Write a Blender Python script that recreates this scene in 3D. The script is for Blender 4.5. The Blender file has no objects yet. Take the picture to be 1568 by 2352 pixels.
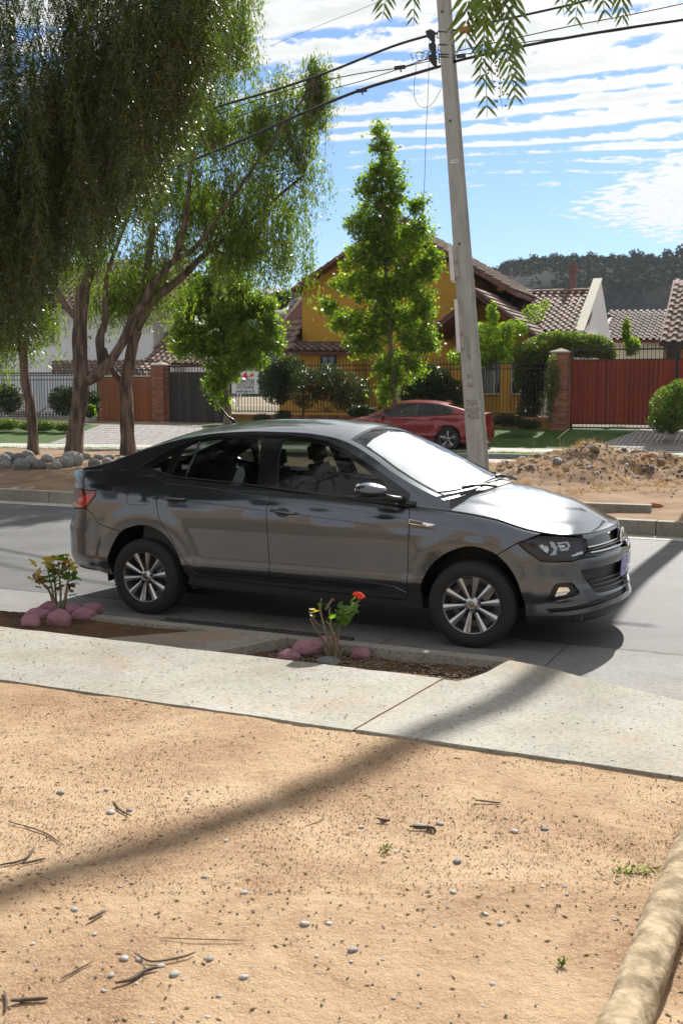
import bpy, math, random, bisect
import numpy as np
from mathutils import Vector, Matrix, Euler
from mathutils.geometry import delaunay_2d_cdt
R=math.radians; PI=math.pi
scene=bpy.context.scene; COL=scene.collection
# ---------------- camera, sky, sun, exposure ----------------
cam=bpy.data.cameras.new('camera'); camo=bpy.data.objects.new('camera',cam); COL.objects.link(camo)
camo.location=(0,0,1.75); camo.rotation_euler=(PI/2-.1147,0,0)
cam.sensor_fit='VERTICAL'; cam.sensor_height=36; cam.lens=36*2423.4/2352
cam.clip_start=.05; cam.clip_end=3000
cam.dof.use_dof=True; cam.dof.focus_distance=8.2; cam.dof.aperture_fstop=7.1
scene.camera=camo
SUN_AZ=R(22); SUN_EL=R(40)          # azimuth measured from +Y towards +X
sd=Vector((math.sin(SUN_AZ)*math.cos(SUN_EL),math.cos(SUN_AZ)*math.cos(SUN_EL),math.sin(SUN_EL)))
sun=bpy.data.lights.new('sun','SUN'); sun.energy=5.0; sun.angle=R(.55); sun.color=(1,.955,.88)
suno=bpy.data.objects.new('sun',sun); COL.objects.link(suno); suno.rotation_euler=(-sd).to_track_quat('-Z','Y').to_euler()
suno.location=(10,10,30)
scene.view_settings.view_transform='Standard'; scene.view_settings.look='None'
scene.view_settings.exposure=.90; scene.view_settings.gamma=1
w=bpy.data.worlds.new('World'); scene.world=w; w.use_nodes=True
def world_nodes():
    nt=w.node_tree; nt.nodes.clear(); N=nt.nodes.new; L=nt.links.new
    out=N('ShaderNodeOutputWorld'); bg=N('ShaderNodeBackground'); bg.inputs[1].default_value=.068
    sky=N('ShaderNodeTexSky'); sky.sky_type='NISHITA'; sky.sun_disc=False
    sky.sun_elevation=SUN_EL; sky.sun_rotation=SUN_AZ; sky.altitude=200; sky.air_density=1.15; sky.dust_density=.25; sky.ozone_density=2.5
    tc=N('ShaderNodeTexCoord')
    def M(op,a,b=None,c=None,clamp=False):
        n=N('ShaderNodeMath'); n.operation=op; n.use_clamp=clamp
        for i,v in enumerate((a,b,c)):
            if v is None: continue
            if isinstance(v,(int,float)): n.inputs[i].default_value=v
            else: L(v,n.inputs[i])
        return n.outputs[0]
    sep=N('ShaderNodeSeparateXYZ'); L(tc.outputs['Generated'],sep.inputs[0])
    zz=M('MAXIMUM',sep.outputs[2],.02)
    px=M('DIVIDE',sep.outputs[0],zz); py=M('DIVIDE',sep.outputs[1],zz)
    cmb=N('ShaderNodeCombineXYZ'); L(px,cmb.inputs[0]); L(py,cmb.inputs[1])
    def noise(scale,detail,rough,sx=1,sy=1,dist=0,off=(0,0,0),rz=0):
        mp=N('ShaderNodeMapping'); mp.inputs['Scale'].default_value=(sx,sy,1); mp.inputs['Location'].default_value=off; mp.inputs['Rotation'].default_value=(0,0,rz)
        L(cmb.outputs[0],mp.inputs[0]); n=N('ShaderNodeTexNoise'); n.inputs['Scale'].default_value=scale
        n.inputs['Detail'].default_value=detail; n.inputs['Roughness'].default_value=rough; n.inputs['Distortion'].default_value=dist
        L(mp.outputs[0],n.inputs['Vector']); return n.outputs['Fac']
    # rows: sine of (y + tilt*x) bent by noise, spacing .30
    n1=noise(.55,2,.5); n2=noise(1.6,3,.55,.6,1.4); n3=noise(7.5,5,.62,1.5,1.3,.3); n5=noise(2.6,4,.6,1.0,1.0,0,(5,2,0)); n4=noise(.35,2,.5,off=(3.1,1.7,0))
    ph=M('ADD',M('ADD',py,M('MULTIPLY',px,.42)),M('MULTIPLY',M('SUBTRACT',n1,.5),1.3))
    ph=M('ADD',ph,M('MULTIPLY',M('SUBTRACT',n3,.5),.16))
    row=M('MULTIPLY',M('SINE',M('MULTIPLY',ph,2*PI/.27)),.5)
    def sst(x,a,b):
        n=N('ShaderNodeMapRange'); n.interpolation_type='SMOOTHSTEP'; n.inputs[1].default_value=a; n.inputs[2].default_value=b
        L(x,n.inputs[0]); return n.outputs[0]
    # coverage falls with distance along the layer
    dist=M('ADD',py,M('MULTIPLY',px,-.45))
    cov=M('SUBTRACT',1,sst(dist,2.6,5.6))
    cov=M('ADD',M('MULTIPLY',cov,1.34),-.60)
    dens=M('ADD',M('ADD',M('MULTIPLY',row,M('ADD',M('MULTIPLY',n2,.9),.40)),cov),M('ADD',M('MULTIPLY',M('SUBTRACT',n3,.5),1.7),M('MULTIPLY',M('SUBTRACT',n5,.5),1.5)))
    dens=M('ADD',dens,M('MULTIPLY',M('SUBTRACT',n2,.5),.9))
    # separate fleecy patch low on the right
    sx=M('DIVIDE',sep.outputs[0],M('MAXIMUM',sep.outputs[1],.05)); sy=M('DIVIDE',sep.outputs[2],M('MAXIMUM',sep.outputs[1],.05))
    ex=M('DIVIDE',M('SUBTRACT',sx,.36),.15); 
    cy=M('SUBTRACT',M('SUBTRACT',sy,.178),M('MULTIPLY',M('SUBTRACT',sx,.30),.12)); ey=M('DIVIDE',cy,M('MAXIMUM',M('MULTIPLY',M('SUBTRACT',sx,.13),.26),.004))
    blob=M('SUBTRACT',1.15,M('ADD',M('MULTIPLY',ex,ex),M('MULTIPLY',ey,ey)))
    blob=M('ADD',M('MULTIPLY',blob,.65),M('MULTIPLY',M('SUBTRACT',n3,.5),2.6))
    blob=M('ADD',blob,-.05)
    dens=M('MAXIMUM',dens,M('MINIMUM',blob,1))
    mask=sst(dens,.0,.42)
    hz=sst(sep.outputs[2],.0,.10); mask=M('MULTIPLY',mask,hz)
    # clouds towards the sun are brighter
    dp=N('ShaderNodeVectorMath'); dp.operation='DOT_PRODUCT'; L(tc.outputs['Generated'],dp.inputs[0]); dp.inputs[1].default_value=sd
    gl=M('POWER',M('MAXIMUM',dp.outputs['Value'],0),6)
    cb=M('ADD',6.3,M('MULTIPLY',gl,4.0))
    thick=sst(dens,.5,1.4); cb=M('MULTIPLY',cb,M('SUBTRACT',1.0,M('MULTIPLY',thick,.14)))
    cc=N('ShaderNodeCombineXYZ'); L(M('MULTIPLY',cb,.975),cc.inputs[0]); L(M('MULTIPLY',cb,.99),cc.inputs[1]); L(cb,cc.inputs[2])
    mix=N('ShaderNodeMix'); mix.data_type='RGBA'; tn=N('ShaderNodeVectorMath'); tn.operation='MULTIPLY'; L(sky.outputs[0],tn.inputs[0]); tn.inputs[1].default_value=(.70,.82,1.02); L(mask,mix.inputs[0]); L(tn.outputs[0],mix.inputs[6]); L(cc.outputs[0],mix.inputs[7])
    L(mix.outputs[2],bg.inputs[0]); L(bg.outputs[0],out.inputs[0])
world_nodes()
random.seed(7); NR=np.random.default_rng(11)
# ---------------- helpers ----------------
F_,H_,P_=2423.4,1.75,.1147
def at(x,y,Y):
    "point of the place seen at (x,y) of a 1568x2352 view, at forward distance Y"
    a,b=(x-784)/F_,(1176-y)/F_
    d=(a,math.cos(P_)+b*math.sin(P_),-math.sin(P_)+b*math.cos(P_)); t=Y/d[1]
    return Vector((d[0]*t,Y,H_+d[2]*t))
def gnd(x,y,z=0):
    a,b=(x-784)/F_,(1176-y)/F_
    d=(a,math.cos(P_)+b*math.sin(P_),-math.sin(P_)+b*math.cos(P_)); t=(z-H_)/d[2]
    return Vector((d[0]*t,d[1]*t,z))
MATS={}
def mat(name,col,rough=.6,metal=0,var=0,scale=8,col2=None,bump=0,bscale=40,coat=0,spec=.5,detail=4,trans=0,stretch=(1,1,1),contrast=(.35,.65),extra=None,obj=True,objvar=0):
    if name in MATS: return MATS[name]
    m=bpy.data.materials.new(name); m.use_nodes=True; nt=m.node_tree; N=nt.nodes.new; L=nt.links.new
    b=nt.nodes['Principled BSDF']; b.inputs['Roughness'].default_value=rough; b.inputs['Metallic'].default_value=metal
    b.inputs['Base Color'].default_value=(*col,1); b.inputs['Specular IOR Level'].default_value=spec
    if coat: b.inputs['Coat Weight'].default_value=coat; b.inputs['Coat Roughness'].default_value=.03
    tc=N('ShaderNodeTexCoord'); mp=N('ShaderNodeMapping'); mp.inputs['Scale'].default_value=stretch; L(tc.outputs['Object'],mp.inputs[0])
    csock=None
    if col2 is not None or var:
        n=N('ShaderNodeTexNoise'); n.inputs['Scale'].default_value=scale; n.inputs['Detail'].default_value=detail; n.inputs['Roughness'].default_value=.6
        L(mp.outputs[0],n.inputs['Vector'])
        rp=N('ShaderNodeValToRGB'); c2=col2 or tuple(c*(1-var) for c in col)
        rp.color_ramp.elements[0].position=contrast[0]; rp.color_ramp.elements[0].color=(*c2,1)
        rp.color_ramp.elements[1].position=contrast[1]; rp.color_ramp.elements[1].color=(*col,1)
        L(n.outputs['Fac'],rp.inputs[0]); csock=rp.outputs[0]
    if objvar:
        oi=N('ShaderNodeObjectInfo'); mr=N('ShaderNodeMapRange'); mr.inputs[3].default_value=1-objvar; mr.inputs[4].default_value=1+objvar
        L(oi.outputs['Random'],mr.inputs[0]); mx=N('ShaderNodeVectorMath'); mx.operation='SCALE'
        if csock: L(csock,mx.inputs[0])
        else: mx.inputs[0].default_value=col
        L(mr.outputs[0],mx.inputs['Scale']); csock=mx.outputs[0]
    if csock: L(csock,b.inputs['Base Color'])
    if bump:
        n2=N('ShaderNodeTexNoise'); n2.inputs['Scale'].default_value=bscale; n2.inputs['Detail'].default_value=5; L(mp.outputs[0],n2.inputs['Vector'])
        bp=N('ShaderNodeBump'); bp.inputs['Strength'].default_value=min(bump,1); bp.inputs['Distance'].default_value=.01*max(1,bump); L(n2.outputs['Fac'],bp.inputs['Height']); L(bp.outputs[0],b.inputs['Normal'])
    if extra: extra(m,nt,b,mp)
    MATS[name]=m; return m
def leafmat(name,c1,c2,rough=.38,trans=.45,tcol=None,spec=.5):
    if name in MATS: return MATS[name]
    m=bpy.data.materials.new(name); m.use_nodes=True; nt=m.node_tree; N=nt.nodes.new; L=nt.links.new
    b=nt.nodes['Principled BSDF']; b.inputs['Roughness'].default_value=rough; b.inputs['Specular IOR Level'].default_value=spec
    g=N('ShaderNodeNewGeometry'); rp=N('ShaderNodeValToRGB'); rp.color_ramp.elements[0].color=(*c1,1); rp.color_ramp.elements[1].color=(*c2,1)
    L(g.outputs['Random Per Island'],rp.inputs[0]); L(rp.outputs[0],b.inputs['Base Color'])
    tr=N('ShaderNodeBsdfTranslucent'); sc=N('ShaderNodeMix'); sc.data_type='RGBA'; sc.blend_type='MULTIPLY'; sc.inputs[0].default_value=1
    L(rp.outputs[0],sc.inputs[6]); sc.inputs[7].default_value=(*(tcol or (2.2,2.6,.7)),1); L(sc.outputs[2],tr.inputs[0])
    mx=N('ShaderNodeMixShader'); mx.inputs[0].default_value=trans; L(b.outputs[0],mx.inputs[1]); L(tr.outputs[0],mx.inputs[2])
    L(mx.outputs[0],nt.nodes['Material Output'].inputs[0]); MATS[name]=m; return m
def glassmat(name,tint=(.3,.34,.33),rough=0.0,base=.05):
    if name in MATS: return MATS[name]
    m=bpy.data.materials.new(name); m.use_nodes=True; nt=m.node_tree; N=nt.nodes.new; L=nt.links.new
    nt.nodes.remove(nt.nodes['Principled BSDF'])
    t=N('ShaderNodeBsdfTransparent'); t.inputs[0].default_value=(*tint,1); g=N('ShaderNodeBsdfGlossy'); g.inputs['Roughness'].default_value=rough
    lw=N('ShaderNodeLayerWeight'); lw.inputs[0].default_value=.5; mx=N('ShaderNodeMixShader')
    pw=N('ShaderNodeMath'); pw.operation='POWER'; pw.inputs[1].default_value=4.5; L(lw.outputs['Facing'],pw.inputs[0])
    ma=N('ShaderNodeMath'); ma.operation='MULTIPLY_ADD'; ma.inputs[1].default_value=.93; ma.inputs[2].default_value=.045; L(pw.outputs[0],ma.inputs[0])
    L(ma.outputs[0],mx.inputs[0]); L(t.outputs[0],mx.inputs[1]); L(g.outputs[0],mx.inputs[2]); L(mx.outputs[0],nt.nodes['Material Output'].inputs[0])
    MATS[name]=m; return m
ORI={}
def thing(name,label,cat,loc=(0,0,0),group=None,rz=0):
    o=bpy.data.objects.new(name,None); o.empty_display_size=.2; COL.objects.link(o); o.location=loc; o.rotation_euler=(0,0,rz)
    o['label']=label; o['category']=cat
    if group: o['group']=group
    ORI[o.name]=Vector(loc) if rz==0 else Vector((0,0,0)); return o
def tag(o,label,cat,group=None):
    o['label']=label; o['category']=cat
    if group: o['group']=group
    return o
def link(me,name,parent=None,label=None,loc=None,rot=None,scl=None,kind=None):
    o=bpy.data.objects.new(name,me); COL.objects.link(o)
    if parent is not None: o.parent=parent; ORI[o.name]=ORI.get(parent.name,Vector((0,0,0)))
    if loc is not None: o.location=loc
    if rot is not None: o.rotation_euler=rot
    if scl is not None: o.scale=scl if not isinstance(scl,(int,float)) else (scl,)*3
    if label: o['label']=label
    if kind: o['kind']=kind
    return o
class MB:
    def __init__(s): s.v=[]; s.f=[]
    def add(s,vs,fs):
        n=len(s.v); s.v+= [tuple(v) for v in vs]; s.f+=[tuple(i+n for i in f) for f in fs]; return s
    def box(s,c,size,rot=None,taper=1):
        x,y,z=[a/2 for a in size]; vs=[Vector((i*x*(taper if k>0 else 1),j*y*(taper if k>0 else 1),k*z)) for k in(-1,1) for j in(-1,1) for i in(-1,1)]
        if rot is not None:
            M_=rot if isinstance(rot,Matrix) else Euler(rot).to_matrix(); vs=[M_@v for v in vs]
        c=Vector(c); return s.add([v+c for v in vs],[(0,2,3,1),(4,5,7,6),(0,1,5,4),(2,6,7,3),(0,4,6,2),(1,3,7,5)])
    def bar(s,a,b,w,h=None,up=(0,0,1)):
        a=Vector(a);b=Vector(b); d=b-a; L=d.length
        if L<1e-6: return s
        z=d/L; u=Vector(up)
        x=u.cross(z)
        if x.length<1e-4: x=Vector((1,0,0)).cross(z)
        x.normalize(); y=z.cross(x); M_=Matrix((x,y,z)).transposed()
        return s.box((a+b)/2,(w,h or w,L),M_)
    def tube(s,path,r,n=8,cap=True,wob=0):
        path=[Vector(p) for p in path]; k=len(path); rs=r if isinstance(r,(list,tuple)) else [r]*k
        t0=(path[1]-path[0]).normalized(); x=t0.orthogonal().normalized(); vs=[]; fs=[]
        for i,p in enumerate(path):
            t=(path[min(i+1,k-1)]-path[max(i-1,0)]).normalized(); x=(x-t*x.dot(t)).normalized(); y=t.cross(x)
            for j in range(n):
                a=2*PI*j/n; rr=rs[i]*(1+wob*random.uniform(-1,1)); vs.append(p+(x*math.cos(a)+y*math.sin(a))*rr)
        for i in range(k-1):
            for j in range(n):
                fs.append((i*n+j,i*n+(j+1)%n,(i+1)*n+(j+1)%n,(i+1)*n+j))
        if cap: fs.append(tuple(range(n))[::-1]); fs.append(tuple((k-1)*n+j for j in range(n)))
        return s.add(vs,fs)
    def lathe(s,prof,n=32,axis='z',c=(0,0,0),cap=False):
        vs=[];fs=[];k=len(prof); c=Vector(c)
        for (r,h) in prof:
            for j in range(n):
                a=2*PI*j/n; q=(r*math.cos(a),r*math.sin(a),h) if axis=='z' else (r*math.cos(a),h,r*math.sin(a))
                vs.append(Vector(q)+c)
        for i in range(k-1):
            for j in range(n): fs.append((i*n+j,i*n+(j+1)%n,(i+1)*n+(j+1)%n,(i+1)*n+j))
        if cap: fs.append(tuple(range(n))[::-1]); fs.append(tuple((k-1)*n+j for j in range(n)))
        return s.add(vs,fs)
    def prism(s,poly,off):
        "polygon of 3D points extruded by off"
        p=[Vector(a) for a in poly]; o=Vector(off); n=len(p)
        return s.add(p+[a+o for a in p],[tuple(range(n))[::-1],tuple(range(n,2*n))]+[(i,(i+1)%n,n+(i+1)%n,n+i) for i in range(n)])
    def mesh(s,name,m,smooth=False,origin=Vector((0,0,0)),fix=True):
        me=bpy.data.meshes.new(name); o=origin
        me.from_pydata([(v[0]-o[0],v[1]-o[1],v[2]-o[2]) for v in s.v],[],s.f)
        if m: me.materials.append(m)
        if smooth: me.polygons.foreach_set('use_smooth',[True]*len(me.polygons))
        me.update()
        if fix:
            import bmesh
            bm=bmesh.new(); bm.from_mesh(me); bmesh.ops.recalc_face_normals(bm,faces=bm.faces); bm.to_mesh(me); bm.free()
        if smooth=='auto':
            me.polygons.foreach_set('use_smooth',[True]*len(me.polygons)); me.set_sharp_from_angle(angle=R(35))
        return me
    def build(s,name,m,parent=None,smooth=False,label=None,kind=None,fix=True):
        o=ORI.get(parent.name,Vector((0,0,0))) if parent is not None else Vector((0,0,0))
        return link(s.mesh(name,m,smooth,o,fix),name,parent,label,kind=kind)
def npmesh(name,V,Fs,m,smooth=False,parent=None,label=None,kind=None,k=4):
    "fast mesh from numpy arrays; all faces have k corners"
    me=bpy.data.meshes.new(name); o=ORI.get(parent.name,Vector((0,0,0))) if parent is not None else Vector((0,0,0))
    V=(np.asarray(V,dtype=np.float32)-np.array(o,dtype=np.float32)).astype(np.float32); Fs=np.asarray(Fs,dtype=np.int32)
    me.vertices.add(len(V)); me.vertices.foreach_set('co',V.ravel()); me.loops.add(Fs.size); me.loops.foreach_set('vertex_index',Fs.ravel())
    me.polygons.add(len(Fs)); me.polygons.foreach_set('loop_start',np.arange(0,Fs.size,k,dtype=np.int32))
    if smooth: me.polygons.foreach_set('use_smooth',np.ones(len(Fs),dtype=bool))
    me.materials.append(m); me.update(calc_edges=True); me.validate()
    return link(me,name,parent,label,kind=kind)
def leaves(name,C,D,Ls,Ws,m,parent=None,label=None,kind=None,droop=0.0,up=None):
    "C centres (n,3), D long-axis directions, Ls lengths, Ws widths -> folded diamond leaves"
    C=np.asarray(C); n=len(C); D=np.asarray(D,float); D/=np.linalg.norm(D,axis=1)[:,None]+1e-9
    U=NR.normal(size=(n,3)) if up is None else np.asarray(up,float)+NR.normal(size=(n,3))*.35
    S=np.cross(D,U); S/=np.linalg.norm(S,axis=1)[:,None]+1e-9
    Ls=np.asarray(Ls)[:,None]*.5; Ws=np.asarray(Ws)[:,None]*.5
    V=np.empty((n,4,3)); V[:,0]=C-D*Ls; V[:,1]=C+S*Ws-D*Ls*.1; V[:,2]=C+D*Ls; V[:,3]=C-S*Ws-D*Ls*.1
    Fq=np.arange(n*4).reshape(n,4)
    return npmesh(name,V.reshape(-1,3),Fq,m,False,parent,label,kind)
def noise3(x,y,z):
    from mathutils import noise
    return noise.noise(Vector((x,y,z)))
def crv(pts,n=6,closed=False):
    "Catmull-Rom through points (any dimension)"
    P=[list(p) for p in pts]; k=len(P); out=[]
    rng=range(k) if closed else range(k-1)
    for i in rng:
        if closed: p0,p1,p2,p3=P[(i-1)%k],P[i],P[(i+1)%k],P[(i+2)%k]
        else: p1,p2=P[i],P[i+1]; p0=P[i-1] if i else [2*a-b for a,b in zip(p1,p2)]; p3=P[i+2] if i+2<k else [2*b-a for a,b in zip(p1,p2)]
        for j in range(n):
            t=j/n; out.append(tuple(.5*(2*b+(c-a)*t+(2*a-5*b+4*c-d)*t*t+(3*b-a-3*c+d)*t**3) for a,b,c,d in zip(p0,p1,p2,p3)))
    if not closed: out.append(tuple(P[-1]))
    return out
def text_mesh(txt,size,depth=.0005,bold=0,spacing=1.0):
    cu=bpy.data.curves.new('text','FONT'); cu.body=txt; cu.size=size; cu.extrude=depth; cu.align_x='CENTER'; cu.align_y='CENTER'; cu.offset=bold; cu.space_character=spacing; cu.resolution_u=2
    o=bpy.data.objects.new('text',cu); COL.objects.link(o); dg=bpy.context.evaluated_depsgraph_get()
    me=bpy.data.meshes.new_from_object(o.evaluated_get(dg)); bpy.data.objects.remove(o); return me
def rock_mesh(name,m,seed,sub=3,amp=.18,flat=.8,sq=(1,1,1)):
    import bmesh
    bm=bmesh.new(); bmesh.ops.create_icosphere(bm,subdivisions=sub,radius=1)
    for v in bm.verts:
        c=v.co; d=1+amp*noise3(c.x*1.1+seed*7.3,c.y*1.1,c.z*1.1)+amp*.35*noise3(c.x*3+seed,c.y*3,c.z*3+4)
        v.co=Vector((c.x*sq[0],c.y*sq[1],c.z*flat*sq[2]))*d
    me=bpy.data.meshes.new(name); bm.to_mesh(me); bm.free(); me.materials.append(m)
    me.polygons.foreach_set('use_smooth',[True]*len(me.polygons)); return me
# ---------- car shape maths (car coordinates: x forward from rear axle, y left, z up) ----------
def pchip(pts):
    xs=[a for a,b in pts]; ys=[b for a,b in pts]; n=len(xs)
    h=[xs[i+1]-xs[i] for i in range(n-1)]; d=[(ys[i+1]-ys[i])/h[i] for i in range(n-1)]
    m=[0.0]*n
    for i in range(1,n-1):
        if d[i-1]*d[i]>0:
            w1=2*h[i]+h[i-1]; w2=h[i]+2*h[i-1]
            m[i]=(w1+w2)/(w1/d[i-1]+w2/d[i])
    m[0]=d[0]; m[-1]=d[-1]
    def f(x):
        if x<=xs[0]: return ys[0]+m[0]*(x-xs[0])
        if x>=xs[-1]: return ys[-1]+m[-1]*(x-xs[-1])
        i=bisect.bisect_right(xs,x)-1
        t=(x-xs[i])/h[i]
        return (ys[i]*(1+2*t)*(1-t)**2+m[i]*h[i]*t*(1-t)**2+ys[i+1]*t*t*(3-2*t)+m[i+1]*h[i]*t*t*(t-1))
    return f
def lin(pts):
    xs=[a for a,b in pts]; ys=[b for a,b in pts]
    def f(x):
        if x<=xs[0]: return ys[0]
        if x>=xs[-1]: return ys[-1]
        i=bisect.bisect_right(xs,x)-1
        return ys[i]+(ys[i+1]-ys[i])*(x-xs[i])/(xs[i+1]-xs[i])
    return f
def sstep(a,b,x):
    t=(x-a)/(b-a); t=0 if t<0 else 1 if t>1 else t
    return t*t*(3-2*t)
class Shape:
    GK,GY,GZ=.56,.80,.95
    def __init__(s,P):
        s.P=P
        s.zt=pchip(P['ztop']); s.W=pchip(P['W']); s.xf=pchip(P['xf']); s.xr=pchip(P['xr'])
        s.wx=pchip(P['wx']); s.zc=pchip(P['zc']); s.zr=pchip(P['zr']); s.zh=pchip(P['zh'])
        s.fx=pchip([(a,b) for a,b,c in P['fplan']]); s.fy=pchip([(a,c) for a,b,c in P['fplan']])
        s.rx=pchip([(a,b) for a,b,c in P['rplan']]); s.ry=pchip([(a,c) for a,b,c in P['rplan']])
        s.xa,s.la,s.xb,s.lb=P['xa'],P['la'],P['xb'],P['lb']
    def q(s,u,z):
        zt=s.zt(u)
        return z if z<.5 else .5+(z-.5)*.45/(zt-.5)
    def side(s,u,z):
        q=s.q(u,z); w=s.W(q)
        # cabin shoulder meets the inclined greenhouse plane
        zt=s.zt(u)
        if q>.80:
            wt=s.GY-s.GK*(zt-s.GZ)
            k=sstep(-.75,-.3,u)*(1-sstep(2.3,2.7,u))
            w+=(wt-.80)*k*((q-.80)/.15)
        for cx in s.P['wheels']:
            dx,dz=u-cx,(z-.30)*.9
            r=math.hypot(dx,dz)
            if r<.60 and z>.1:
                w+=.013*(1-sstep(.43,.55,r))
        k=1
        if u>s.xa:
            t=min((u-s.xa)/s.la,1.0); xe=s.xf(z)
            return (s.xa+(xe-s.xa)*s.fx(t), -w*s.wx(s.xa)*s.fy(t), z)
        if u<s.xb:
            t=min((s.xb-u)/s.lb,1.0); xe=s.xr(z)
            return (s.xb-(s.xb-xe)*s.rx(t), -w*s.wx(s.xb)*s.ry(t), z)
        return (u,-w*s.wx(u),z)
    def green(s,x,z):
        b=s.P.get('bulge',.012)
        return (x,-(s.GY-s.GK*(z-s.GZ)+b*math.sin(math.pi*min(max((z-.95)/.46,0),1))),z)
    def rail(s,x):
        return s.green(x,s.zr(x))
    def top(s,x,t):          # t 0 rail .. 1 centre .. 2 far rail
        sg=1
        if t>1: t=2-t; sg=-1
        r=s.rail(x); g=1-(1-t)**2.3
        dx=s.P['bow'](x)*(1-(1-t)**2)
        return (x+dx, r[1]*(1-t)*sg, r[2]+(s.zc(x)-r[2])*g)
    def hood(s,u,t):        # t 0 = shoulder/hood edge, 1 = centre spine
        sg=1
        if t>1: t=2-t; sg=-1
        e=s.side(u,s.zt(u))
        xs=min(u,s.P['spine']) if u<=s.P['spine'] else s.P['spine']+(u-s.P['spine'])*0
        xsp=s.P['hspine'](u)
        x=e[0]+(xsp-e[0])*t; y=e[1]*(1-t)*sg
        zc=s.zh(x); 
        g=1-(1-t)**2.2
        crease=.010*sstep(.18,.30,t)*(1-sstep(.3,.9,t))
        return (x,y,e[2]+(max(zc,e[2])-e[2])*g+crease*s.P.get('hc',1)*sstep(s.xa+s.la,s.xa+.1,u))
VP=dict(
 ztop=[(-1.6,1.09),(-.95,1.10),(-.6,1.115),(-.1,1.150),(.01,1.142),(.205,1.095),(.71,1.068),(1.18,1.032),(1.754,.986),(2.18,.955),(2.545,.925),(2.81,.885),(3.15,.815),(3.4,.79),(3.6,.79),(4.2,.80)],
 W=[(.10,.74),(.17,.79),(.24,.822),(.30,.826),(.345,.830),(.365,.846),(.40,.864),(.43,.868),(.50,.864),(.60,.868),(.70,.874),(.775,.873),(.79,.867),(.845,.866),(.858,.858),(.90,.845),(.93,.825),(.95,.80)],
 xf=[(.1,3.38),(.17,3.47),(.22,3.53),(.30,3.56),(.36,3.55),(.40,3.535),(.50,3.52),(.60,3.545),(.65,3.535),(.70,3.49),(.76,3.465),(.80,3.445)],
 xr=[(.1,-.84),(.25,-.955),(.45,-.99),(.62,-.995),(.70,-.96),(.85,-.93),(1.0,-.925),(1.08,-.955),(1.12,-.965)],
 wx=[(-.9,.93),(-.35,.985),(.2,1.0),(2.3,1.0),(2.75,.99),(3.0,.97)],
 fplan=[(0,0,1),(.12,.19,.992),(.25,.40,.955),(.38,.60,.88),(.50,.755,.76),(.62,.86,.61),(.75,.935,.41),(.88,.98,.20),(1,1,0)],
 rplan=[(0,0,1),(.15,.24,.985),(.3,.49,.94),(.43,.70,.85),(.55,.85,.71),(.68,.93,.52),(.84,.98,.26),(1,1,0)],
 xa=2.80,la=1.35,xb=-.40,lb=1.15,wheels=(0,2.65),
 zc=[(-.70,1.13),(-.5,1.185),(-.2,1.31),(.1,1.425),(.4,1.49),(.8,1.522),(1.1,1.525),(1.4,1.51),(1.6,1.48),(1.9,1.355),(2.2,1.185),(2.42,1.06)],
 zr=[(-.70,1.118),(-.5,1.158),(-.3,1.225),(-.05,1.31),(.2,1.375),(.5,1.422),(.86,1.440),(1.2,1.435),(1.45,1.41),(1.62,1.365),(1.8,1.285),(2.02,1.165),(2.25,1.062),(2.42,1.0)],
 zh=[(2.3,1.065),(2.6,1.05),(2.9,1.0),(3.15,.94),(3.3,.89),(3.42,.835),(3.50,.80)],
 bow=lin([(-.7,-.10),(-.3,-.08),(.2,0),(1.2,.02),(1.62,.06),(2.42,.20)]),
 spine=2.85,
 hspine=lin([(2.2,2.62),(2.5,2.72),(3.2,3.0),(4.2,3.02)]),
)
# ---------------- cars ----------------
def pip(x,y,poly):
    c=False; n=len(poly); j=n-1
    for i in range(n):
        xi,yi=poly[i]; xj,yj=poly[j]
        if (yi>y)!=(yj>y) and x<(xj-xi)*(y-yi)/(yj-yi)+xi: c=not c
        j=i
    return c
def resamp(poly,step,sc):
    out=[]; n=len(poly)
    for i in range(n):
        a=poly[i]; b=poly[(i+1)%n]; L=math.hypot((b[0]-a[0])*sc[0],(b[1]-a[1])*sc[1]); k=max(1,int(math.ceil(L/step)))
        if L<1e-5: continue
        for j in range(k): out.append((a[0]+(b[0]-a[0])*j/k,a[1]+(b[1]-a[1])*j/k))
    return out
def inset(poly,d,sc):
    A=sum(poly[i][0]*poly[(i+1)%len(poly)][1]-poly[(i+1)%len(poly)][0]*poly[i][1] for i in range(len(poly)))
    sg=1 if A>0 else -1; n=len(poly); out=[]
    for i in range(n):
        a=poly[i-1]; b=poly[i]; c=poly[(i+1)%n]
        def nrm(p,q):
            dx,dy=(q[0]-p[0])*sc[0],(q[1]-p[1])*sc[1]; L=math.hypot(dx,dy)+1e-9; return (-dy/L*sg,dx/L*sg)
        n1=nrm(a,b); n2=nrm(b,c); m=(n1[0]+n2[0],n1[1]+n2[1]); L=math.hypot(*m)+1e-6; k=d/max(L/2,.5)/1
        out.append((b[0]+m[0]/L*k/sc[0],b[1]+m[1]/L*k/sc[1]))
    return out
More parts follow.
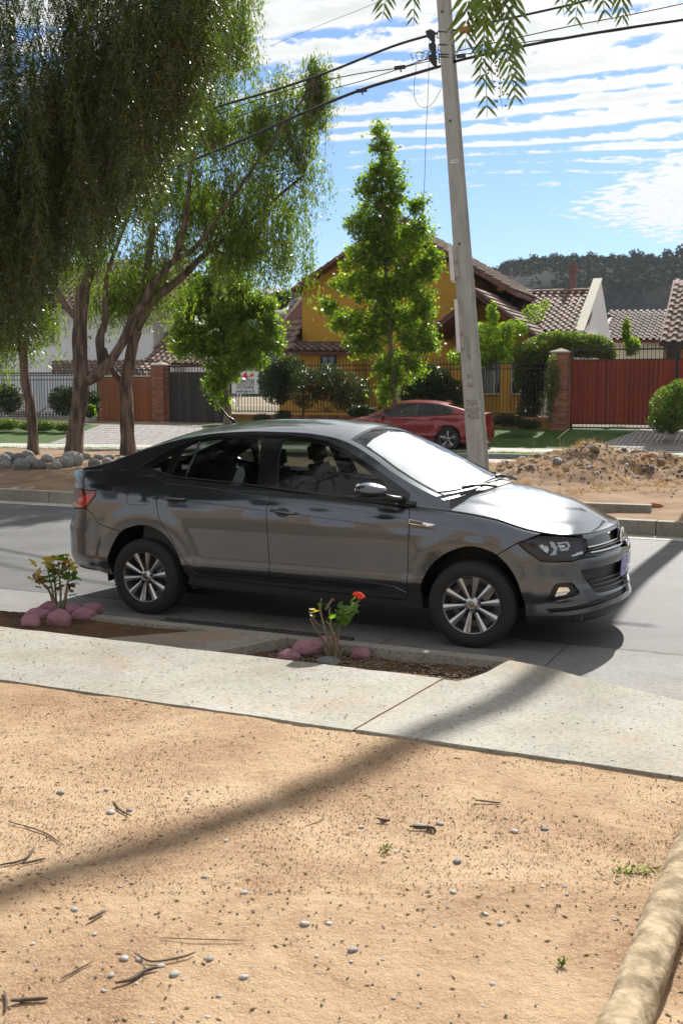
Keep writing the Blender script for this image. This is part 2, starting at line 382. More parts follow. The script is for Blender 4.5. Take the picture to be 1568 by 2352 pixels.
def panel(name,fn,poly,m,parent,step=.035,gap=.0028,thick=.014,off=0,holes=(),sc=(1,1),mirror=False,both=True,label=None,flipn=False,disp=None):
    poly=inset(resamp(poly,step*.6,sc),gap,sc)
    hs=[resamp(h,step*.5,sc) for h in holes]
    xs=[p[0] for p in poly]; ys=[p[1] for p in poly]
    pts=list(poly); edges=[(i,(i+1)%len(poly)) for i in range(len(poly))]
    for h in hs:
        k=len(pts); pts+=h; edges+=[(k+i,k+(i+1)%len(h)) for i in range(len(h))]
    st=(step/sc[0],step/sc[1]); bset={}
    for p in pts: bset.setdefault((int(p[0]/st[0]),int(p[1]/st[1])),[]).append(p)
    x=math.floor(min(xs)/st[0])*st[0]
    while x<max(xs):
        y=math.floor(min(ys)/st[1])*st[1]
        while y<max(ys):
            if pip(x,y,poly) and not any(pip(x,y,h) for h in hs):
                ci,cj=int(x/st[0]),int(y/st[1])
                if all(math.hypot((p[0]-x)*sc[0],(p[1]-y)*sc[1])>step*.35 for a in (-1,0,1) for b in (-1,0,1) for p in bset.get((ci+a,cj+b),())):
                    pts.append((x,y))
            y+=st[1]
        x+=st[0]
    V,_,Fc,*_r=delaunay_2d_cdt([Vector(p) for p in pts],edges,[],0,1e-7)
    tri=[]
    for f in Fc:
        cx=sum(V[i][0] for i in f)/3; cy=sum(V[i][1] for i in f)/3
        if pip(cx,cy,poly) and not any(pip(cx,cy,h) for h in hs): tri.append(tuple(f))
    e=1e-3
    P3=[];N3=[]
    for v in V:
        p=Vector(fn(v[0],v[1])); ex,ey=e/sc[0],e/sc[1]
        a=Vector(fn(v[0]+ex,v[1]))-Vector(fn(v[0]-ex,v[1])); b=Vector(fn(v[0],v[1]+ey))-Vector(fn(v[0],v[1]-ey))
        n=a.cross(b)
        if n.length<1e-12: n=Vector((0,-1,0))
        n.normalize()
        if flipn: n=-n
        d=off+(disp(v[0],v[1]) if disp else 0)
        P3.append(p+n*d); N3.append(n)
    used=sorted({i for t in tri for i in t}); mp={i:k for k,i in enumerate(used)}
    P3=[P3[i] for i in used]; N3=[N3[i] for i in used]; tri=[tuple(mp[i] for i in t) for t in tri]
    f2=[]
    for t in tri:
        n=(P3[t[1]]-P3[t[0]]).cross(P3[t[2]]-P3[t[0]])
        f2.append(t if n.dot(N3[t[0]]+N3[t[1]]+N3[t[2]])>=0 else (t[0],t[2],t[1]))
    tri=f2; nv=len(P3)
    if thick:
        cnt={}
        for t in tri:
            for i in range(3):
                a,b=t[i],t[(i+1)%3]; cnt[(a,b)]=1
        for (a,b) in [k for k in cnt if (k[1],k[0]) not in cnt]:
            na=(P3[b]-P3[a]).cross(N3[a])
            if na.length<1e-9: continue
            na.normalize(); k=len(P3)
            P3+=[P3[a],P3[b],P3[b]-N3[b]*thick,P3[a]-N3[a]*thick]; N3+=[(na+N3[a]*.6).normalized(),(na+N3[b]*.6).normalized(),na,na]
            tri.append((k+1,k,k+3,k+2))
    objs=[]
    for sgn in ((1,-1) if (both and not mirror) else (1,)):
        me=bpy.data.meshes.new(name)
        me.from_pydata([(p.x,p.y*sgn,p.z) for p in P3],[],tri if sgn==1 else [tuple(reversed(t)) for t in tri])
        me.materials.append(m); me.polygons.foreach_set('use_smooth',[True]*len(me.polygons)); me.update()
        me.normals_split_custom_set_from_vertices([(n.x,n.y*sgn,n.z) for n in N3])
        objs.append(link(me,name,parent,label))
    return objs
def surf_curve(fn,dom,off=0):
    out=[]
    for a,b in dom:
        p=Vector(fn(a,b)); e=1e-3
        n=(Vector(fn(a+e,b))-Vector(fn(a-e,b))).cross(Vector(fn(a,b+e))-Vector(fn(a,b-e))).normalized(); out.append(p+n*off)
    return out
mir=lambda pts:[Vector((p[0],-p[1],p[2])) for p in pts]
M_paint=mat('grey metallic paint',(.100,.110,.128),rough=.27,metal=.92,coat=1,spec=.5)
M_black=mat('black plastic',(.012,.012,.013),rough=.45)
M_gloss=mat('gloss black trim',(.006,.006,.007),rough=.12,coat=.3)
M_rubber=mat('tyre rubber',(.013,.0125,.012),rough=.78,bump=.15,bscale=120)
M_alloy=mat('alloy',(.52,.52,.53),rough=.30,metal=.95)
M_alloyd=mat('alloy barrel',(.22,.22,.23),rough=.42,metal=.9)
M_chrome=mat('chrome',(.85,.85,.86),rough=.06,metal=1)
M_seat=mat('seat fabric',(.02,.02,.022),rough=.85)
M_glass=glassmat('side window glass',(.40,.44,.43))
M_wsg=glassmat('windscreen glass',(.96,.985,.975))
M_lens=glassmat('lamp lens',(.75,.77,.8))
M_disc=mat('brake disc',(.05,.045,.042),rough=.5,metal=.5)
def wheel(root,cx,cy,steer=0,side=-1,Rt=.302,Rr=.202,dark=False,spokes=10):
    "wheel: barrel mesh with tyre, spokes, bolts and cap under it; outer face towards side*y"
    o=side
    def prof(pr): return [(r,h*o) for r,h in pr]
    b=MB().lathe(prof([(Rr-.004,.006),(Rr,.0),(Rr-.010,-.004),(Rr-.018,-.03),(Rr-.028,-.09),(Rr-.02,-.17),(.05,-.172)]),48,'y')
    ro=b.build('wheel',M_alloyd,root,'auto'); ro.location=(cx,cy,Rt); ro.rotation_euler=(0,0,steer)
    W=.19
    t=MB().lathe(prof([(Rr-.002,.001),(Rr+.012,.008),(Rr+.035,.014),(Rr+.06,.012),(Rt-.022,.004),(Rt-.008,-.012),(Rt-.002,-.03),(Rt,-.055),(Rt,-.063),(Rt-.007,-.064),(Rt-.007,-.07),(Rt,-.071),(Rt,-.092),(Rt-.007,-.093),(Rt-.007,-.10),(Rt,-.101),(Rt,-.13),(Rt-.006,-.165),(Rt-.03,-.185),(Rr+.01,-.18)]),64,'y')
    for k in range(64):      # shoulder tread blocks
        a=2*PI*k/64; M_=Matrix.Rotation(-a,3,'Y')
        t.box(M_@Vector((Rt-.010,-.016*o,0)),(.012,.022,.019),M_)
    link(t.mesh('tyre',M_rubber,'auto'),'tyre',ro)
    link(MB().lathe(prof([(.0,-.10),(.125,-.10),(.125,-.118),(0,-.118)]),32,'y').mesh('brake_disc',M_disc,'auto'),'brake_disc',ro)
    link(MB().box((.10,-.10*o,.07),(.05,.06,.10),(0,.6,0)).mesh('brake_caliper',M_alloyd),'brake_caliper',ro)
    # spoke cross-section sweeps: narrow at hub, broad at lip, ridge off-centre
    st=[(.034,.018,.020,-.022),(.075,.024,.018,-.018),(.11,.031,.016,-.014),(.150,.040,.014,-.010),(Rr-.006,.052,.010,-.004)]
    vs=[];fs=[]
    for r,wd,hh,y in st:
        for (a,d) in ((-1,-.014),(-.92,0),(-.15,.004),(-.08,-.002),(.05,-.001),(.12,.003),(.92,-.003),(1,-.016)):
            vs.append((r,(y+d*1.1)*o,a*wd*.5*1.05))
    for i in range(len(st)-1):
        for j in range(7): fs.append((i*8+j,i*8+j+1,(i+1)*8+j+1,(i+1)*8+j))
    for i in range(len(st)-1): fs.append((i*8,(i+1)*8,(i+1)*8+7,i*8+7))
    sm=MB().add(vs,fs).mesh('spoke',M_alloy,False)
    for k in range(spokes):
        link(sm,'spoke',ro,rot=(0,-(k+.25)*2*PI/spokes,0))
    link(MB().lathe(prof([(.062,-.045),(.058,-.026),(.045,-.016),(.030,-.014)]),40,'y').mesh('hub',M_alloy,True),'hub',ro)
    link(MB().lathe(prof([(.0305,-.018),(.030,-.010),(.027,-.008)]),32,'y').mesh('hub_ring',M_chrome,True),'hub_ring',ro)
    link(MB().lathe(prof([(.0275,-.0092),(0,-.0085)]),32,'y').mesh('hub_cap',M_gloss,False),'hub_cap',ro)
    if not dark:
        e=MB(); vw_marks(e,.0235,lambda x,z:Vector((x,(-.0075)*o,z)),.0028); link(e.mesh('emblem',M_chrome),'emblem',ro)
    bm_=MB().lathe(prof([(.0125,-.030),(.0125,-.012),(.0105,-.011),(.0105,-.024),(.007,-.024),(.007,-.013),(0,-.013)]),12,'y').mesh('bolt',M_gloss,'auto')
    for k in range(5):
        a=PI/2+k*2*PI/5; link(bm_,'bolt',ro,loc=(.050*math.cos(a),0,.050*math.sin(a)))
    return ro
def vw_marks(mb,r,P,w):
    "ring with a V above a W"
    n=32
    mb.tube([P(r*math.cos(2*PI*i/n),r*math.sin(2*PI*i/n)) for i in range(n+1)],w*.55,6,cap=False)
    for a,b in [((-.36,.86),(-.06,.12)),((.36,.86),(.06,.12)),((-.84,.40),(-.36,-.82)),((-.36,-.82),(0,-.02)),((0,-.02),(.36,-.82)),((.36,-.82),(.84,.40))]:
        mb.bar(P(a[0]*r,a[1]*r),P(b[0]*r,b[1]*r),w)
S=Shape(VP)
def build_sedan():
    root=thing('parked_sedan','dark grey metallic sedan parked by the near kerb, silver sunshade in its windscreen','car',(-1.1802,8.9168,0),rz=-.42504)
    sd=S.side; zt=S.zt
    # lower body outlines in (u,z)
    rarch=crv([(-.317,.285),(-.344,.36),(-.33,.471),(-.225,.632),(-.105,.692),(.03,.713),(.178,.667),(.281,.569),(.347,.44),(.375,.33)],5)
    farch=crv([(2.291,.245),(2.296,.425),(2.372,.564),(2.494,.66),(2.656,.708),(2.829,.66),(2.949,.552),(3.016,.428),(3.045,.204)],5)
    i_r=min(range(len(rarch)),key=lambda i:abs(rarch[i][1]-.632)+(rarch[i][0]>0)*9)
    i_f=min(range(len(farch)),key=lambda i:abs(farch[i][0]-2.829))
    rdb=crv([(.491,.332),(.432,.402),(.382,.457),(.306,.556),(.231,.67),(.171,.756),(.135,.858),(.128,.939),(.155,1.022),(.190,1.085)],4)
    bp=[(1.110,.313),(1.104,.5),(1.096,.704),(1.084,.873),(1.092,1.028)]
    fdf=crv([(2.160,.294),(2.18,.33),(2.191,.45),(2.196,.632),(2.199,.833),(2.183,.945)],4)
    zb=lambda u:zt(u)-.004
    belt=lambda a,b,n=16,d=.012:[(a+(b-a)*i/n,zt(a+(b-a)*i/n)-d) for i in range(n+1)]
    tail=[(-.482,.958),(-.484,.921),(-.618,.816),(-.80,.800),(-1.02,.80),(-1.02,.962)]
    # dark shell behind the panels
    def shell(name,u0,u1,z0,arch,m,off):
        pl=[(u0,z0)]+arch+[(u1,z0)]+[(u1+(u0-u1)*i/30,zt(u1+(u0-u1)*i/30)-.02) for i in range(31)]
        panel(name,sd,pl,m,root,step=.08,gap=0,thick=0,off=off)
    pl=[(-1.55,.30),(-.36,.30)]+rarch+[(.40,.24),(2.27,.23)]+farch+[(3.1,.19),(4.15,.22)]+[(4.15-(5.7)*i/60,zt(4.15-5.7*i/60)-.03) for i in range(61)]
    panel('inner_shell',sd,pl,M_black,root,step=.08,gap=0,thick=0,off=-.028)
    j_u=[(-.224,.655),(-.306,.671),(-.453,.701),(-.525,.770),(-.618,.812)]
    # rear bumper
    ra=rarch[:i_r+1]
    panel('rear_bumper',sd,[(-1.55,.30),(-1.2,.30),(-.75,.335),(-.5,.31),(-.32,.287)]+ra+j_u+[(-.80,.798),(-1.02,.798),(-1.55,.79)],M_paint,root,step=.03)
    # quarter panel with fuel flap
    flap=crv([(-.148,.945),(-.145,1.0),(-.12,1.012),(.02,1.012),(.048,1.0),(.056,.93),(.056,.885),(.03,.870),(-.11,.866),(-.14,.88)],3,True)
    q=rarch[i_r:]+[(.40,.335),(.455,.325)]+rdb+belt(.19,-1.25,26,.004)+[(-1.25,.965),(-1.02,.965)]+[(-.482,.960),(-.484,.921)]+[(-.618,.816)]+j_u[::-1][1:]
    panel('quarter_panel',sd,q,M_paint,root,step=.03,holes=[flap])
    panel('fuel_flap',sd,flap,M_paint,root,step=.03,gap=.003)
    panel('boot_lid',sd,[(-1.55,.795),(-1.22,.795),(-1.02,.80),(-1.02,.962),(-1.25,.97),(-1.25,zt(-1.25)-.004),(-1.55,zt(-1.55)-.004)],M_paint,root,step=.04)
    # doors, with a chrome-less window sill at the top
    # crease under the doors: a flat wedge that catches the light
    panel('rear_door',sd,rdb+belt(.19,1.088,12,.016)+bp[::-1]+[(.9,.319)],M_paint,root,step=.028)
    panel('front_door',sd,bp+belt(1.094,2.183,14,.016)+fdf[::-1]+[(1.7,.298)],M_paint,root,step=.028)
    # doors' lower wedges are drawn by the surface itself; sill below
    panel('sill_panel',sd,[(.40,.335),(.455,.325),(.491,.328),(.9,.315),(1.11,.309),(1.7,.294),(2.16,.290),(2.20,.33),(2.291,.34),(2.291,.225),(1.755,.228),(.9,.25),(.375,.27)],M_black,root,step=.03,gap=.001)
    fa=farch[:i_f+1]
    hl=crv([(3.005,.747),(3.10,.775),(3.188,.793)],3)+[(3.36,.784),(3.537,.770),(3.565,.750),(3.582,.719),(3.54,.682),(3.445,.640),(3.381,.628),(3.25,.626),(3.15,.632),(3.093,.671)]
    top=[(2.183,.951)]+[(2.183+(3.188-2.183)*i/16,zt(2.183+(3.188-2.183)*i/16)-.004) for i in range(1,17)]
    panel('front_wing',sd,fdf+top[1:]+[(3.10,.778),(3.005,.747),(2.93,.712)]+fa[::-1]+[(2.291,.25),(2.22,.25),(2.21,.30)],M_paint,root,step=.028)
    # front bumper
    fog=crv([(3.188,.344),(3.225,.41),(3.266,.471),(3.335,.483),(3.40,.478),(3.435,.44),(3.455,.405),(3.33,.365)],3,True)
    slot=[(3.171,.302),(3.209,.275),(3.355,.286),(3.529,.303),(3.722,.322),(4.149,.330),(4.149,.372),(3.85,.365),(3.597,.352),(3.355,.315),(3.25,.308)]
    lgr=[(3.448,.562),(3.74,.570),(4.149,.575),(4.149,.385),(3.80,.385),(3.64,.388),(3.60,.40)]
    bb=[(3.045,.204),(3.05,.25),(3.214,.248),(3.37,.255),(3.528,.266),(3.722,.282),(4.15,.290)]
    ub=[(3.45,.636),(3.54,.640),(3.66,.645),(3.87,.650),(4.15,.652)]
    panel('front_bumper',sd,farch[i_f:][:-1]+[(3.042,.255)]+bb[1:]+[(4.15,.652)]+ub[::-1][1:]+[(3.445,.638),(3.381,.624),(3.25,.622),(3.15,.628),(3.088,.671),(3.0,.742),(2.93,.708)],M_paint,root,step=.022,holes=[fog,slot[:5]+[(4.135,.330),(4.135,.372)]+slot[7:],[lgr[0],lgr[1],(4.135,.575),(4.135,.385)]+lgr[4:]],gap=.002,thick=.025)
    panel('front_valance',sd,[(3.05,.19),(3.166,.185),(3.371,.19),(4.15,.20),(4.15,.287)]+bb[::-1][1:6]+[(3.05,.248)],M_black,root,step=.04,off=-.006)
    panel('lower_grille',sd,lgr,M_gloss,root,step=.04,off=-.03,gap=-.01,thick=0)
    for z in (.415,.445,.475):
        c=surf_curve(sd,[(3.56+(4.149-3.56)*i/14,z) for i in range(15)],-.012); b=MB().tube(c,.006,6); b.build('grille_bar',M_gloss,root,True); MB().tube(mir(c),.006,6).build('grille_bar',M_gloss,root,True)
    panel('upper_grille',sd,[(3.52,.664),(3.60,.69),(3.60,.745),(3.70,.765),(3.9,.776),(4.15,.778),(4.15,.655),(3.66,.648)],M_gloss,root,step=.03,off=-.02,gap=-.006,thick=0)
    panel('bonnet_lip',sd,[(3.545,.768),(3.60,.752),(3.72,.768),(4.15,.776),(4.15,.790),(3.545,.785)],M_paint,root,step=.03,gap=0)
    for z0,z1,mm in ((.705,.712,M_chrome),(.690,.695,M_gloss),(.672,.674,M_chrome)):
        c=surf_curve(sd,[(3.575+(4.09-3.575)*i/14,z0+(z1-z0)*i/14) for i in range(15)],.0)
        MB().tube(c,.0055,6).build('grille_bar',mm,root,True); MB().tube(mir(c),.0055,6).build('grille_bar',mm,root,True)
    # fog lamp
    panel('fog_surround',sd,fog,M_black,root,step=.03,off=-.022,gap=-.004,thick=0)
    fl=[(3.255,.384),(3.297,.452),(3.365,.450),(3.382,.424),(3.345,.401)]
    panel('fog_lamp',sd,fl,M_chrome,root,step=.02,off=-.008,gap=0,thick=.02,disp=lambda u,z:.004*math.sin(u*90)*math.cos(z*70))
    # parking sensor
    for sg in (1,-1):
        p=surf_curve(sd,[(3.321,.538)],.001)[0]; q_=surf_curve(sd,[(3.321,.538)],.002)[0]; n=(q_-p).normalized(); x=n.orthogonal().normalized(); y=n.cross(x)
        c=[p+x*.0095*math.cos(a)+y*.0095*math.sin(a) for a in [2*PI*i/20 for i in range(21)]]
        MB().tube(c if sg==1 else mir(c),.0012,5,cap=False).build('parking_sensor',M_black,root)
    # headlight
    hb=panel('headlight',sd,hl,M_gloss,root,step=.03,off=-.045,gap=-.002,thick=-.045)
    cov=panel('lens',sd,hl,M_lens,root,step=.02,off=.001,gap=.003,thick=0)
    for a,b in zip(cov,hb): a.parent=b
    def uh(cx,cy):   # photo-crop style coordinates of the lamp -> (u,z) by blending its corners
        s=(cx-325)/(1030-325); t=(cy-345)/(595-345)
        return (3.02+(3.585-3.02)*s**.95, .795-.17*t+ .0*s)
    M_refl=mat('lamp reflector',(.75,.76,.78),rough=.12,metal=1); M_drl=mat('lamp light guide',(.55,.57,.60),rough=.35,coat=.5)
    bits=[([(490,430),(530,415),(580,440),(590,480),(560,500),(515,470)],M_refl),
          ([(605,395),(645,395),(680,465),(640,520),(580,530),(565,545),(600,510),(640,480)],M_drl),
          ([(680,405),(800,395),(825,440),(790,485),(710,490),(695,470),(775,465),(800,440),(780,410),(700,425)],M_drl),
          ([(690,430),(760,430),(770,455),(705,462)],M_refl),
          ([(790,528),(870,505),(960,498),(940,512),(870,525),(800,540)],M_refl)]
    for pg,mm in bits:
        os_=panel('reflector',sd,[uh(*p) for p in pg],mm,root,step=.02,off=-.022,gap=0,thick=.02)
        for a,b in zip(os_,hb): a.parent=b
    # emblem and plate at the nose centre
    def nose(z): 
        p=S.side(4.15,z); return p[0]
    xn=nose(.715)+.004
    tilt=.0
    e=MB(); vw_marks(e,.062,lambda x,z:Vector((xn+.012-abs(z)*.05-x*x*1.2,x,.715+z)),.013)
    e.build('emblem',M_chrome,root,False)
    MB().lathe([(.062,0),(.055,.006),(0,.008)],32,'y').build  # (disc built below)
    d=MB(); n=32; vs=[Vector((xn+.002,.060*math.cos(2*PI*i/n),.715+.060*math.sin(2*PI*i/n))) for i in range(n)]; d.prism(vs,(-.02,0,0)); d.build('emblem_back',M_gloss,root)
    px_=nose(.50)+.018
    M_plate=mat('violet plate',(.105,.10,.33),rough=.35,coat=.4)
    pl_=MB(); k=9
    for i in range(k):
        pass
    def plate_pt(y,z): return Vector((px_-.35*y*y+ (z-.53)*.05,y,z))
    vs=[];fs=[]
    for i in range(k+1):
        y=-.18+.36*i/k
        for z in (.455,.605): vs+= [plate_pt(y,z),plate_pt(y,z)+Vector((-.006,0,0))]
    for i in range(k):
        a=i*4;b=a+4; fs+=[(a,b,b+2,a+2),(a+1,a+3,b+3,b+1),(a,a+1,b+1,b),(a+2,b+2,b+3,a+3)]
    fs+=[(0,2,3,1),(k*4,k*4+1,k*4+3,k*4+2)]
    po=MB().add(vs,fs).build('number_plate',M_plate,root)
    M_white=mat('white print',(.75,.75,.8),rough=.5)
    pe=MB(); c=[plate_pt(.0+.028*math.cos(2*PI*i/20),.555+.028*math.sin(2*PI*i/20))+Vector((.003,0,0)) for i in range(21)]
    pe.tube(c,.0022,5,cap=False); pe.bar(c[3],c[13],.004); pe.bar(c[7],c[17],.004); pe.bar(plate_pt(0,.53)+Vector((.003,0,0)),plate_pt(0,.58)+Vector((.003,0,0)),.004)
    pe.build('plate_logo',M_white,po)
    tm=text_mesh('Automotriz',.034,.001,bold=.001); tm.materials.append(M_white)
    link(tm,'plate_text',po,loc=(px_+.002,0,.497),rot=(PI/2,0,PI/2))
    MB().box((px_-.006,0,.455),(.012,.05,.012)).build('plate_clip',M_black,root)
    # tail lamp
    M_tail=mat('tail lamp red',(.42,.012,.012),rough=.12,coat=1,spec=.6); M_taild=mat('tail lamp dark red',(.10,.006,.008),rough=.1,coat=1)
    tl=[(-.484,.957),(-.486,.921),(-.618,.816),(-.78,.802),(-1.018,.802),(-1.018,.960),(-.8,.965)]
    lt=panel('tail_lamp',sd,tl,M_taild,root,step=.03,off=.003,gap=.003)
    for o_,p_ in zip(panel('tail_reflector',sd,[(-.50,.945),(-.505,.918),(-.62,.835),(-.72,.83),(-.78,.86),(-.70,.905)],M_tail,root,step=.02,off=.0065,gap=0,thick=.005),lt): o_.parent=p_
    for o_,p_ in zip(panel('tail_reflector',sd,[(-.64,.826),(-.86,.812),(-1.0,.82),(-1.0,.85),(-.80,.84)],mat('tail lamp pink',(.6,.25,.2),rough=.15,coat=1),root,step=.02,off=.0065,gap=0,thick=.005),lt): o_.parent=p_
    # bonnet, boot top, roof, screens
    hood=S.hood
    hp=[(2.45,.012),(2.8,.012),(3.2,.010),(3.6,.01),(4.149,.01),(4.149,1.99),(3.6,1.99),(3.2,1.99),(2.8,1.988),(2.45,1.988)]
    panel('bonnet',hood,hp,M_paint,root,step=.045,sc=(1,.8),both=False,gap=.002,thick=.02,flipn=False)
    def deck(u,t):
        sg=1
        if t>1: t=2-t; sg=-1
        e=sd(u,zt(u)); xs=max(e[0],-.60) if u>-.6 else -.60-(u+.6)*-.25
        g=1-(1-t)**2.2; x=e[0]+((e[0] if u>-.7 else -.70+ (u+.7)*.05)-e[0])*t
        z=e[2]+.022*g+.012*max(0,min(1,(-.78-x)/.15))*g
        return (x,e[1]*(1-t)*sg,z)
    panel('boot_lid',deck,[(-.50,.01),(-1.549,.01),(-1.549,1.99),(-.50,1.99)],M_paint,root,step=.05,sc=(1,.8),both=False,gap=0,flipn=False)
    top_=S.top
    panel('roof',top_,[(-.04,.0),(-.04,2),(1.60,2),(1.60,.0)],M_paint,root,step=.04,sc=(1,.6),both=False,gap=.001)
    cp=[(-.66,.0),(-.04,.0),(-.04,.16),(-.5,.13),(-.66,.2)]
    for tt in (0,1):
        f=(lambda x,t:top_(x,t)) if tt==0 else (lambda x,t:top_(x,2-t))
        panel('rear_pillar',f,cp,M_paint,root,step=.03,sc=(1,.6),both=False,gap=0,flipn=(tt==1))
        panel('windscreen_pillar',f,[(1.60,.0),(2.42,.0),(2.42,.055),(1.60,.085)],M_paint,root,step=.03,sc=(1,.6),both=False,gap=0,flipn=(tt==1))
    panel('rear_screen',top_,[(-.50,.135),(-.045,.165),(-.045,1.835),(-.50,1.865)],M_glass,root,step=.06,sc=(1,.6),both=False,gap=0,thick=0)
    ws=panel('windscreen',top_,[(1.605,.088),(2.40,.058),(2.40,1.942),(1.605,1.912)],M_wsg,root,step=.05,sc=(1,.6),both=False,gap=0,thick=.004)[0]
    panel('screen_border',top_,[(2.375,.058),(2.43,.03),(2.43,1.97),(2.375,1.942)],M_black,root,step=.05,sc=(1,.6),both=False,gap=0,thick=0,off=.002)
    panel('screen_border',top_,[(1.604,.088),(1.63,.088),(1.63,1.912),(1.604,1.912)],M_gloss,root,step=.05,sc=(1,.6),both=False,gap=0,thick=0,off=.0015)
    for tt in (0,1):
        f=(lambda x,t:top_(x,t)) if tt==0 else (lambda x,t:top_(x,2-t))
        panel('screen_border',f,[(1.604,.083),(2.43,.052),(2.43,.070),(1.604,.10)],M_gloss,root,step=.05,sc=(1,.6),both=False,gap=0,thick=0,off=.002,flipn=(tt==1))
    M_shade=mat('silver foil',(.44,.46,.49),rough=.6,spec=.25)
    def wr(x,t): return .012*noise3(x*5,t*2.2,1)+.014*noise3(x*13+t*6,t*4,4)+.006*noise3(x*26-t*9,t*7,2)
    panel('sunshade',top_,[(1.70,.17),(2.0,.13),(2.34,.11),(2.38,.4),(2.36,1.0),(2.34,1.70),(2.1,1.78),(1.80,1.76),(1.68,1.5),(1.66,1.0),(1.68,.45)],M_shade,root,step=.022,sc=(1,.6),both=False,gap=0,thick=.003,off=-.035,disp=wr)
    # cowl strip + wipers
    for sg in (1,-1):
        fp=MB(); n_=16
        for i in range(n_+1):
            u=2.17+(2.475-2.17)*i/n_; x=2.17+(2.43-2.17)*i/n_; A_=Vector(sd(u,zt(u)-.002)); B_=Vector(top_(x,.05*i/n_))+Vector((0,0,-.001)); C_=A_.lerp(B_,.5)+Vector((0,-.006,.008))
            for q in (A_,C_,B_): fp.v.append((q.x,q.y*sg,q.z))
        for i in range(n_): fp.f+=[(3*i,3*i+3,3*i+4,3*i+1),(3*i+1,3*i+4,3*i+5,3*i+2)]
        fp.build('wing_corner',M_paint,root,True)
    cw=MB(); ta=[i/40*1.96+.02 for i in range(41)]
    for t in ta:
        A_=Vector(top_(2.425,t))+Vector((0,0,-.004)); B_=Vector(hood(2.47,t))+Vector((.02,0,-.016)); cw.v+=[tuple(A_),tuple(A_.lerp(B_,.5)+Vector((0,0,-.012))),tuple(B_)]
    for i in range(40): cw.f+=[(3*i,3*i+1,3*i+4,3*i+3),(3*i+1,3*i+2,3*i+5,3*i+4)]
    cw.build('cowl',M_black,root,True)
    for a,b,c in (((2.45,.66),(2.41,.52),[(2.345,.04),(2.372,.18),(2.388,.38),(2.388,.50)]),((2.45,1.56),(2.40,1.35),[(2.385,.58),(2.37,.80),(2.365,1.1),(2.37,1.4)])):
        pts=surf_curve(top_,crv(c,6),.018); wpr=MB().tube(pts,.008,6).build('wiper',M_black,root)
        arm=surf_curve(top_,[a,b,c[2],((c[1][0]+c[2][0])/2,(c[1][1]+c[2][1])/2)],.030); MB().tube(arm,.010,6).build('wiper_arm',M_black,wpr)
    # greenhouse side: body-coloured rail, black frame, glass
    gr=S.green
    wo_top=[(-.135,1.150),(-.06,1.20),(.046,1.268),(.17,1.325),(.295,1.366),(.42,1.390),(.55,1.402),(.86,1.414),(1.10,1.413),(1.27,1.404),(1.446,1.375),(1.602,1.321),(1.802,1.226),(2.02,1.115),(2.187,1.022),(2.262,.975)]
    wo_bot=[(2.262,.958),(2.183,zt(2.183)-.010),(1.754,zt(1.754)-.010),(1.18,zt(1.18)-.010),(.71,zt(.71)-.010),(.205,zt(.205)-.008),(.06,1.108),(-.08,1.128)]
    railp=[(x,S.zr(x)-.002) for x in [-.68+i*(2.42+.68)/50 for i in range(51)]]
    panel('side_frame',gr,[(-.68,1.10)]+railp+[(2.42,.94),(2.30,.945),(2.262,.955)]+wo_top[::-1]+[(-.08,1.126),(.0,1.128),(-.25,1.125)],M_paint,root,step=.03,gap=0,thick=.02)
    win=wo_top+wo_bot
    g1=[(-.045,1.158),(.03,1.205),(.112,1.247),(.128,1.23),(.113,1.122),(.05,1.128),(-.02,1.142)]
    g2=[(.165,1.112),(.185,1.20),(.215,1.302),(.28,1.342),(.42,1.372),(.55,1.384),(.872,1.392),(.90,1.30),(.945,1.052),(.7,1.070),(.4,1.088)]
    g3=[(1.115,1.045),(1.068,1.25),(1.06,1.36),(1.08,1.388),(1.27,1.380),(1.446,1.348),(1.60,1.292),(1.80,1.19),(1.96,1.10),(1.98,.995),(1.754,.998),(1.4,1.018)]
    panel('window_frame',gr,win,M_gloss,root,step=.03,gap=.001,thick=.02,off=-.004,holes=[g1,g2,g3])
    for g in (g1,g2,g3): panel('window',gr,g,M_glass,root,step=.06,gap=-.003,thick=0,off=-.012)
    c=surf_curve(gr,[(.31,1.09),(.325,1.2),(.345,1.352)],-.004); MB().tube(c,.011,6).build('window_divider',M_gloss,root,True); MB().tube(mir(c),.011,6).build('window_divider',M_gloss,root,True)
    # sill strip under the glass
    c=[Vector(gr(x,zt(x)-.006))+Vector((0,-.004,0)) for x in [.02+i*(2.17)/24 for i in range(25)]]
    MB().tube(c,.0065,6).build('window_sill',M_gloss,root,True); MB().tube(mir(c),.0065,6).build('window_sill',M_gloss,root,True)
    # swage lines on the flanks: fine raised ribs
    def rib(name,dom,r=.0035,m=M_paint,off=-.0012):
        c=surf_curve(sd,dom,off)
        for pts in (c,mir(c)): MB().tube(pts,r,6).build(name,m,root,True)
    L2=pchip([(-.44,.955),(-.152,.946),(.123,.930),(.374,.918),(1.082,.873),(1.349,.857),(1.754,.828),(2.195,.786)])
    L1=pchip([(-.44,1.03),(.204,1.033),(1.083,.965),(1.754,.911),(2.187,.868),(2.6,.853),(3.0,.79)])
    rib('swage_line',[(-.46+i*(.12+.44)/12,L2(-.46+i*(.12+.44)/12)) for i in range(13)])
    rib('swage_line',[(.14+i*(1.078-.14)/16,L2(.14+i*(1.078-.14)/16)) for i in range(17)])
    rib('swage_line',[(1.095+i*(2.19-1.095)/18,L2(1.095+i*(2.19-1.095)/18)) for i in range(19)])
    rib('swage_line',[(.16+i*(1.078-.16)/16,L1(.16+i*(1.078-.16)/16)) for i in range(17)],.0025)
    rib('swage_line',[(1.095+i*(2.175-1.095)/18,L1(1.095+i*(2.175-1.095)/18)) for i in range(19)],.0025)
    # lower door wedges
    def wz(u): return 0
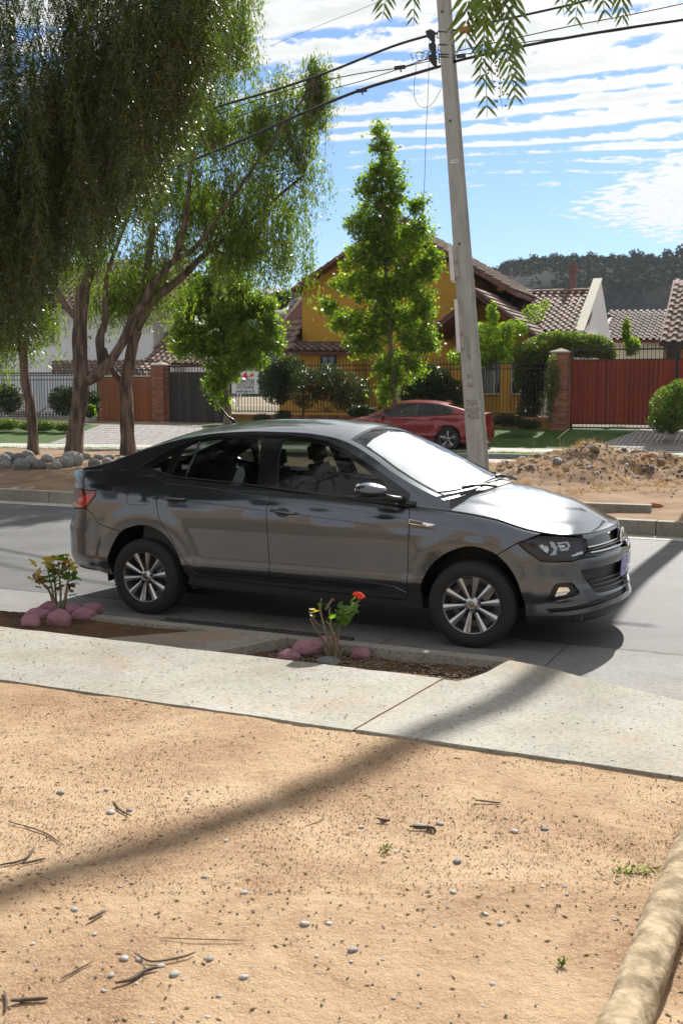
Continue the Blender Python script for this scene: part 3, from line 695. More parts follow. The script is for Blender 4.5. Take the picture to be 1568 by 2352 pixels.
    for poly in ([(.46,.408),(.54,.462),(.62,.468),(1.098,.449),(1.102,.400),(.8,.408)],[(1.112,.449),(1.5,.434),(1.9,.405),(2.09,.392),(2.175,.350),(1.754,.368),(1.118,.398)]):
        def dz(u,z,poly=poly): 
            return .012*(1-sstep(.0,.055,abs(z-.40)))+.002
        panel('door_moulding',sd,poly,M_paint,root,step=.016,gap=0,thick=.012,off=.003,disp=lambda u,z:.0035*(1-min(1,abs(z-.392)/.075)))
    # handles
    M_cup=mat('handle recess',(.01,.012,.02),rough=.3)
    for (x0,z0),(x1,z1) in (((.196,.927),(.388,.919)),((1.122,.874),(1.330,.860))):
        cu,cz=(x0*.55+x1*.45),(z0+z1)/2
        el=[(cu+.058*math.cos(2*PI*i/24),cz+.034*math.sin(2*PI*i/24)) for i in range(24)]
        panel('handle_recess',sd,el,M_cup,root,step=.02,off=.0012,gap=0,thick=0)
        c=surf_curve(sd,[(x0,z0),(x0+.02,z0),(cu,cz),(x1-.03,z1),(x1,z1)],.030); c[0]+=Vector((0,.020,0)); c[-1]+=Vector((0,.020,0))
        for pts in (c,mir(c)):
            h_=MB(); 
            for a,b in zip(pts[:-1],pts[1:]): h_.bar(a,b,.012,.020,up=(0,1,0))
            h_=MB().tube(pts,[.007,.011,.0125,.011,.007],10); h_.build('door_handle',M_paint,root,True)
    # badge on the wing
    bd=[(2.196,.866),(2.30,.850),(2.389,.840),(2.36,.830),(2.327,.824),(2.201,.838)]
    b_=panel('wing_badge',sd,bd,M_chrome,root,step=.02,off=.004,gap=0,thick=.004)
    b2=panel('badge_field',sd,[(2.200,.862),(2.298,.848),(2.298,.834),(2.204,.842)],M_gloss,root,step=.02,off=.0055,gap=0,thick=0)
    for a,b in zip(b2,b_): a.parent=b
    tm=text_mesh('COMFORTLINE',.0135,.0004); tm.materials.append(M_chrome); p=surf_curve(sd,[(2.25,.8475)],.007)[0]
    link(tm,'badge_text',b_[0],loc=p,rot=(PI/2,.12,0))
    # mirrors
    for sg in (1,-1):
        prof=[]; import bmesh
        bm=bmesh.new(); bmesh.ops.create_icosphere(bm,subdivisions=4,radius=1)
        for v in bm.verts:
            x,y,z=v.co
            hgt=.052*(1-.25*max(0,x)) ; xx=x*.118; 
            if x<-.55: xx=-.065-(x+.55)*-.02-.0
            v.co=Vector((1.955+xx+.01*abs(z), (-1.0+y*.095+.035*abs(x)*(x>0))*1, 1.073+z*(hgt if z>0 else .048)-.006*x))
            v.co.y*=sg
        me=bpy.data.meshes.new('door_mirror'); 
        if sg==-1: bmesh.ops.reverse_faces(bm,faces=bm.faces)
        bm.to_mesh(me); bm.free(); me.materials.append(M_paint); me.polygons.foreach_set('use_smooth',[True]*len(me.polygons))
        mo=link(me,'door_mirror',root)
        MB().tube([Vector((1.88,-1.03*sg,1.022)),Vector((1.96,-1.035*sg,1.018)),Vector((2.06,-1.01*sg,1.022))],[.010,.014,.009],8).build('mirror_base',M_black,mo,True)
        MB().tube([Vector((2.02,-.95*sg,1.03)),Vector((2.10,-.88*sg,1.005)),Vector((2.13,-.80*sg,.99))],[.022,.022,.028],8).build('mirror_arm',M_black,mo,True)
        d=MB(); vs=[Vector((1.885+.002*i*0, (-1.0+.082*math.cos(2*PI*i/24))*sg,1.078+.040*math.sin(2*PI*i/24))) for i in range(24)]; d.prism(vs,(.004,0,0)); d.build('mirror_glass',M_chrome,mo)
        MB().tube([Vector((2.10,(-.80)*sg,.975)),Vector((2.22,-.795*sg,.965))],.02,6).build('mirror_foot',M_black,mo,True)
    # antenna
    MB().tube([Vector((.33,0,1.487)),Vector((.29,0,1.515)),Vector((.262,0,1.535)),Vector((.142,0,1.665))],[.020,.014,.0055,.0035],8).build('antenna',M_black,root,True)
    # wheels, wells, floor
    for cx,st in ((0,0),(2.65,R(5))):
        for side in (-1,1):
            wheel(root,cx,.862*side,st,side)
            w_=MB(); n=24
            for i in range(n+1):
                a=PI*i/n*1.12-.2; w_.v+= [(cx+.40*math.cos(a),.80*side,.30+.405*math.sin(a)),(cx+.40*math.cos(a),.45*side,.30+.405*math.sin(a))]
            for i in range(n): w_.f.append((2*i,2*i+1,2*i+3,2*i+2))
            w_.build('wheel_arch_liner',M_black,root,True)
            MB().box((cx,.45*side,.42),(.84,.01,.62)).build('wheel_arch_liner',M_black,root)
    MB().box((1.32,0,.26),(1.95,1.5,.06)).box((3.0,0,.24),(.7,1.3,.05)).box((-.55,0,.36),(.55,1.3,.05)).box((1.32,0,.30),(3.6,.85,.10)).build('underbody',M_black,root)
    # inside
    M_in=mat('interior plastic',(.018,.018,.02),rough=.7); M_light=mat('light headliner',(.35,.34,.32),rough=.9)
    panel('headliner',top_,[(.0,.06),(1.58,.06),(1.58,1.94),(.0,1.94)],M_light,root,step=.15,sc=(1,.6),both=False,gap=0,thick=0,off=-.03)
    MB().box((1.95,0,.90),(.42,1.36,.16),(0,.12,0)).box((2.25,0,.93),(.3,1.40,.06)).build('dashboard',M_in,root)
    MB().box((1.3,0,.45),(1.9,.2,.25)).box((1.0,-.775,.70),(2.1,.03,.60)).box((1.0,.775,.70),(2.1,.03,.60)).build('door_lining',M_in,root)
    MB().box((-.35,0,1.06),(.62,1.2,.04)).box((.1,0,.62),(.06,1.3,.85),(0,-.2,0)).build('parcel_shelf',M_in,root)
    def rbox(c,s,r,b=.03):
        import bmesh
        bm=bmesh.new(); bmesh.ops.create_cube(bm,size=1)
        for v in bm.verts: v.co=Vector((v.co.x*s[0],v.co.y*s[1],v.co.z*s[2]))
        bmesh.ops.bevel(bm,geom=bm.edges[:],offset=b,segments=3,affect='EDGES')
        M_=Euler(r).to_matrix()
        vs=[M_@v.co+Vector(c) for v in bm.verts]; fs=[[v.index for v in f.verts] for f in bm.faces]; bm.free(); return vs,fs
    for sy in (-.37,.37):
        st=MB().add(*rbox((1.22,sy,.55),(.50,.48,.16),(0,-.1,0),.05)); so=st.build('seat',M_seat,root,True)
        MB().add(*rbox((.98,sy,.86),(.13,.46,.58),(0,-.22,0),.05)).build('seat_back',M_seat,so,True)
        MB().add(*rbox((.905,sy,1.235),(.09,.26,.19),(0,-.15,0),.04)).build('headrest',M_seat,so,True)
        MB().tube([(.93,sy-.05,1.10),(.915,sy-.05,1.17)],.006,6).tube([(.93,sy+.05,1.10),(.915,sy+.05,1.17)],.006,6).build('headrest_post',M_chrome,so)
    st=MB().add(*rbox((.35,0,.55),(.5,1.25,.16),(0,-.08,0),.05)).build('rear_seat',M_seat,root,True)
    MB().add(*rbox((.08,0,.84),(.13,1.25,.55),(0,-.3,0),.05)).build('seat_back',M_seat,st,True)
    for sy in (-.42,.0,.42): MB().add(*rbox((-.03,sy,1.13),(.09,.25,.15),(0,-.2,0),.04)).build('headrest',M_seat,st,True)
    c=[Vector((1.66+.08*math.cos(a)*-1*.35,.37+.185*math.sin(a),.93+.185*math.cos(a))) for a in [2*PI*i/28 for i in range(29)]]
    swl=MB().tube(c,.014,8,cap=False).bar((1.68,.37,.93),(1.66,.37,1.10),.03).bar((1.68,.2,.93),(1.68,.54,.93),.03).build('steering_wheel',M_in,root,True)
    MB().add(*rbox((1.72,0,1.335),(.03,.22,.06),(0,0,0),.012)).build('rear_view_mirror',M_in,root)
    return root
sedan=build_sedan()
# ---------------- the setting ----------------
TH=R(-24.3)                      # direction of the near street
ud=Vector((math.cos(TH),math.sin(TH),0)); nd=Vector((-math.sin(TH),math.cos(TH),0))   # along the street / away from the camera
def SP(s,d,z=0): return ud*s+nd*d+Vector((0,0,z))     # street coordinates
def sdco(p): return (p[0]*ud.x+p[1]*ud.y, p[0]*nd.x+p[1]*nd.y)
def strip(name,d0,d1,z0,z1,m,s0=-60,s1=40,kind='structure',ns=1):
    b=MB(); vs=[];fs=[]
    for i in range(ns+1):
        s=s0+(s1-s0)*i/ns; vs+=[SP(s,d0,z0),SP(s,d1,z1)]
    for i in range(ns): fs.append((2*i,2*i+2,2*i+3,2*i+1))
    b.add(vs,fs); return b.build(name,m,None,kind=kind)
def dirt_extra(m,nt,b,mp):
    N=nt.nodes.new;L=nt.links.new
    # base: pale dusty sand, redder crumbs in patches, fine dark speckle
    def no(sc,det,ro,dist=0):
        n=N('ShaderNodeTexNoise'); n.inputs['Scale'].default_value=sc; n.inputs['Detail'].default_value=det; n.inputs['Roughness'].default_value=ro; n.inputs['Distortion'].default_value=dist
        L(mp.outputs[0],n.inputs['Vector']); return n.outputs['Fac']
    def ramp(f,p0,p1,c0,c1):
        r=N('ShaderNodeValToRGB'); r.color_ramp.elements[0].position=p0; r.color_ramp.elements[1].position=p1
        r.color_ramp.elements[0].color=(*c0,1); r.color_ramp.elements[1].color=(*c1,1); L(f,r.inputs[0]); return r.outputs[0]
    def mx(f,a,bb,typ='MIX'):
        x=N('ShaderNodeMix'); x.data_type='RGBA'; x.blend_type=typ
        if isinstance(f,float): x.inputs[0].default_value=f
        else: L(f,x.inputs[0])
        L(a,x.inputs[6]); L(bb,x.inputs[7]); return x.outputs[2]
    base=ramp(no(1.6,5,.6),.3,.7,(.40,.275,.168),(.49,.36,.235))
    red=ramp(no(90,3,.7),.35,.65,(.25,.15,.09),(.40,.275,.17))
    pm=ramp(no(1.1,6,.72,.6),.44,.60,(0,0,0),(1,1,1)); c=mx(pm,base,red)
    sp=ramp(no(55,2,.5),.27,.33,(.25,.25,.25),(1,1,1)); c=mx(.55,c,sp,'MULTIPLY')
    gr=ramp(no(260,2,.6),.3,.7,(.82,.80,.78),(1.1,1.1,1.1)); c=mx(1.0,c,gr,'MULTIPLY')
    L(c,b.inputs['Base Color'])
    ad=N('ShaderNodeMath'); ad.operation='ADD'; L(no(22,8,.65),ad.inputs[0]); mm=N('ShaderNodeMath'); mm.operation='MULTIPLY'; mm.inputs[1].default_value=.5; L(no(130,4,.6),mm.inputs[0]); L(mm.outputs[0],ad.inputs[1])
    bp=N('ShaderNodeBump'); bp.inputs['Strength'].default_value=.85; bp.inputs['Distance'].default_value=.022; L(ad.outputs[0],bp.inputs['Height']); L(bp.outputs[0],b.inputs['Normal'])
M_dirt=mat('sandy soil',(.5,.33,.18),rough=.95,spec=.15,extra=dirt_extra)
def conc_extra(c0,c1,spk,stain=(.42,.27,.13),sf=(.60,.75)):
    def ex(m,nt,b,mp):
        N=nt.nodes.new;L=nt.links.new
        def no(sc,det,ro,st=None):
            n=N('ShaderNodeTexNoise'); n.inputs['Scale'].default_value=sc; n.inputs['Detail'].default_value=det; n.inputs['Roughness'].default_value=ro
            if st: q=N('ShaderNodeMapping'); q.inputs['Scale'].default_value=st; q.inputs['Rotation'].default_value=(0,0,-TH); L(mp.outputs[0],q.inputs[0]); L(q.outputs[0],n.inputs['Vector'])
            else: L(mp.outputs[0],n.inputs['Vector'])
            return n.outputs['Fac']
        def ramp(f,p0,p1,a,d):
            r=N('ShaderNodeValToRGB'); r.color_ramp.elements[0].position=p0; r.color_ramp.elements[1].position=p1
            r.color_ramp.elements[0].color=(*a,1); r.color_ramp.elements[1].color=(*d,1); L(f,r.inputs[0]); return r.outputs[0]
        def mx(f,a,bb,typ='MIX'):
            x=N('ShaderNodeMix'); x.data_type='RGBA'; x.blend_type=typ
            if isinstance(f,float): x.inputs[0].default_value=f
            else: L(f,x.inputs[0])
            L(a,x.inputs[6]); L(bb,x.inputs[7]); return x.outputs[2]
        base=ramp(no(1.3,6,.65),.3,.7,c0,c1)
        st=ramp(no(.9,5,.7),sf[0],sf[1],(0,0,0),(.75,.75,.75)); rp=N('ShaderNodeRGB'); rp.outputs[0].default_value=(*stain,1)
        c=mx(st,base,rp.outputs[0])
        pit=ramp(no(60,3,.7,(.55,1.6,1)),.35,.46,(spk,spk,spk*.95),(1,1,1)); c=mx(1.0,c,pit,'MULTIPLY')
        g=ramp(no(170,2,.7),.3,.7,(.72,.72,.72),(1.15,1.15,1.15)); c=mx(1.0,c,g,'MULTIPLY'); bl=ramp(no(.35,7,.75),.36,.60,(.74,.73,.72),(1.04,1.04,1.04)); c=mx(1.0,c,bl,'MULTIPLY'); L(c,b.inputs['Base Color'])
        bp=N('ShaderNodeBump'); bp.inputs['Strength'].default_value=.7; bp.inputs['Distance'].default_value=.006; L(no(60,3,.7,(.55,1.6,1)),bp.inputs['Height']); L(bp.outputs[0],b.inputs['Normal'])
    return ex
M_walk=mat('pale concrete',(.5,.48,.43),rough=.9,spec=.2,extra=conc_extra((.31,.29,.245),(.42,.40,.36),.45,(.37,.26,.15),(.54,.72)))
M_kerb=mat('kerb concrete',(.4,.38,.34),rough=.9,spec=.2,extra=conc_extra((.27,.24,.20),(.38,.35,.30),.35))
M_gutter=mat('gutter concrete',(.3,.3,.29),rough=.85,extra=conc_extra((.17,.165,.155),(.24,.235,.225),.5,(.32,.22,.13),(.52,.72)))
M_asph=mat('grey road surface',(.17,.17,.17),rough=.75,spec=.35,extra=conc_extra((.085,.085,.087),(.125,.125,.127),.55,(.25,.19,.13),(.66,.9)))
M_road2=mat('far road surface',(.33,.33,.33),rough=.8,extra=conc_extra((.26,.26,.255),(.32,.32,.31),.8))
M_soil=mat('dark planter soil',(.07,.042,.026),rough=1,spec=.1,col2=(.13,.075,.04),scale=6,bump=1,bscale=30)
M_med=mat('median soil',(.25,.175,.115),rough=1,spec=.1,col2=(.16,.105,.068),scale=2.2,bump=1,bscale=18,detail=8)
M_crack=mat('joint dirt',(.05,.04,.03),rough=1)
# heights: road 0, pavement .13, sandy ground .10
ZW=.13
dk=sdco(gnd(0,1388)); 
def GZ(x,y,d=None):
    if d is None: d=sdco((x,y))[1]
    z=.100+.016*noise3(x*1.1,y*1.1,0)+.011*noise3(x*4,y*4,3)+.005*noise3(x*15,y*15,5)
    e=min(1,max(0,(DE-d)/.35)); return z*e+(.121+.008*noise3(x*2.2,y*2.2,8)+.004*noise3(x*12,y*12,5))*(1-e)
def foreground():
    "sandy ground, a relief mesh near the camera and one big sheet beyond"
    n=230; s0,s1,d0,d1=-4.5,5.0,-1.5,4.999
    wa=sdco(gnd(0,1568,ZW)); wb=sdco(gnd(1568,1775,ZW)); 
    V=[];Fs=[]
    nx,ny=260,180
    for j in range(ny+1):
        for i in range(nx+1):
            s=s0+(s1-s0)*i/nx; d=d0+(DE-d0)*j/ny; p=SP(s,d)
            V.append((p.x,p.y,GZ(p.x,p.y,d)))
    for j in range(ny):
        for i in range(nx): a=j*(nx+1)+i; Fs.append((a,a+1,a+nx+2,a+nx+1))
    o=npmesh('sandy_ground',V,Fs,M_dirt,True,kind='structure')
    b=MB(); o2=MB().box((0,0,-.52),(1,1,.02))
    vs=[SP(-70,-60,.04),SP(60,-60,.04),SP(60,DE-.05,.04),SP(-70,DE-.05,.04)]; MB().add(vs,[(0,1,2,3)]).build('ground',M_dirt,None,kind='structure')
# edge distances (d) measured from the photograph
DE=(sdco(gnd(0,1568,ZW))[1]+sdco(gnd(1568,1775,ZW))[1])/2      # sandy ground / pavement
DW=(sdco(gnd(0,1440,ZW))[1]+sdco(gnd(1020,1557,ZW))[1])/2      # pavement / planters
DK=sdco(gnd(700,1457,ZW))[1]                                   # road side of the kerb
DG=sdco(gnd(1568,1507))[1]                                     # gutter / carriageway
DM=(sdco(gnd(1420,1221))[1]+sdco(gnd(60,1157))[1])/2           # near kerb of the median
print('edges',DE,DW,DK,DG,DM, 'walkR', sdco(gnd(1150,1527,ZW)), sdco(gnd(1350,1565,ZW)), sdco(gnd(1568,1610,ZW)), sdco(gnd(1060,1560,ZW)))
foreground()
MB().add([(-900,-900,-.12),(900,-900,-.12),(900,900,-.12),(-900,900,-.12)],[(0,1,2,3)]).build('terrain',mat('far ground',(.22,.17,.10),rough=1,var=.4,scale=.05),None,kind='structure')
strip('near_road',DK-.6,DM+.3,0,0,M_asph,-45,30)
strip('gutter',DK-.35,DG,.004,.004,M_gutter,-45,30)
# crack lines in the gutter (thin dark joints)
def joint(path,w,z,m=M_crack,name='road_joint',amp=.008):
    vs=[];fs=[]
    pts=[]
    for a,b in zip(path[:-1],path[1:]):
        k=max(2,int((Vector(b)-Vector(a)).length/.05))
        for i in range(k): pts.append(Vector(a).lerp(Vector(b),i/k))
    pts.append(Vector(path[-1]))
    for i,p in enumerate(pts):
        t=(pts[min(i+1,len(pts)-1)]-pts[max(i-1,0)]).normalized(); n=Vector((-t.y,t.x,0)); q=p+n*amp*noise3(p.x*9,p.y*9,2); ww=w*(.55+.6*abs(noise3(p.x*14,p.y*14,7)))
        vs+=[(q.x-n.x*ww,q.y-n.y*ww,z),(q.x+n.x*ww,q.y+n.y*ww,z)]
    for i in range(len(pts)-1): fs.append((2*i,2*i+1,2*i+3,2*i+2))
    return MB().add(vs,fs).build(name,m,None,kind='structure')
joint([SP(-12,DG),SP(8,DG)],.006,.008)
ga=gnd(1250,1530); gb=gnd(1325,1490)
for s in (-5.2,-2.7,-.2,sdco(ga)[0],4.6): joint([SP(s,DK-.03),SP(s+.02,DG)],.004,.009)
# near pavement: slabs with joints, right-hand part reaches the kerb
sj=sdco(gnd(820,1672,ZW))[0]; sE=sdco(gnd(1014,1562,ZW))
sR=sdco(gnd(1150,1527,ZW))       # planter's right end
pav=thing('pavement','pale speckled concrete pavement slabs between the sandy ground and the kerb','pavement',(0,0,0)); del pav['category']; del pav['label']; pav['kind']='structure'
def slab(poly,z0,z1,m,name,parent=None,kind=None,bev=.006,sub=0):
    b=MB(); b.prism([Vector((p.x,p.y,z0)) for p in poly],(0,0,z1-z0)); return b.build(name,m,parent,kind=kind)
def edgy(a,b,n=24,amp=.006):
    a=Vector(a);b=Vector(b); t=(b-a).normalized(); nn=Vector((-t.y,t.x,0)); out=[]
    for i in range(n): q=a.lerp(b,i/n); out.append(q+nn*amp*noise3(q.x*6,q.y*6,1.5)*2)
    return out
slabL=edgy(SP(-11,DE),SP(sj-.010,DE),60)+edgy(SP(sj-.010,DE),SP(sE[0]-.01,DW),8,.002)+edgy(SP(sE[0]-.01,DW),SP(-11,DW),80,.008)
slab(slabL,-.05,ZW,M_walk,'slab',pav)
def dR(s):    # road edge of the right part: swings towards the camera on the right
    a=sdco(gnd(1350,1565,ZW)); b=sdco(gnd(1568,1612,ZW)); t=(s-a[0])/(b[0]-a[0]); return a[1]+(b[1]-a[1])*t
sE=sdco(gnd(1014,1562,ZW)); a1=sdco(gnd(1130,1500,ZW)); a2=sdco(gnd(1250,1533,ZW)); a3=sdco(gnd(1350,1560,ZW)); a4=sdco(gnd(1568,1612,ZW))
slabR=edgy(SP(sj+.010,DE),SP(12,DE-.05),60)+[SP(12,a4[1]-.9)]+[SP(a4[0]+1,a4[1]-.15)]+[SP(*a4),SP(*a3),SP(*a2),SP(sR[0]+.02,DK-.115),gnd(1150,1527,ZW),gnd(1118,1545,ZW),gnd(1078,1560,ZW),gnd(1050,1566,ZW),SP(sE[0]+.01,sE[1])]
slab(slabR,-.05,ZW+.004,M_walk,'slab',pav)
slab([SP(sj-.03,DE+.02),SP(sj+.03,DE+.02),SP(sE[0]+.03,DW-.03),SP(sE[0]-.03,DW-.03)],-.04,ZW-.006,mat('reddish joint',(.30,.17,.10),rough=1,var=.4,scale=40),'joint_filling',pav)
# kerb, planter soils, concrete driveway patch between the planters
kb=thing('kerb','k','k'); del kb['category']; del kb['label']; kb['kind']='structure'
sK=sdco(gnd(232,1400,ZW))[0]
slab([SP(sK,DK-.11)]+edgy(SP(sK,DK),SP(sR[0]+.02,DK),10,0)[::1]+[SP(sR[0]+.02,DK),SP(sR[0]+.02,DK-.11)],-.05,ZW-.012,M_kerb,'kerb_stone',kb)
slab([SP(sR[0]+.022,DK-.11),SP(sR[0]+.022,DK),SP(a2[0],a2[1]+.06),SP(a3[0],a3[1]+.075),SP(a4[0],a4[1]+.08),SP(a4[0]+1,a4[1]-.07),SP(12,a4[1]-.82),SP(12,a4[1]-.9),SP(a4[0]+1,a4[1]-.153),SP(a4[0],a4[1]-.003),SP(a3[0],a3[1]-.003),SP(a2[0],a2[1]-.003)],-.05,ZW-.03,M_kerb,'kerb_stone',kb)
p1=sdco(gnd(345,1478,ZW)); p2=sdco(gnd(620,1438,ZW)); 
def soilpatch(name,s0,s1,z,amp=.02,m=M_soil,dd=0):
    nx=int((s1-s0)/.03); ny=24; V=[];Fs=[]
    for j in range(ny+1):
        for i in range(nx+1):
            s=s0+(s1-s0)*i/nx; tt=1 if s<sK else 0; d=DW-.05+(DK-.06+(dd+.03*noise3(s*2,1,1))*tt-DW+.05)*j/ny; p=SP(s,d); V.append((p.x,p.y,z-(dd>0)*tt*.10*max(0,(j/ny-.72)/.28)+amp*noise3(p.x*3,p.y*3,1)+amp*.5*noise3(p.x*14,p.y*14,2)+amp*.3*noise3(p.x*40,p.y*40,2)))
    for j in range(ny):
        for i in range(nx): a=j*(nx+1)+i; Fs.append((a,a+1,a+nx+2,a+nx+1))
    return npmesh(name,V,Fs,m,True,kind='structure')
sA=sdco(gnd(215,1465,ZW))[0]; sB=sdco(gnd(505,1495,ZW))[0]
soilpatch('planter_soil',-11,sA+.4,ZW-.035,dd=.20); soilpatch('planter_soil',sB-.1,sR[0]+.25,ZW-.07)
M_slab2=mat('worn concrete',(.36,.33,.28),rough=.9,extra=conc_extra((.25,.21,.16),(.34,.30,.25),.5,(.38,.22,.11),(.45,.65)))
cr=thing('driveway_slab','x','x'); del cr['category']; del cr['label']; cr['kind']='structure'
slab([SP(sA,DW+.004),SP(sB-.30,DW+.004),SP(sB-.02,DK-.112),SP(sA+.55,DK-.112)],-.05,ZW-.010,M_slab2,'slab',cr)
slab([SP(sB-.292,DW+.004),SP(sB-.02,DW+.004),SP(sB+.22,DK-.112),SP(sB-.012,DK-.112)],-.05,ZW-.004,M_kerb,'slab',cr)
# drain grating in the gutter beside the planter
M_iron=mat('cast iron',(.03,.03,.03),rough=.7)
g0=sdco(gnd(372,1424,.02))[0]; g1=sdco(gnd(800,1472,.02))[0]; DKo=DK; DK=sdco(gnd(585,1450,.02))[1]-.11
gt=thing('drain_grate','long black iron drain grating in the gutter under the grey car','drain',SP((g0+g1)/2,DK+.12,0))
MB().bar(SP(g0,DK+.03,.016),SP(g1,DK+.03,.016),.02,.02).bar(SP(g0,DK+.21,.016),SP(g1,DK+.21,.016),.02,.02).build('grate_frame',M_iron,gt)
MB().box((SP(g0,DK+.12)+SP(g1,DK+.12))/2+Vector((0,0,.006)),((g1-g0),.18,.002),Matrix.Rotation(TH,3,'Z')).build('pit',M_black,gt)
bm_=MB().box((0,0,0),(.17,.022,.02)).mesh('grate_bar',mat('worn iron bar',(.075,.07,.065),rough=.6))
nb=int((g1-g0)/.055)
for i in range(nb):
    s=g0+.02+i*.055; link(bm_,'grate_bar',gt,loc=SP(s,DK+.12,.018)-ORI[gt.name],rot=(0,0,TH+R(62)))
DK=DKo
# median: kerb, soil rising to the tree line
mk=thing('median_kerb','x','x'); del mk['category']; del mk['label']; mk['kind']='structure'
KL=1.02
for i in range(-16,16):
    s=i*KL+.3
    slab([SP(s,DM),SP(s+KL-.012,DM),SP(s+KL-.012,DM+.17),SP(s,DM+.17)],-.05,.18,M_kerb,'kerb_stone',mk)
strip('median_gutter',DM-.35,DM-.001,.004,.004,mat('pale gutter',(.45,.43,.39),rough=.9,extra=conc_extra((.36,.34,.30),(.46,.44,.40),.7)),-20,16)
DF=sdco((3.4,21.2))[1]      # far edge of the median
def med_z(x,y):
    s,d=sdco((x,y)); t=min(1,max(0,(d-DM-.17)/(DF-DM-.17)))
    k=sstep(2.5,-2.5,s-2)          # 1 on the left (tree side)
    z=.150+.20*k*math.sin(min(t*1.35,1)*PI/2)
    z+=.02*noise3(x*.8,y*.8,0)*min(1,t*8)+.012*noise3(x*4,y*4,1)
    for cx,cy,rx,ry,h,an in MOUNDS:
        dx,dy=(x-cx)*ud.x+(y-cy)*ud.y,(x-cx)*nd.x+(y-cy)*nd.y
        r=math.hypot(dx/rx,dy/ry)
        if r<1.3:
            nn=1+.25*noise3(x*1.1,y*1.1,9)
            z+=h*max(0,math.cos(min(r/1.15,1)*PI/2))**1.5*nn + (.10*noise3(x*2.4,y*2.4,4)+.07*noise3(x*6,y*6,4)+.04*noise3(x*14,y*14,2))*max(0,1-r/1.2)**.5
    if t>.93: z-= (t-.93)/.07*.18
    return z
mc=at(1375,1052,18.3)
MOUNDS=[(mc.x,mc.y,1.9,1.4,.40,0),(mc.x+1.7,mc.y-1.6,1.5,1.1,.20,0),(mc.x-.9,mc.y-1.2,1.5,1.0,.20,0)]
def median():
    V=[];Fs=[]; ds=[DM+.165+(DF-DM-.165)*j/90 for j in range(91)]; ss=[-24]; 
    while ss[-1]<14: ss.append(ss[-1]+(.3 if ss[-1]<-6 else .075))
    for d in ds:
        for s in ss: p=SP(s,d); V.append((p.x,p.y,med_z(p.x,p.y)))
    nx=len(ss)
    for j in range(90):
        for i in range(nx-1): a=j*nx+i; Fs.append((a,a+1,a+nx+1,a+nx))
    npmesh('median_soil',V,Fs,M_med,True,kind='structure')
median()
# far road, its kerb line bends slightly
strip('far_road',DF-.3,DF+14,.004,.004,M_road2,-60,40)
FK=[(-40,38),(-22,32.2),(-9.5,29.55),(-4.2,28.75),(3.9,27.15),(8.3,25.6),(16,22.4),(34,14)]
def fk(off,z):   # polyline offset away from the camera
    out=[]
    for i,(x,y) in enumerate(FK):
        a=Vector((*FK[max(i-1,0)],0)); b=Vector((*FK[min(i+1,len(FK)-1)],0)); t=(b-a).normalized(); n=Vector((-t.y,t.x,0)); out.append(Vector((x,y,0))+n*off+Vector((0,0,z)))
    return out
def ribbon(name,o0,z0,o1,z1,m,kind='structure',sub=1):
    a=fk(o0,z0);b=fk(o1,z1); vs=[];fs=[]
    for p,q in zip(a,b): vs+=[p,q]
    for i in range(len(a)-1): fs.append((2*i,2*i+2,2*i+3,2*i+1))
    return MB().add(vs,fs).build(name,m,None,kind=kind)
M_fk=mat('far kerb',(.20,.20,.19),rough=.9,var=.3,scale=4)
b=MB(); a_=fk(0,.0);b_=fk(0,.13);c_=fk(.12,.13)
for L_,H_2 in ((a_,b_),(b_,c_)):
    vs=[];fs=[]
    for p,q in zip(L_,H_2): vs+=[p,q]
    for i in range(len(L_)-1): fs.append((2*i,2*i+2,2*i+3,2*i+1))
    b.add(vs,fs)
b.build('far_kerb',M_fk,None,kind='structure')
M_grass=mat('lawn',(.07,.10,.028),rough=.9,spec=.2,col2=(.22,.20,.07),scale=.9,bump=1,bscale=60,detail=8,contrast=(.38,.55))
M_lawn=mat('green lawn',(.055,.10,.022),rough=.9,spec=.2,col2=(.035,.065,.016),scale=3,bump=1,bscale=60,detail=8)
ribbon('verge',.12,.13,.75,.135,M_grass)
ribbon('far_pavement',.75,.137,2.35,.16,mat('far pavement',(.50,.48,.44),rough=.9,extra=conc_extra((.34,.33,.30),(.42,.41,.38),.8)))
ribbon('front_lawn',2.35,.162,6.2,.60,M_lawn)
ribbon('yard_ground',6.2,.60,30,.9,mat('yard soil',(.15,.12,.07),rough=1,var=.4,scale=1))
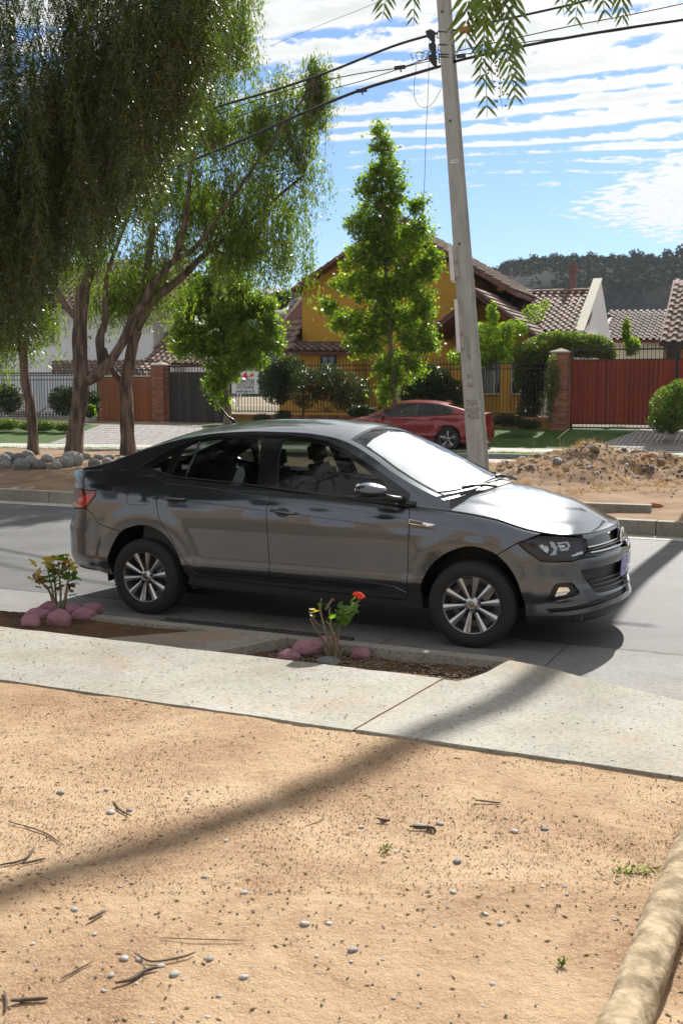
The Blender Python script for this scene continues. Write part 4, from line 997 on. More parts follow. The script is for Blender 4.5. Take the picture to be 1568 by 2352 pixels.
# paved driveways over the sloping lawn
M_pav=mat('block paving',(.24,.225,.215),rough=.85,col2=(.17,.155,.15),scale=5,bump=.6,bscale=40)
def lawn_z(off): return .16+(.60-.16)*max(0,min(1,(off-2.35)/(6.2-2.35)))
def fkpt(x,off,z):
    "point on the kerb polyline at world x, offset away"
    for i in range(len(FK)-1):
        if FK[i][0]<=x<=FK[i+1][0]:
            a=Vector((*FK[i],0)); b=Vector((*FK[i+1],0)); t=(x-a.x)/(b.x-a.x); n=(b-a).normalized(); n=Vector((-n.y,n.x,0)); return a.lerp(b,t)+n*off+Vector((0,0,z))
def driveway(xa0,xa1,xb0,xb1,cols,rows):
    "kerb side from xa0..xa1, gate side xb0..xb1"
    dw=thing('driveway','x','x'); del dw['category']; del dw['label']; dw['kind']='structure'
    base=[]
    def q(u,v,dz=0):
        off=.14+v*(6.15-.14); x=(xa0+(xa1-xa0)*u)*(1-v)+(xb0+(xb1-xb0)*u)*v
        z=.135 if off<.75 else .135+.025*(off-.75)/1.6 if off<2.35 else lawn_z(off); return fkpt(x,off,z+dz)
    b=MB(); n=14
    for j in range(n+1):
        b.v+=[tuple(q(0,j/n,.006)),tuple(q(1,j/n,.006))]
    for j in range(n): b.f.append((2*j,2*j+1,2*j+3,2*j+2))
    b.build('joint_bed',mat('paving joints',(.10,.09,.085),rough=1),dw)
    g=.02
    for j in range(rows):
        for i in range(cols):
            v0=.35+(j+.04)*.65/rows; v1=.35+(j+.96)*.65/rows; u0=(i+g+ (0))/cols; u1=(i+1-g)/cols
            c=[q(u0,v0,.012),q(u1,v0,.012),q(u1,v1,.012),q(u0,v1,.012)]
            MB().prism([p-Vector((0,0,.01)) for p in c],(0,0,.012+random.uniform(0,.003))).build('paving_slab',M_pav,dw)
    b=MB(); vs=[]
    for v in (0,.1,.2,.34): vs+=[q(0,v,.010),q(1,v,.010)]
    b.add(vs,[(0,1,3,2),(2,3,5,4),(4,5,7,6)]).build('apron',mat('apron concrete',(.46,.44,.41),rough=.9,extra=conc_extra((.34,.33,.31),(.42,.41,.38),.8)),dw)
    return dw
# hills
M_hill=mat('scrub hillside',(.017,.024,.022),rough=1,spec=.03,col2=(.050,.042,.033),scale=.06,detail=9,contrast=(.36,.50))
def hill(name,pts,Y,depth,base=-.1,seed=0):
    n=len(pts)*10; f_=pchip(pts); x0,x1=pts[0][0],pts[-1][0]; V=[];Fs=[]; m=26
    for j in range(m+1):
        t=j/m; 
        for i in range(n+1):
            x=x0+(x1-x0)*i/n; h=f_(x); prof=math.sin(t*PI/2)**1.2
            z=base+h*prof*(1+.0)+ (1-abs(2*t-1))*h*.10*noise3(x*.02+seed,t*3,1)+ .6*noise3(x*.12,t*12,seed)*(t>.05)
            V.append((x,Y-depth*(1-t),z))
    for j in range(m):
        for i in range(n): a=j*(n+1)+i; Fs.append((a,a+1,a+n+2,a+n+1))
    k=len(V)
    for i in range(n+1): x=x0+(x1-x0)*i/n; V.append((x,Y+depth,base))
    for i in range(n): a=m*(n+1)+i; Fs.append((a,a+1,k+i+1,k+i))
    return npmesh(name,V,Fs,M_hill,True,kind='structure')
hp_=[at(x,y,420) for x,y in ((560,700),(620,690),(700,672),(800,668),(900,665),(1000,650),(1060,640),(1130,627),(1180,612),(1300,603),(1450,599),(1568,590),(1800,585))]
HILL=[(-420,20),(-200,30)]+[(p.x,p.z) for p in hp_]+[(260,60),(420,40)]
hill_o=hill('hill',HILL,420,105,0,1)
# ---------------- fences, gates, pillars ----------------
M_fence=mat('black painted steel',(.012,.013,.015),rough=.5)
M_mort=mat('mortar',(.22,.19,.16),rough=1)
M_brick=mat('red brick',(.30,.115,.065),rough=.9,col2=(.20,.085,.055),scale=6,bump=.5,bscale=60,objvar=.35)
def FL(x,z=0,off=0):     # fence line: world point for a view column x (1568 wide) at the boundary of the yards
    X0,Y0_=7.02,32.4; k=(x-784)/F_; # X=k*Yd ; line Y=Y0-.42(X-X0)
    kk=k*1.0
    Y=(Y0_+.42*X0)/(1+.42*kk); return Vector((kk*Y,Y+off,z))
fdir=(FL(1500)-FL(300)).normalized(); fnor=Vector((-fdir.y,fdir.x,0)); fang=math.atan2(fdir.y,fdir.x)
FR=Matrix.Rotation(fang,3,'Z')
def col_at(X):  # inverse: world x -> point on line
    return Vector((X,32.4-.42*(X-7.02),0))
def brick_pillar(label,c,w,h,z0,cap=True,rows=None):
    t=thing('brick_pillar',label,'pillar',(c.x,c.y,z0))
    MB().box((c.x,c.y,z0+h/2),(w-.024,w-.024,h),FR).build('pillar_core',M_mort,t)
    rows=rows or int(h/.075); bh=h/rows; bw=w/2
    me=MB().box((0,0,0),(bw-.012,.10,bh-.014)).mesh('brick',M_brick); mh=MB().box((0,0,0),(bw*.5-.012,.10,bh-.014)).mesh('brick',M_brick)
    n=0
    for face in (0,1,2,3):
        if face==2: continue          # the side facing away from the street
        ang=fang+face*PI/2; ax=Vector((math.cos(ang),math.sin(ang),0)); out=Vector((math.sin(ang),-math.cos(ang),0))
        for r in range(rows):
            offs=[(-bw/2,0),(bw/2,0)] if r%2==0 else [(-w/2+bw*.25,1),(0,0),(w/2-bw*.25,1)]
            for o,hf in offs:
                if n>=290: continue
                p=c+ax*o+out*(w/2-.046+random.uniform(-.004,.004)); link(mh if hf else me,'brick',t,loc=(p.x-c.x,p.y-c.y,bh*(r+.5)),rot=(0,0,ang)); n+=1
    if cap:
        b=MB(); s=w/2+.02; v=[c+FR@Vector((i*s,j*s,z0+h+.002)) for i,j in ((-1,-1),(1,-1),(1,1),(-1,1))]
        v=[Vector((p.x,p.y,z0+h+.002)) for p in v]; b.add(v+[p+Vector((0,0,.05)) for p in v]+[Vector((c.x,c.y,z0+h+.17))],[(3,2,1,0),(0,1,5,4),(1,2,6,5),(2,3,7,6),(3,0,4,7),(4,5,8),(5,6,8),(6,7,8),(7,4,8)]); b.build('pillar_cap',M_kerb,t)
    return t
def steel_fence(name,label,xa,xb,ztop,zbot,wall=None,spacing=.115,spear=True,off=0,rails=(.0,.12),barm=None,bw=.016,posts=2.4,scroll=False):
    "xa,xb world x of the ends on the fence line"
    A=col_at(xa)+fnor*off; B=col_at(xb)+fnor*off; L=(B-A).length; t=thing(name,label,'fence',((A+B)/2).to_tuple()[:2]+(zbot,))
    m=barm or M_fence
    if wall:
        zc,mw,mc_=wall      # coping height, wall material, coping
        MB().box(((A+B)/2+Vector((0,0,(zbot+zc)/2))),(L,.16,zc-zbot),FR).build('low_wall',mw,t)
        k=int(L/.125); bm2=MB().box((0,0,0),(L/k-.010,.22,.11)).mesh('coping_brick',mc_)
        for i in range(k): p=A.lerp(B,(i+.5)/k)+Vector((0,0,zc+.055)); link(bm2,'coping_brick',t,loc=p-ORI[t.name],rot=(random.uniform(-.01,.01),0,fang))
        zb=zc+.11+.06
    else: zb=zbot+.08
    for z in (zb+.05,ztop-.30,ztop-.14): MB().bar(A+Vector((0,0,z)),B+Vector((0,0,z)),.03,.03).build('rail',m,t)
    n=int(L/spacing); hh=ztop-zb
    b=MB().box((0,0,hh/2),(bw,bw,hh))
    if spear: b.add([(-.016,0,hh),(0,-.016,hh),(.016,0,hh),(0,.016,hh),(0,0,hh+.07),(0,0,hh-.02)],[(0,1,4),(1,2,4),(2,3,4),(3,0,4),(1,0,5),(2,1,5),(3,2,5),(0,3,5)])
    bmh=b.mesh('bar',m)
    for i in range(n+1):
        p=A.lerp(B,i/n)+Vector((0,0,zb)); link(bmh,'bar',t,loc=p-ORI[t.name],rot=(0,0,fang))
    k=max(1,int(L/posts))
    for i in range(k+1):
        p=A.lerp(B,i/k); MB().box((p.x,p.y,(zbot+ztop)/2+.03),(.06,.06,ztop-zbot+.06),FR).build('post',m,t)
    return t,A,B
def board_gate(name,label,xa,xb,zt,zb,n,m,top=.20,off=0,rings=False,handle=False,spears=True):
    A=col_at(xa)+fnor*off; B=col_at(xb)+fnor*off; L=(B-A).length; t=thing(name,label,'gate',((A+B)/2).to_tuple()[:2]+(zb,))
    f=MB()
    for p in (A,B): f.bar(p+Vector((0,0,zb)),p+Vector((0,0,zt)),.07,.07)
    for z in (zb+.10,zb+.22,zt-top,zt-.03): f.bar(A+Vector((0,0,z)),B+Vector((0,0,z)),.05,.05)
    f.build('gate_frame',M_fence,t)
    bw=L/n; me=MB().box((0,0,0),(bw-.005,.022,zt-top-zb-.24)).mesh('board',m)
    for i in range(n):
        p=A.lerp(B,(i+.5)/n)+Vector((0,0,(zt-top+zb+.22)/2)); link(me,'board',t,loc=p-fnor*(.036+random.uniform(0,.005))-ORI[t.name],rot=(0,0,fang))
    k=int(L/.115); hh=top+(.05 if spears else -.03); b=MB().box((0,0,hh/2),(.016,.016,hh))
    if spears: b.add([(-.018,0,hh),(0,-.018,hh),(.018,0,hh),(0,.018,hh),(0,0,hh+.08)],[(0,1,4),(1,2,4),(2,3,4),(3,0,4)])
    bm2=b.mesh('bar',M_fence)
    for i in range(k+1): p=A.lerp(B,i/k)+Vector((0,0,zt-top)); link(bm2,'bar',t,loc=p-ORI[t.name],rot=(0,0,fang))
    bm3=MB().box((0,0,.06),(.014,.014,.12)).mesh('bar',M_fence)
    for i in range(k+1): p=A.lerp(B,i/k)+Vector((0,0,zb+.10)); link(bm3,'bar',t,loc=p-ORI[t.name],rot=(0,0,fang))
    if rings:
        rg=MB().tube([(.045*math.cos(a),0,.045*math.sin(a)) for a in [2*PI*i/16 for i in range(17)]],.008,5,cap=False).mesh('ring',M_fence)
        k=int(L/.115)
        for i in range(k): p=A.lerp(B,(i+.5)/k)+Vector((0,0,zt-top*.5-.02)); link(rg,'ring',t,loc=p-ORI[t.name],rot=(0,0,fang))
    return t
X=lambda px: FL(px).x
driveway(X(1210)-.6,X(1560)-1.1,X(1300)+.1,X(1560)+.3,16,9)
driveway(-9.2,-3.6,X(228),X(392)+.6,14,9)
M_redw=mat('red stained boards',(.20,.026,.010),rough=.5,spec=.25,col2=(.12,.016,.007),scale=1.5,stretch=(6,6,.4),objvar=.22)
M_orw=mat('orange stained boards',(.26,.075,.016),rough=.5,col2=(.16,.042,.010),scale=1.5,stretch=(6,6,.4),objvar=.22)
M_drkw=mat('weathered dark boards',(.045,.038,.034),rough=.8,col2=(.028,.024,.022),scale=1.5,stretch=(6,6,.4),objvar=.35)
M_yel=mat('ochre render',(.45,.245,.034),rough=.9,var=.12,scale=1.5,bump=.4,bscale=30)
M_yel2=mat('mustard render',(.27,.17,.03),rough=.9,var=.15,scale=1.5)
board_gate('red_gate','red stained sliding gate of upright boards in a black spear-topped frame',X(1309),X(1543),3.00,.53,22,M_redw,top=.34)
board_gate('red_gate','short red board gate leaf at the right edge behind the round bush',X(1550),X(1720),3.0,.53,16,M_redw,top=.34)
brick_pillar('ivy-covered brick gate pillar beside the red gate',FL(1282),.55,2.35,.52)
steel_fence('steel_fence','black spear-topped steel fence on a mustard brick-capped wall before the yellow house',X(530),X(1262),2.72,.42,wall=(.82,M_yel2,M_brick))
board_gate('dark_gate','dark weathered plank gate between brick pillar and yellow house fence',X(393),X(516),2.62,.36,13,M_drkw,top=.25)
brick_pillar('brown brick pillar between the orange gate and the dark gate',FL(373),.50,2.15,.46)
board_gate('orange_gate','orange stained board gate with a row of rings along its top',X(231),X(352),2.52,.36,14,M_orw,top=.30,rings=True,spears=False)
steel_fence('steel_fence','black barred steel fence before pale sheeting at the far left',X(-90),X(229),2.45,.45,wall=(.62,mat('grey plinth',(.18,.17,.16),rough=.9),M_kerb),spacing=.125,spear=False)
# pale corrugated sheet behind the left fence: individual strips
sh=thing('sheet_screen','pale blue-white upright strip screen behind the far left black fence','screen',tuple(col_at(X(100))+fnor*.35+Vector((0,0,.5))))
sm_=MB().box((0,0,.85),(.085,.012,1.7)).mesh('strip',mat('pale strips',(.55,.60,.68),rough=.6))
A=col_at(X(-90))+fnor*.30; B=col_at(X(229))+fnor*.30; n=int((B-A).length/.15)
for i in range(n): 
    if int(i/7)%4!=2: link(sm_,'strip',sh,loc=A.lerp(B,(i+.5)/n)+Vector((0,0,.72))-ORI[sh.name],rot=(0,0,fang))
MB().bar(A+Vector((0,.02,2.4)),B+Vector((0,.02,2.4)),.05,.05).bar(A+Vector((0,.02,.74)),B+Vector((0,.02,.74)),.05,.05).build('rail',M_fence,sh)
# ---------------- houses ----------------
M_tile=mat('clay roof tile',(.25,.165,.125),rough=.85,col2=(.13,.095,.08),scale=5,bump=.5,bscale=30,objvar=.30)
M_tile2=mat('brown roof tile',(.16,.115,.095),rough=.9,col2=(.10,.078,.07),scale=4,objvar=.25)
M_white=mat('white render',(.72,.73,.76),rough=.9,var=.07,scale=1.2)
M_cream=mat('cream render',(.62,.58,.48),rough=.9,var=.1,scale=1.2)
M_fascia=mat('dark red timber',(.16,.055,.040),rough=.7,var=.3,scale=5)
M_dark=mat('dark opening',(.012,.012,.014),rough=.4)
M_wglass=mat('house window glass',(.04,.05,.06),rough=.08,spec=.8)
def tile_mesh(w,l,m,name='roof_tile',th=.014):
    "half-barrel clay tile: x across, y up the slope, convex up; front lip shows its thickness"
    vs=[];fs=[];n=7
    for k,(y,r,dz) in enumerate(((0,w*.30,.03),(l*1.12,w*.25,-.012))):
        for j in range(n):
            a=PI*j/(n-1); vs.append((-r*math.cos(a)*1.0,y,r*.85*math.sin(a)+dz))
    for j in range(n-1): fs.append((j,j+1,n+j+1,n+j))
    b=len(vs)
    for j in range(n):
        a=PI*j/(n-1); r=w*.30-th; vs.append((-r*math.cos(a),0.0,(r*.85*math.sin(a))+.03))
    for j in range(n-1): fs.append((j+1,j,b+j,b+j+1))
    b2=len(vs); vs+=[(w*.27,-.0,.012),(w*.5,0,-.004),(w*.73,0,.012),(w*.27,l*1.1,-.02),(w*.5,l*1.1,-.036),(w*.73,l*1.1,-.02)]
    fs+=[(b2,b2+1,b2+4,b2+3),(b2+1,b2+2,b2+5,b2+4)]
    me=MB().add(vs,fs).mesh(name,m,False,fix=False); return me
def tile_roof(parent,O,U,V,W_,L_,w,l,m,keep=None,base=True,limit=300,ridge=True):
    "O eave corner, U unit along the eave, V unit up the slope"
    O=Vector(O);U=Vector(U).normalized();V=(Vector(V)-U*Vector(V).dot(U)).normalized(); Nn=U.cross(V); 
    if Nn.z<0: Nn=-Nn
    R_=Matrix((U,V,Nn)).transposed(); q=R_.to_euler()
    nc=int(W_/w); nr=int(math.ceil(L_/l)); me=tile_mesh(w,l,m); cnt=0; over=MB()
    org=ORI.get(parent.name,Vector((0,0,0)))
    if U.cross(V).z<0: flip=True
    else: flip=False
    for r in range(nr):
        for c in range(nc):
            if keep and not keep((c+.5)*w,(r+.5)*l): continue
            p=O+U*((c+.5)*w)+V*(r*l)+Nn*(.02+.018*(r%1))
            if cnt<limit:
                link(me,'roof_tile',parent,loc=p-org,rot=q if not flip else (Matrix((U,V,U.cross(V))).transposed()).to_euler(),scl=None); cnt+=1
            else:
                for_v=[p+R_@Vector(v.co) for v in me.vertices]; over.add(for_v,[tuple(f.vertices) for f in me.polygons])
    if over.v: over.build('roof_tiles',m,parent,kind='stuff',fix=False)
    return cnt
def quad(name,pts,m,parent,th=.1,n=None):
    p=[Vector(a) for a in pts]; nn=n or (p[1]-p[0]).cross(p[2]-p[0]).normalized()
    return MB().prism(p,nn*th).build(name,m,parent)
back=fnor
# --- yellow house ---
yo=at(898,900,41); Y1=41.0
yh=thing('yellow_house','ochre yellow two storey house with a tiled gable roof behind the black fence','house',(yo.x,41,.6))
def hp(x,y,Yd=0):  # point on the house front plane (parallel to the street through yo)
    k=(x-784)/F_; # intersect the view column with the plane  (p-yo).fnor = Yd
    a,b_=(x-784)/F_,(1176-y)/F_; d=Vector((a,math.cos(P_)+b_*math.sin(P_),-math.sin(P_)+b_*math.cos(P_))); o=Vector((0,0,H_))
    t=((Vector((yo.x,41,0))-o).dot(fnor)+Yd)/d.dot(fnor); return o+d*t
apex=hp(893,520); eL=hp(694,640); eR=hp(1090,640); bL=hp(694,960); bR=hp(1090,960)
bL.z=.4;bR.z=.4
wl=[bL,bR,eR,apex,eL]; MB().prism(wl,fnor*6).build('gable_wall',M_yel,yh)
# roof slabs with overhang, fascia boards
ovL=hp(668,662,-.6); ovR=hp(1184,672,-.6); apF=hp(893,505,-.6)
for a,b_ in ((ovL,apF),(ovR,apF)):
    dz=Vector((0,0,-.14)); MB().prism([a,b_,b_+dz,a+dz],fnor*.07).build('barge_board',M_fascia,yh)
    MB().prism([a+fnor*.08+Vector((0,0,-.03)),b_+fnor*.08+Vector((0,0,-.03)),b_+fnor*7+Vector((0,0,-.03)),a+fnor*7+Vector((0,0,-.03))],Vector((0,0,-.10))).build('roof_deck',M_fascia,yh)
    Vv=(b_-a); tile_roof(yh,a+Vector((0,0,.02)),fnor,Vv,2.2 if a is ovL else 6.4,Vv.length,.27,.36,M_tile,limit=150)
# left lower roof: two slopes, hip
def tri_keep(poly,O,U,V):
    P2=[((Vector(p)-O).dot(U),(Vector(p)-O).dot(V)) for p in poly]
    return lambda a,b_: pip(a,b_,P2)
lo_e0=hp(628,806,-1.5); lo_e1=hp(812,808,-1.5); lo_t0=hp(694,786,-.02); lo_t1=hp(812,786,-.02)
def sloped(parent,poly,w,l,m,eave=(0,1),limit=300,deck=True):
    "poly: 3D points of a planar roof face, first edge = eave"
    p=[Vector(a) for a in poly]; U=(p[1]-p[0]).normalized(); V=p[-1]-p[0]; V=(V-U*V.dot(U)).normalized(); O=p[0]
    xs=[(q-O).dot(U) for q in p]; ys=[(q-O).dot(V) for q in p]; x0=min(xs); O2=O+U*x0
    pl=[(x-x0,y) for x,y in zip(xs,ys)]
    Nn=U.cross(V); Nn=Nn if Nn.z>0 else -Nn
    if deck: MB().prism([q-Nn*.02 for q in p],-Nn*.10).build('roof_deck',M_fascia,parent)
    c=tile_roof(parent,O2,U,V,max(xs)-x0,max(ys),w,l,m,keep=lambda a,b_:pip(a,b_,pl),limit=limit)
    # tiles capping the top edge
    return c
sloped(yh,[lo_e0,lo_e1,lo_t1,lo_t0],.30,.36,M_tile,limit=40)
# left wing wall with its big slope facing left/front
wA=hp(606,812,-1.4); wB=hp(634,806,-1.4); wC=hp(694,786,0); wD=hp(694,684,1.2); wE=hp(660,700,1.6)
e0=hp(596,800,1.0); e1=hp(668,806,-1.45); t1=hp(700,786,-.1); t2=hp(702,676,1.5); t0=hp(682,688,3.2)
sloped(yh,[e0,e1,t1,t2,t0],.27,.34,M_tile,limit=110)
l0=hp(640,812,-1.2); l0.z=.4; l1=hp(812,812,-1.2); l1.z=.4; u0=hp(640,815,-1.2); u1=hp(812,815,-1.2)
MB().prism([l0,l1,u1,u0],fnor*1.1).build('ground_floor_wall',M_yel,yh)
# window with bars on the ground floor
def window(parent,x0,y0,x1,y1,Yd,frame=M_dark,gl=M_wglass,pf=hp,mull=1,fr=.06,sill=None):
    a=pf(x0,y1,Yd);b_=pf(x1,y1,Yd);c=pf(x1,y0,Yd);d=pf(x0,y0,Yd); b_.z=a.z; c.z=d.z
    f=MB(); 
    for p,q in ((a,b_),(b_,c),(c,d),(d,a)): f.bar(p-fnor*.03,q-fnor*.03,fr,fr,up=fnor)
    for i in range(1,mull+1): f.bar(a.lerp(b_,i/(mull+1))-fnor*.03,d.lerp(c,i/(mull+1))-fnor*.03,fr*.7,fr*.7,up=fnor)
    w_=f.build('window',frame,parent); MB().prism([a,b_,c,d],-fnor*.02).build('pane',gl,w_)
    if sill: MB().bar(a-fnor*.08-(b_-a).normalized()*.08-Vector((0,0,.06)),b_-fnor*.08+(b_-a).normalized()*.08-Vector((0,0,.06)),.10,.07,up=(0,0,1)).build('sill',sill,w_)
    return w_
window(yh,738,818,770,868,-1.22,frame=M_fence)
# front porch gable on the right
pA=hp(972,770,-2.6); pK=hp(1092,668,-2.6); pB=hp(1238,778,-2.6)
for a,b_ in ((pA,pK),(pB,pK)):
    dz=Vector((0,0,-.20)); MB().prism([a,b_,b_+dz,a+dz],fnor*.08).build('barge_board',M_fascia,yh)
sloped(yh,[pB,pB+fnor*3.2,pK+fnor*3.2,pK],.26,.32,M_tile,limit=140)
sloped(yh,[pA+fnor*3.2,pA,pK,pK+fnor*3.2],.26,.32,M_tile,limit=60)
for px_ in (1050,1160,1215): 
    a=hp(px_,900,-2.3); a.z=.4; MB().box((a.x,a.y,1.5),(.30,.30,2.4 if px_>1100 else 2.8),FR).build('porch_pillar',M_yel,yh)
q0=hp(1060,760,-1.0); q1=hp(1215,760,-1.0); MB().prism([Vector((q0.x,q0.y,.4)),Vector((q1.x,q1.y,.4)),Vector((q1.x,q1.y,q1.z)),hp(1092,690,-1),q0],fnor*.9).build('porch_wall',M_yel,yh)
window(yh,1095,820,1215,905,-1.03,frame=M_cream,mull=5,fr=.04)
# --- right hand tiled house with its white firewall ---
th_=thing('tiled_house','long low brown tiled roof ending at a white gable firewall, right of the yellow house','house',tuple(hp(1250,900,1)*1.0)[:2]+(.6,))
r0=hp(1190,762,-.4); r1=hp(1345,762,-.4); r2=hp(1372,668,3.2); r3=hp(1120,675,3.2)
r3=r2+(r3-r2); sloped(th_,[hp(1120,762,-.4),r1,r2,r3],.27,.37,M_tile,limit=260)
a=hp(1100,765,-.2);a.z=.5;b_=hp(1350,765,-.2);b_.z=.5; c=b_.copy();c.z=r1.z-.1;d=a.copy();d.z=c.z
MB().prism([a,b_,c,d],fnor*3).build('wall',M_white,th_)
# ridge tiles
rl=(r3-r2).length; rm=MB().tube([(0,0,0),(.36,0,0)],[.085,.105],8).mesh('ridge_tile',M_tile)
for i in range(int(rl/.34)):
    p=r2.lerp(r3,(i*.34)/rl)+Vector((0,0,.02)); link(rm,'ridge_tile',th_,loc=p-ORI[th_.name],rot=(0,0,math.atan2((r3-r2).y,(r3-r2).x)))
fw0=hp(1338,765,-.45); fw0.z=.5; fwt=hp(1379,640,2.9); fwb=hp(1409,790,6.2); fwb.z=.5
f0=hp(1337,762,-.45); 
eye_n=(fdir)
def wall_poly(pts,name,m,th=.22): return MB().prism(pts,-fdir*th).build(name,m,th_)
ftop=f0+fnor*3.6; ftop.z=fwt.z; fe=f0+fnor*6.4; fe.z=hp(1409,776,6).z; fs=f0+fnor*7.6; fs.z=fe.z-.2
base=lambda p:Vector((p.x,p.y,.5))
wall_poly([base(f0),base(fs),fs,fe,ftop,f0],'firewall',M_white,.24)
MB().prism([f0+Vector((0,0,.0))-fdir*.28,ftop-fdir*.28,ftop+fdir*.05,f0+fdir*.05],Vector((0,0,.05))).build('firewall_coping',M_cream,th_)
ch=hp(1315,668,4.2); cy=MB().box((ch.x,ch.y,ch.z+.2),(.26,.26,1.1),FR).box((ch.x,ch.y,ch.z+.80),(.38,.38,.10),FR).box((ch.x,ch.y,ch.z+.95),(.22,.22,.22),FR)
cy.build('chimney',mat('chimney render',(.14,.085,.075),rough=.9),th_)
# --- far roof and right house ---
fh=thing('distant_house','far cream house with a fine dark tiled roof seen beyond the white firewall','house',tuple(hp(1465,900,10))[:2]+(.6,))
sloped(fh,[hp(1395,781,8),hp(1530,781,8),hp(1530,719,12),hp(1395,717,12)],.27,.40,M_tile2,limit=260)
a=hp(1400,783,8.3);b_=hp(1540,783,8.3); MB().prism([base(a),base(b_),b_,a],fnor*4).build('wall',M_cream,fh)
rh=thing('right_house','house at the right edge with a steep brown clay tile roof and dark eaves','house',tuple(hp(1560,900,-1))[:2]+(.6,))
sloped(rh,[hp(1513,788,-1.6),hp(1720,788,-1.6),hp(1720,640,2.2),hp(1545,642,2.2)],.33,.40,M_tile,limit=200)
a=hp(1522,792,-1.2);b_=hp(1720,792,-1.2); MB().prism([base(a),base(b_),b_,a],fnor*3).build('wall',mat('ochre wall',(.45,.28,.10),rough=.9),rh)
MB().bar(hp(1513,790,-1.7),hp(1720,790,-1.7),.14,.16).build('fascia',M_dark,rh)
a=hp(1535,900,-1.5); MB().box((a.x,a.y,1.6),(.22,.22,3.2),FR).build('veranda_post',M_dark,rh)
# --- white house on the left ---
wh=thing('white_house','white two storey house with tiled roofs behind the pepper trees on the left','house',tuple(hp(300,900,2))[:2]+(.6,))
a=hp(-150,900,2);b_=hp(352,900,2);c=hp(352,700,2);d=hp(-150,700,2); MB().prism([base(a),base(b_),c,d],fnor*6).build('wall',M_white,wh)
a=hp(340,900,2.8);b_=hp(425,900,2.8); MB().prism([base(a),base(b_),hp(425,740,2.8),hp(400,702,2.8),hp(340,702,2.8)],fnor*1.5).build('wall',M_white,wh)
sloped(wh,[hp(-150,705,1.3),hp(460,705,1.3),hp(440,622,5),hp(-150,600,5)],.30,.38,M_tile,limit=200)
MB().bar(hp(-150,707,1.25),hp(460,707,1.25),.16,.12).build('gutter',M_dark,wh)
sloped(wh,[hp(334,828,.3),hp(470,838,.3),hp(470,748,3.0),hp(385,762,3.0)],.28,.36,M_tile,limit=110)
sloped(wh,[hp(120,862,-1.2),hp(392,862,-1.2),hp(392,832,.4),hp(120,832,.4)],.30,.36,M_tile,limit=70)
window(wh,352,735,366,776,2.75,frame=M_white,sill=M_cream); window(wh,98,730,130,790,1.95,frame=M_cream)
MB().bar(hp(120,866,-1.25),hp(392,866,-1.25),.10,.14).build('porch_beam',M_cream,wh)
# white planter pot and intercom
pot=MB().lathe([(.16,0),(.22,.05),(.25,.40),(.28,.43),(.28,.48),(.24,.48),(.22,.42),(0,.42)],20,'z',c=tuple(FL(219)-fnor*.7+Vector((0,0,.40))))
tag(pot.build('plant_pot',M_white,None,'auto'),'round white plant pot left of the orange gate','plant pot')
p=FL(924)-fnor*.06; tag(MB().box((p.x,p.y,1.62),(.26,.10,.42),FR).box((p.x-.02,p.y-.07,1.66),(.16,.05,.10),FR).build('meter_box',mat('meter box grey',(.35,.36,.37),rough=.6),None),'pale grey meter box fixed on the fence behind the slim tree trunk','meter box')
# for-sale board
sg=thing('sale_board','white board with red emblem and black phone numbers tied to the fence','sign',tuple(FL(560)-fnor*.12+Vector((0,0,1.4))))
c=FL(560)-fnor*.12; zt_,zb_=at(0,872,34.5).z,at(0,906,34.5).z
A=at(533,853,c.y+.15); B=at(593,853,c.y-.3); w_=(B-A).length; zt_=A.z; zb_=at(560,904,c.y).z
cc=(A+B)/2; MB().box((cc.x,cc.y,(zt_+zb_)/2),(w_,.02,zt_-zb_),FR).build('panel',mat('board white',(.72,.73,.76),rough=.5),sg)
M_ink=mat('black print',(.01,.01,.012),rough=.6); M_redp=mat('red print',(.62,.05,.03),rough=.5)
def sign_text(txt,cx,cz,size,m,parent,org,bold=.0018):
    tm=text_mesh(txt,size,.002,bold=bold); tm.materials.append(m); p=cc+fdir*cx-fnor*.013; link(tm,'lettering',parent,loc=Vector((p.x,p.y,cz))-ORI[parent.name],rot=(PI/2,0,fang))
h_=zt_-zb_
for tx,fr,sz in (('9-91807936',.57,.155),('9-92271375',.42,.155),('032-2950058',.27,.125),('pedrojara.cl',.11,.15)): sign_text(tx,.0,zb_+h_*fr,sz,M_ink,sg,None)
for a,b_,c_ in (((-.36,.66),(-.14,.98),(-.22,.66)),((-.18,.66),(.05,1.0),(.12,.66)),((.14,.72),(.28,.98),(.36,.80))):
    pts=[cc+fdir*q[0]-fnor*.013 for q in (a,b_,c_)]; pts=[Vector((p.x,p.y,zb_+h_*q[1])) for p,q in zip(pts,(a,b_,c_))]; MB().prism(pts,-fnor*.003).build('emblem',M_redp,sg)
MB().bar(Vector((cc.x,cc.y,zb_-.45))-fdir*.3,Vector((cc.x,cc.y,zb_))-fdir*.3,.04).build('leg',M_white,sg)
MB().bar(Vector((cc.x,cc.y,zb_-.20))-fdir*.18,Vector((cc.x,cc.y,zb_))-fdir*.18,.09,.02).build('leg',M_white,sg)
# distant house on the hill
hh=at(628,690,300); o=thing('hill_house','tiny white house with grey roof on the far hill skyline','house',(hh.x,300,hh.z-6))
b=MB().box((hh.x,300,hh.z-1),(8,8,5)); b.build('wall',M_white,o)
MB().add([(hh.x-5,295,hh.z+1.5),(hh.x+5,295,hh.z+1.5),(hh.x+5,305,hh.z+1.5),(hh.x-5,305,hh.z+1.5),(hh.x-2.5,300,hh.z+3.6),(hh.x+2.5,300,hh.z+3.6)],[(0,1,5,4),(1,2,5),(2,3,4,5),(3,0,4),(3,2,1,0)]).build('roof',mat('grey roof',(.2,.2,.21)),o)

